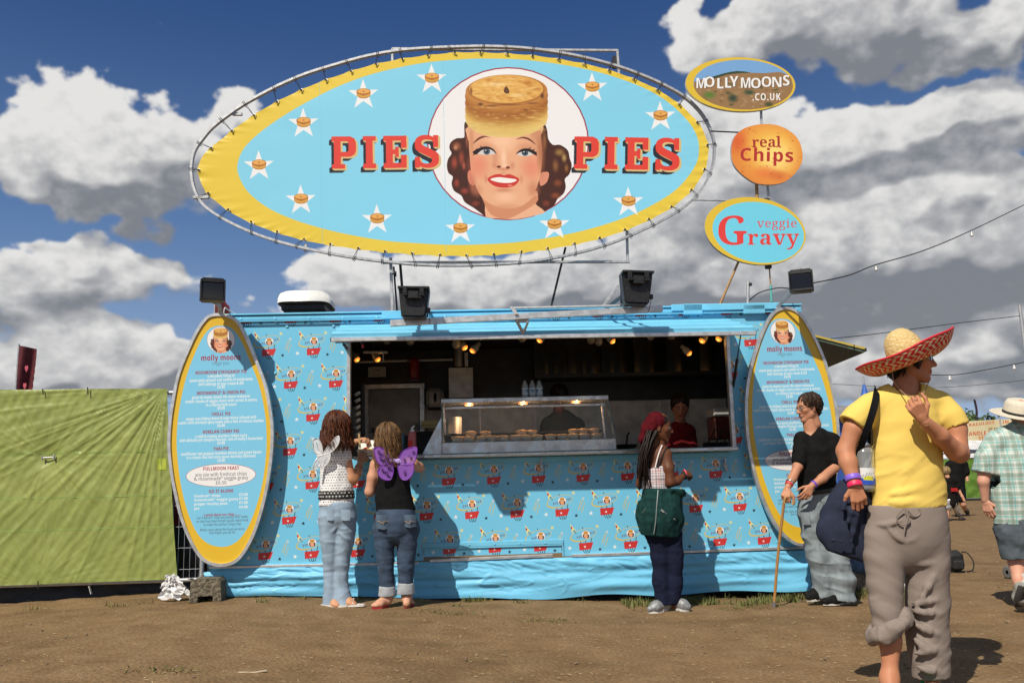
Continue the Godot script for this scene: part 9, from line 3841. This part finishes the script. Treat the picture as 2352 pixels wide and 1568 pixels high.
	for q in [[2212, 1190, -.15], [2180, 1194, .05]]:
		F = Field.new()
		F.cap(j(q[0] - 4, q[1] + 1, q[2] + .1), j(q[0] + 3, q[1] + 3, q[2] - .1), .055, .045, .03)
		mb = MB.new()
		F.bake(mb, .016)
		put("shoe", mb, mat(.03, .022, .018, .7), t)
	F = Field.new()
	F.ell(j(2174, 1081, .0), Vector3(.10, .11, .11), .03)
	mb = MB.new()
	F.bake(mb, .014, creases(.012, 14.0, Vector3(1, .4, 1)))
	put("hair", mb, hair_mat(Color(.20, .13, .06), Color(.36, .25, .12)), t)
	# someone sitting on a step behind the walking man
	t = person("person in orange and white top and jeans sitting low behind the walking man", 1990, 8.3)
	sk = MB.new()
	F = Field.new()
	run(F, [[1960, 1195, 0, .05], [1963, 1206, 0, .06]], .03)
	run(F, [[1984, 1222, .06, .04], [1964, 1212, 0, .06], [1947, 1222, 0, .04]], .03)
	run(F, [[1964, 1212, 0, .08], [1964, 1290, 0, .09]], .03)
	run(F, [[1986, 1222, .08, .045], [1985, 1262, .12, .038], [1968, 1284, .16, .03]], .02)
	run(F, [[1946, 1222, .0, .045], [1940, 1262, .0, .038], [1966, 1285, .1, .03]], .02)
	F.bake(sk, .012, null, tone(col))
	head(sk, j(1962, 1174, .03), look(Vector3(1, -.1, .2)), .92, col, Color(.4, .12, .1), Color(.05, .03, .02), .008)
	put("body", sk, skin(.5, .25, .14), t)
	F = Field.new()
	F.ell(j(1958, 1166, .0), Vector3(.10, .11, .11), .03)
	mb = MB.new()
	F.bake(mb, .012, creases(.012, 14.0, Vector3(1, .4, 1)))
	put("hair", mb, hair_mat(Color(.05, .025, .012), Color(.14, .07, .03)), t)
	F = Field.new()
	run(F, [[1964, 1218, 0, .10], [1966, 1250, 0, .14], [1964, 1290, 0, .15]], .06, .8)
	run(F, [[1982, 1222, .06, .06], [1986, 1246, .10, .058]], .04)
	run(F, [[1948, 1222, .0, .06], [1943, 1246, .0, .058]], .04)
	F.cut(j(1964, 1288, 0), Vector3.DOWN)
	mb = MB.new()
	F.bake(mb, .012, creases(.010, 7.0))
	var cv := Canvas.new(64, 128, Color(.68, .66, .64))
	for k in 5:
		cv.xy([0, k * 28, 64, k * 28, 64, k * 28 + 13, 0, k * 28 + 13], Color(.60, .09, .02))
	put("top", mb, tri_map(mat(1, 1, 1, .8), cv.texture(), Vector3.ONE * 4.0), t)
	F = Field.new()
	run(F, [[1962, 1296, 0, .14], [2010, 1302, .06, .09], [2072, 1312, .10, .075], [2078, 1354, .08, .06]], .05)
	run(F, [[1962, 1296, .1, .12], [2005, 1302, .18, .09], [2060, 1316, .24, .075], [2062, 1352, .22, .06]], .05)
	mb = MB.new()
	F.bake(mb, .013, creases(.011, 7.0))
	put("jeans", mb, denim(Color(.05, .10, .19), Color(.13, .20, .31), 171), t)
	for q in [[2070, .08], [2054, .22]]:
		shoe(t, "shoe", Vector3(j(q[0] + 2, 1360, q[1]).x, .0, j(0, 1360, q[1]).z), Vector3(j(q[0] + 46, 1362, q[1]).x, .0, j(0, 1362, q[1] + .06).z), cloth(.55, .55, .53), mat(.6, .6, .6, .6), .95, .06)
	var sp := on_ground(1975, 8.3)
	mb = MB.new()
	mb.box(Vector3(0, .09, 0), Vector3(.62, .20, .40), Basis(), .02)
	single("step_block", "low grey wooden step that the sitting person rests on", "step", mb, relief(worn(.20, .17, .13, .9, 0, .2, 5.0, 172), grey_tex(173, .05, 128), .6), at_point(sp))

func staff() -> void:
	# the two who serve, inside the trailer
	dist = 8.72
	base = W(1562, 1200, 8.72)
	base.y = .55
	var t := thing("person", "server with dark hair, hoop earrings and dark red top behind the counter", "person", at_point(base), "staff in the trailer")
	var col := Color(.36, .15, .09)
	var sk := MB.new()
	var F := Field.new()
	run(F, [[1562, 958, 0, .05], [1562, 985, 0, .06]], .03)
	run(F, [[1562, 990, 0, .10], [1562, 1020, .0, .12]], .04, .7)
	run(F, [[1541, 990, 0, .055], [1533, 1040, .05, .045], [1545, 1085, .12, .035]], .02)
	run(F, [[1583, 990, 0, .055], [1592, 1040, .05, .045], [1580, 1085, .12, .035]], .02)
	F.bake(sk, .010, null, tone(col))
	var hc := j(1563, 938, .02)
	var hb := look(Vector3(-.12, -.25, 1))
	head(sk, hc, hb, .92, col, Color(.30, .08, .06), Color(.02, .01, .01), .006)
	hand(sk, j(1545, 1085, .12), Vector3(.3, -.6, .6), Vector3(-.5, .5, .5), 1.0, .6, .9, col, .007)
	hand(sk, j(1580, 1085, .12), Vector3(-.3, -.6, .6), Vector3(.5, .5, .5), -1.0, .6, .9, col, .007)
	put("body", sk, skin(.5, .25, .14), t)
	eyes(t, hc, hb, .92)
	F = Field.new()
	run(F, [[1541, 990, 0, .062], [1562, 984, 0, .06], [1583, 990, 0, .062]], .05)
	run(F, [[1562, 1000, 0, .135], [1562, 1050, 0, .135], [1562, 1140, 0, .15]], .05, .72)
	run(F, [[1541, 992, 0, .064], [1532, 1045, .05, .055]], .03)
	run(F, [[1583, 992, 0, .064], [1593, 1045, .05, .055]], .03)
	F.carve(j(1562, 965, .10), j(1562, 1004, .13), .045, .02)
	var mb := MB.new()
	F.bake(mb, .010, creases(.006, 8.0))
	put("top", mb, cloth(.13, .010, .012), t)
	F = Field.new()
	run(F, [[1562, 1130, 0, .15], [1562, 1195, 0, .14]], .05, .8)
	F.bake(mb, .012)
	mb = MB.new()
	F.bake(mb, .012)
	put("trousers", mb, cloth(.01, .01, .012), t)
	F = Field.new()
	F.ell(hc + hb * Vector3(0, .065, -.025), Vector3(.095, .088, .098), .03, hb)
	F.ell(hc + hb * Vector3(0, .02, -.06), Vector3(.09, .10, .07), .03, hb)
	mb = MB.new()
	F.bake(mb, .008, creases(.010, 18.0))
	put("hair", mb, hair_mat(Color(.008, .005, .004), Color(.03, .018, .012)), t)
	for s in [-1.0, 1.0]:
		mb = MB.new()
		var rg := PackedVector3Array()
		for k in 14:
			rg.append(hc + hb * Vector3(s * .080, -.062 + sin(TAU * k / 14.0) * .026, .0 + cos(TAU * k / 14.0) * .022))
		mb.tube(rg, .0016, 4, true)
		put("earring", mb, mat(.5, .4, .2, .3, .8), t)
	dist = 8.95
	base = W(1292, 1200, 8.95)
	base.y = .55
	t = thing("person", "server in grey T-shirt seen from behind through the pie case glass", "person", at_point(base), "staff in the trailer")
	sk = MB.new()
	F = Field.new()
	run(F, [[1283, 925, 0, .055], [1284, 955, 0, .064]], .03)
	run(F, [[1258, 975, 0, .06], [1250, 1030, -.05, .05], [1265, 1070, -.15, .04]], .02)
	run(F, [[1258, 976, 0, .05], [1290, 970, 0, .07], [1328, 978, 0, .05]], .03)
	run(F, [[1328, 978, 0, .06], [1338, 1030, -.05, .05], [1320, 1070, -.15, .04]], .02)
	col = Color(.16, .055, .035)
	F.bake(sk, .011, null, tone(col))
	head(sk, j(1284, 912, -.02), look(Vector3(.1, -.3, -1)), .96, col, col, Color(.02, .01, .01), .009)
	hand(sk, j(1265, 1070, -.15), Vector3(.2, -.3, -1), Vector3.UP, 1.0, .5, .9, col, .008)
	hand(sk, j(1320, 1070, -.15), Vector3(-.2, -.3, -1), Vector3.UP, -1.0, .5, .9, col, .008)
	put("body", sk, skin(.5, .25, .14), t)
	F = Field.new()
	F.ell(j(1284, 902, -.01), Vector3(.10, .10, .105), .03)
	mb = MB.new()
	F.bake(mb, .010, creases(.008, 18.0))
	put("hair", mb, hair_mat(Color(.008, .005, .004), Color(.03, .018, .012)), t)
	F = Field.new()
	run(F, [[1260, 974, 0, .07], [1290, 958, 0, .075], [1326, 976, 0, .07]], .06)
	run(F, [[1292, 985, 0, .175], [1292, 1060, 0, .175], [1292, 1150, 0, .17]], .06, .7)
	run(F, [[1258, 976, 0, .07], [1248, 1025, -.03, .07]], .04)
	run(F, [[1328, 978, 0, .07], [1340, 1025, -.03, .07]], .04)
	mb = MB.new()
	F.bake(mb, .011, creases(.006, 7.0))
	put("t_shirt", mb, cloth(.045, .043, .04), t)
	F = Field.new()
	run(F, [[1292, 1140, 0, .17], [1292, 1200, 0, .16]], .05, .8)
	mb = MB.new()
	F.bake(mb, .012)
	put("trousers", mb, cloth(.01, .01, .012), t)
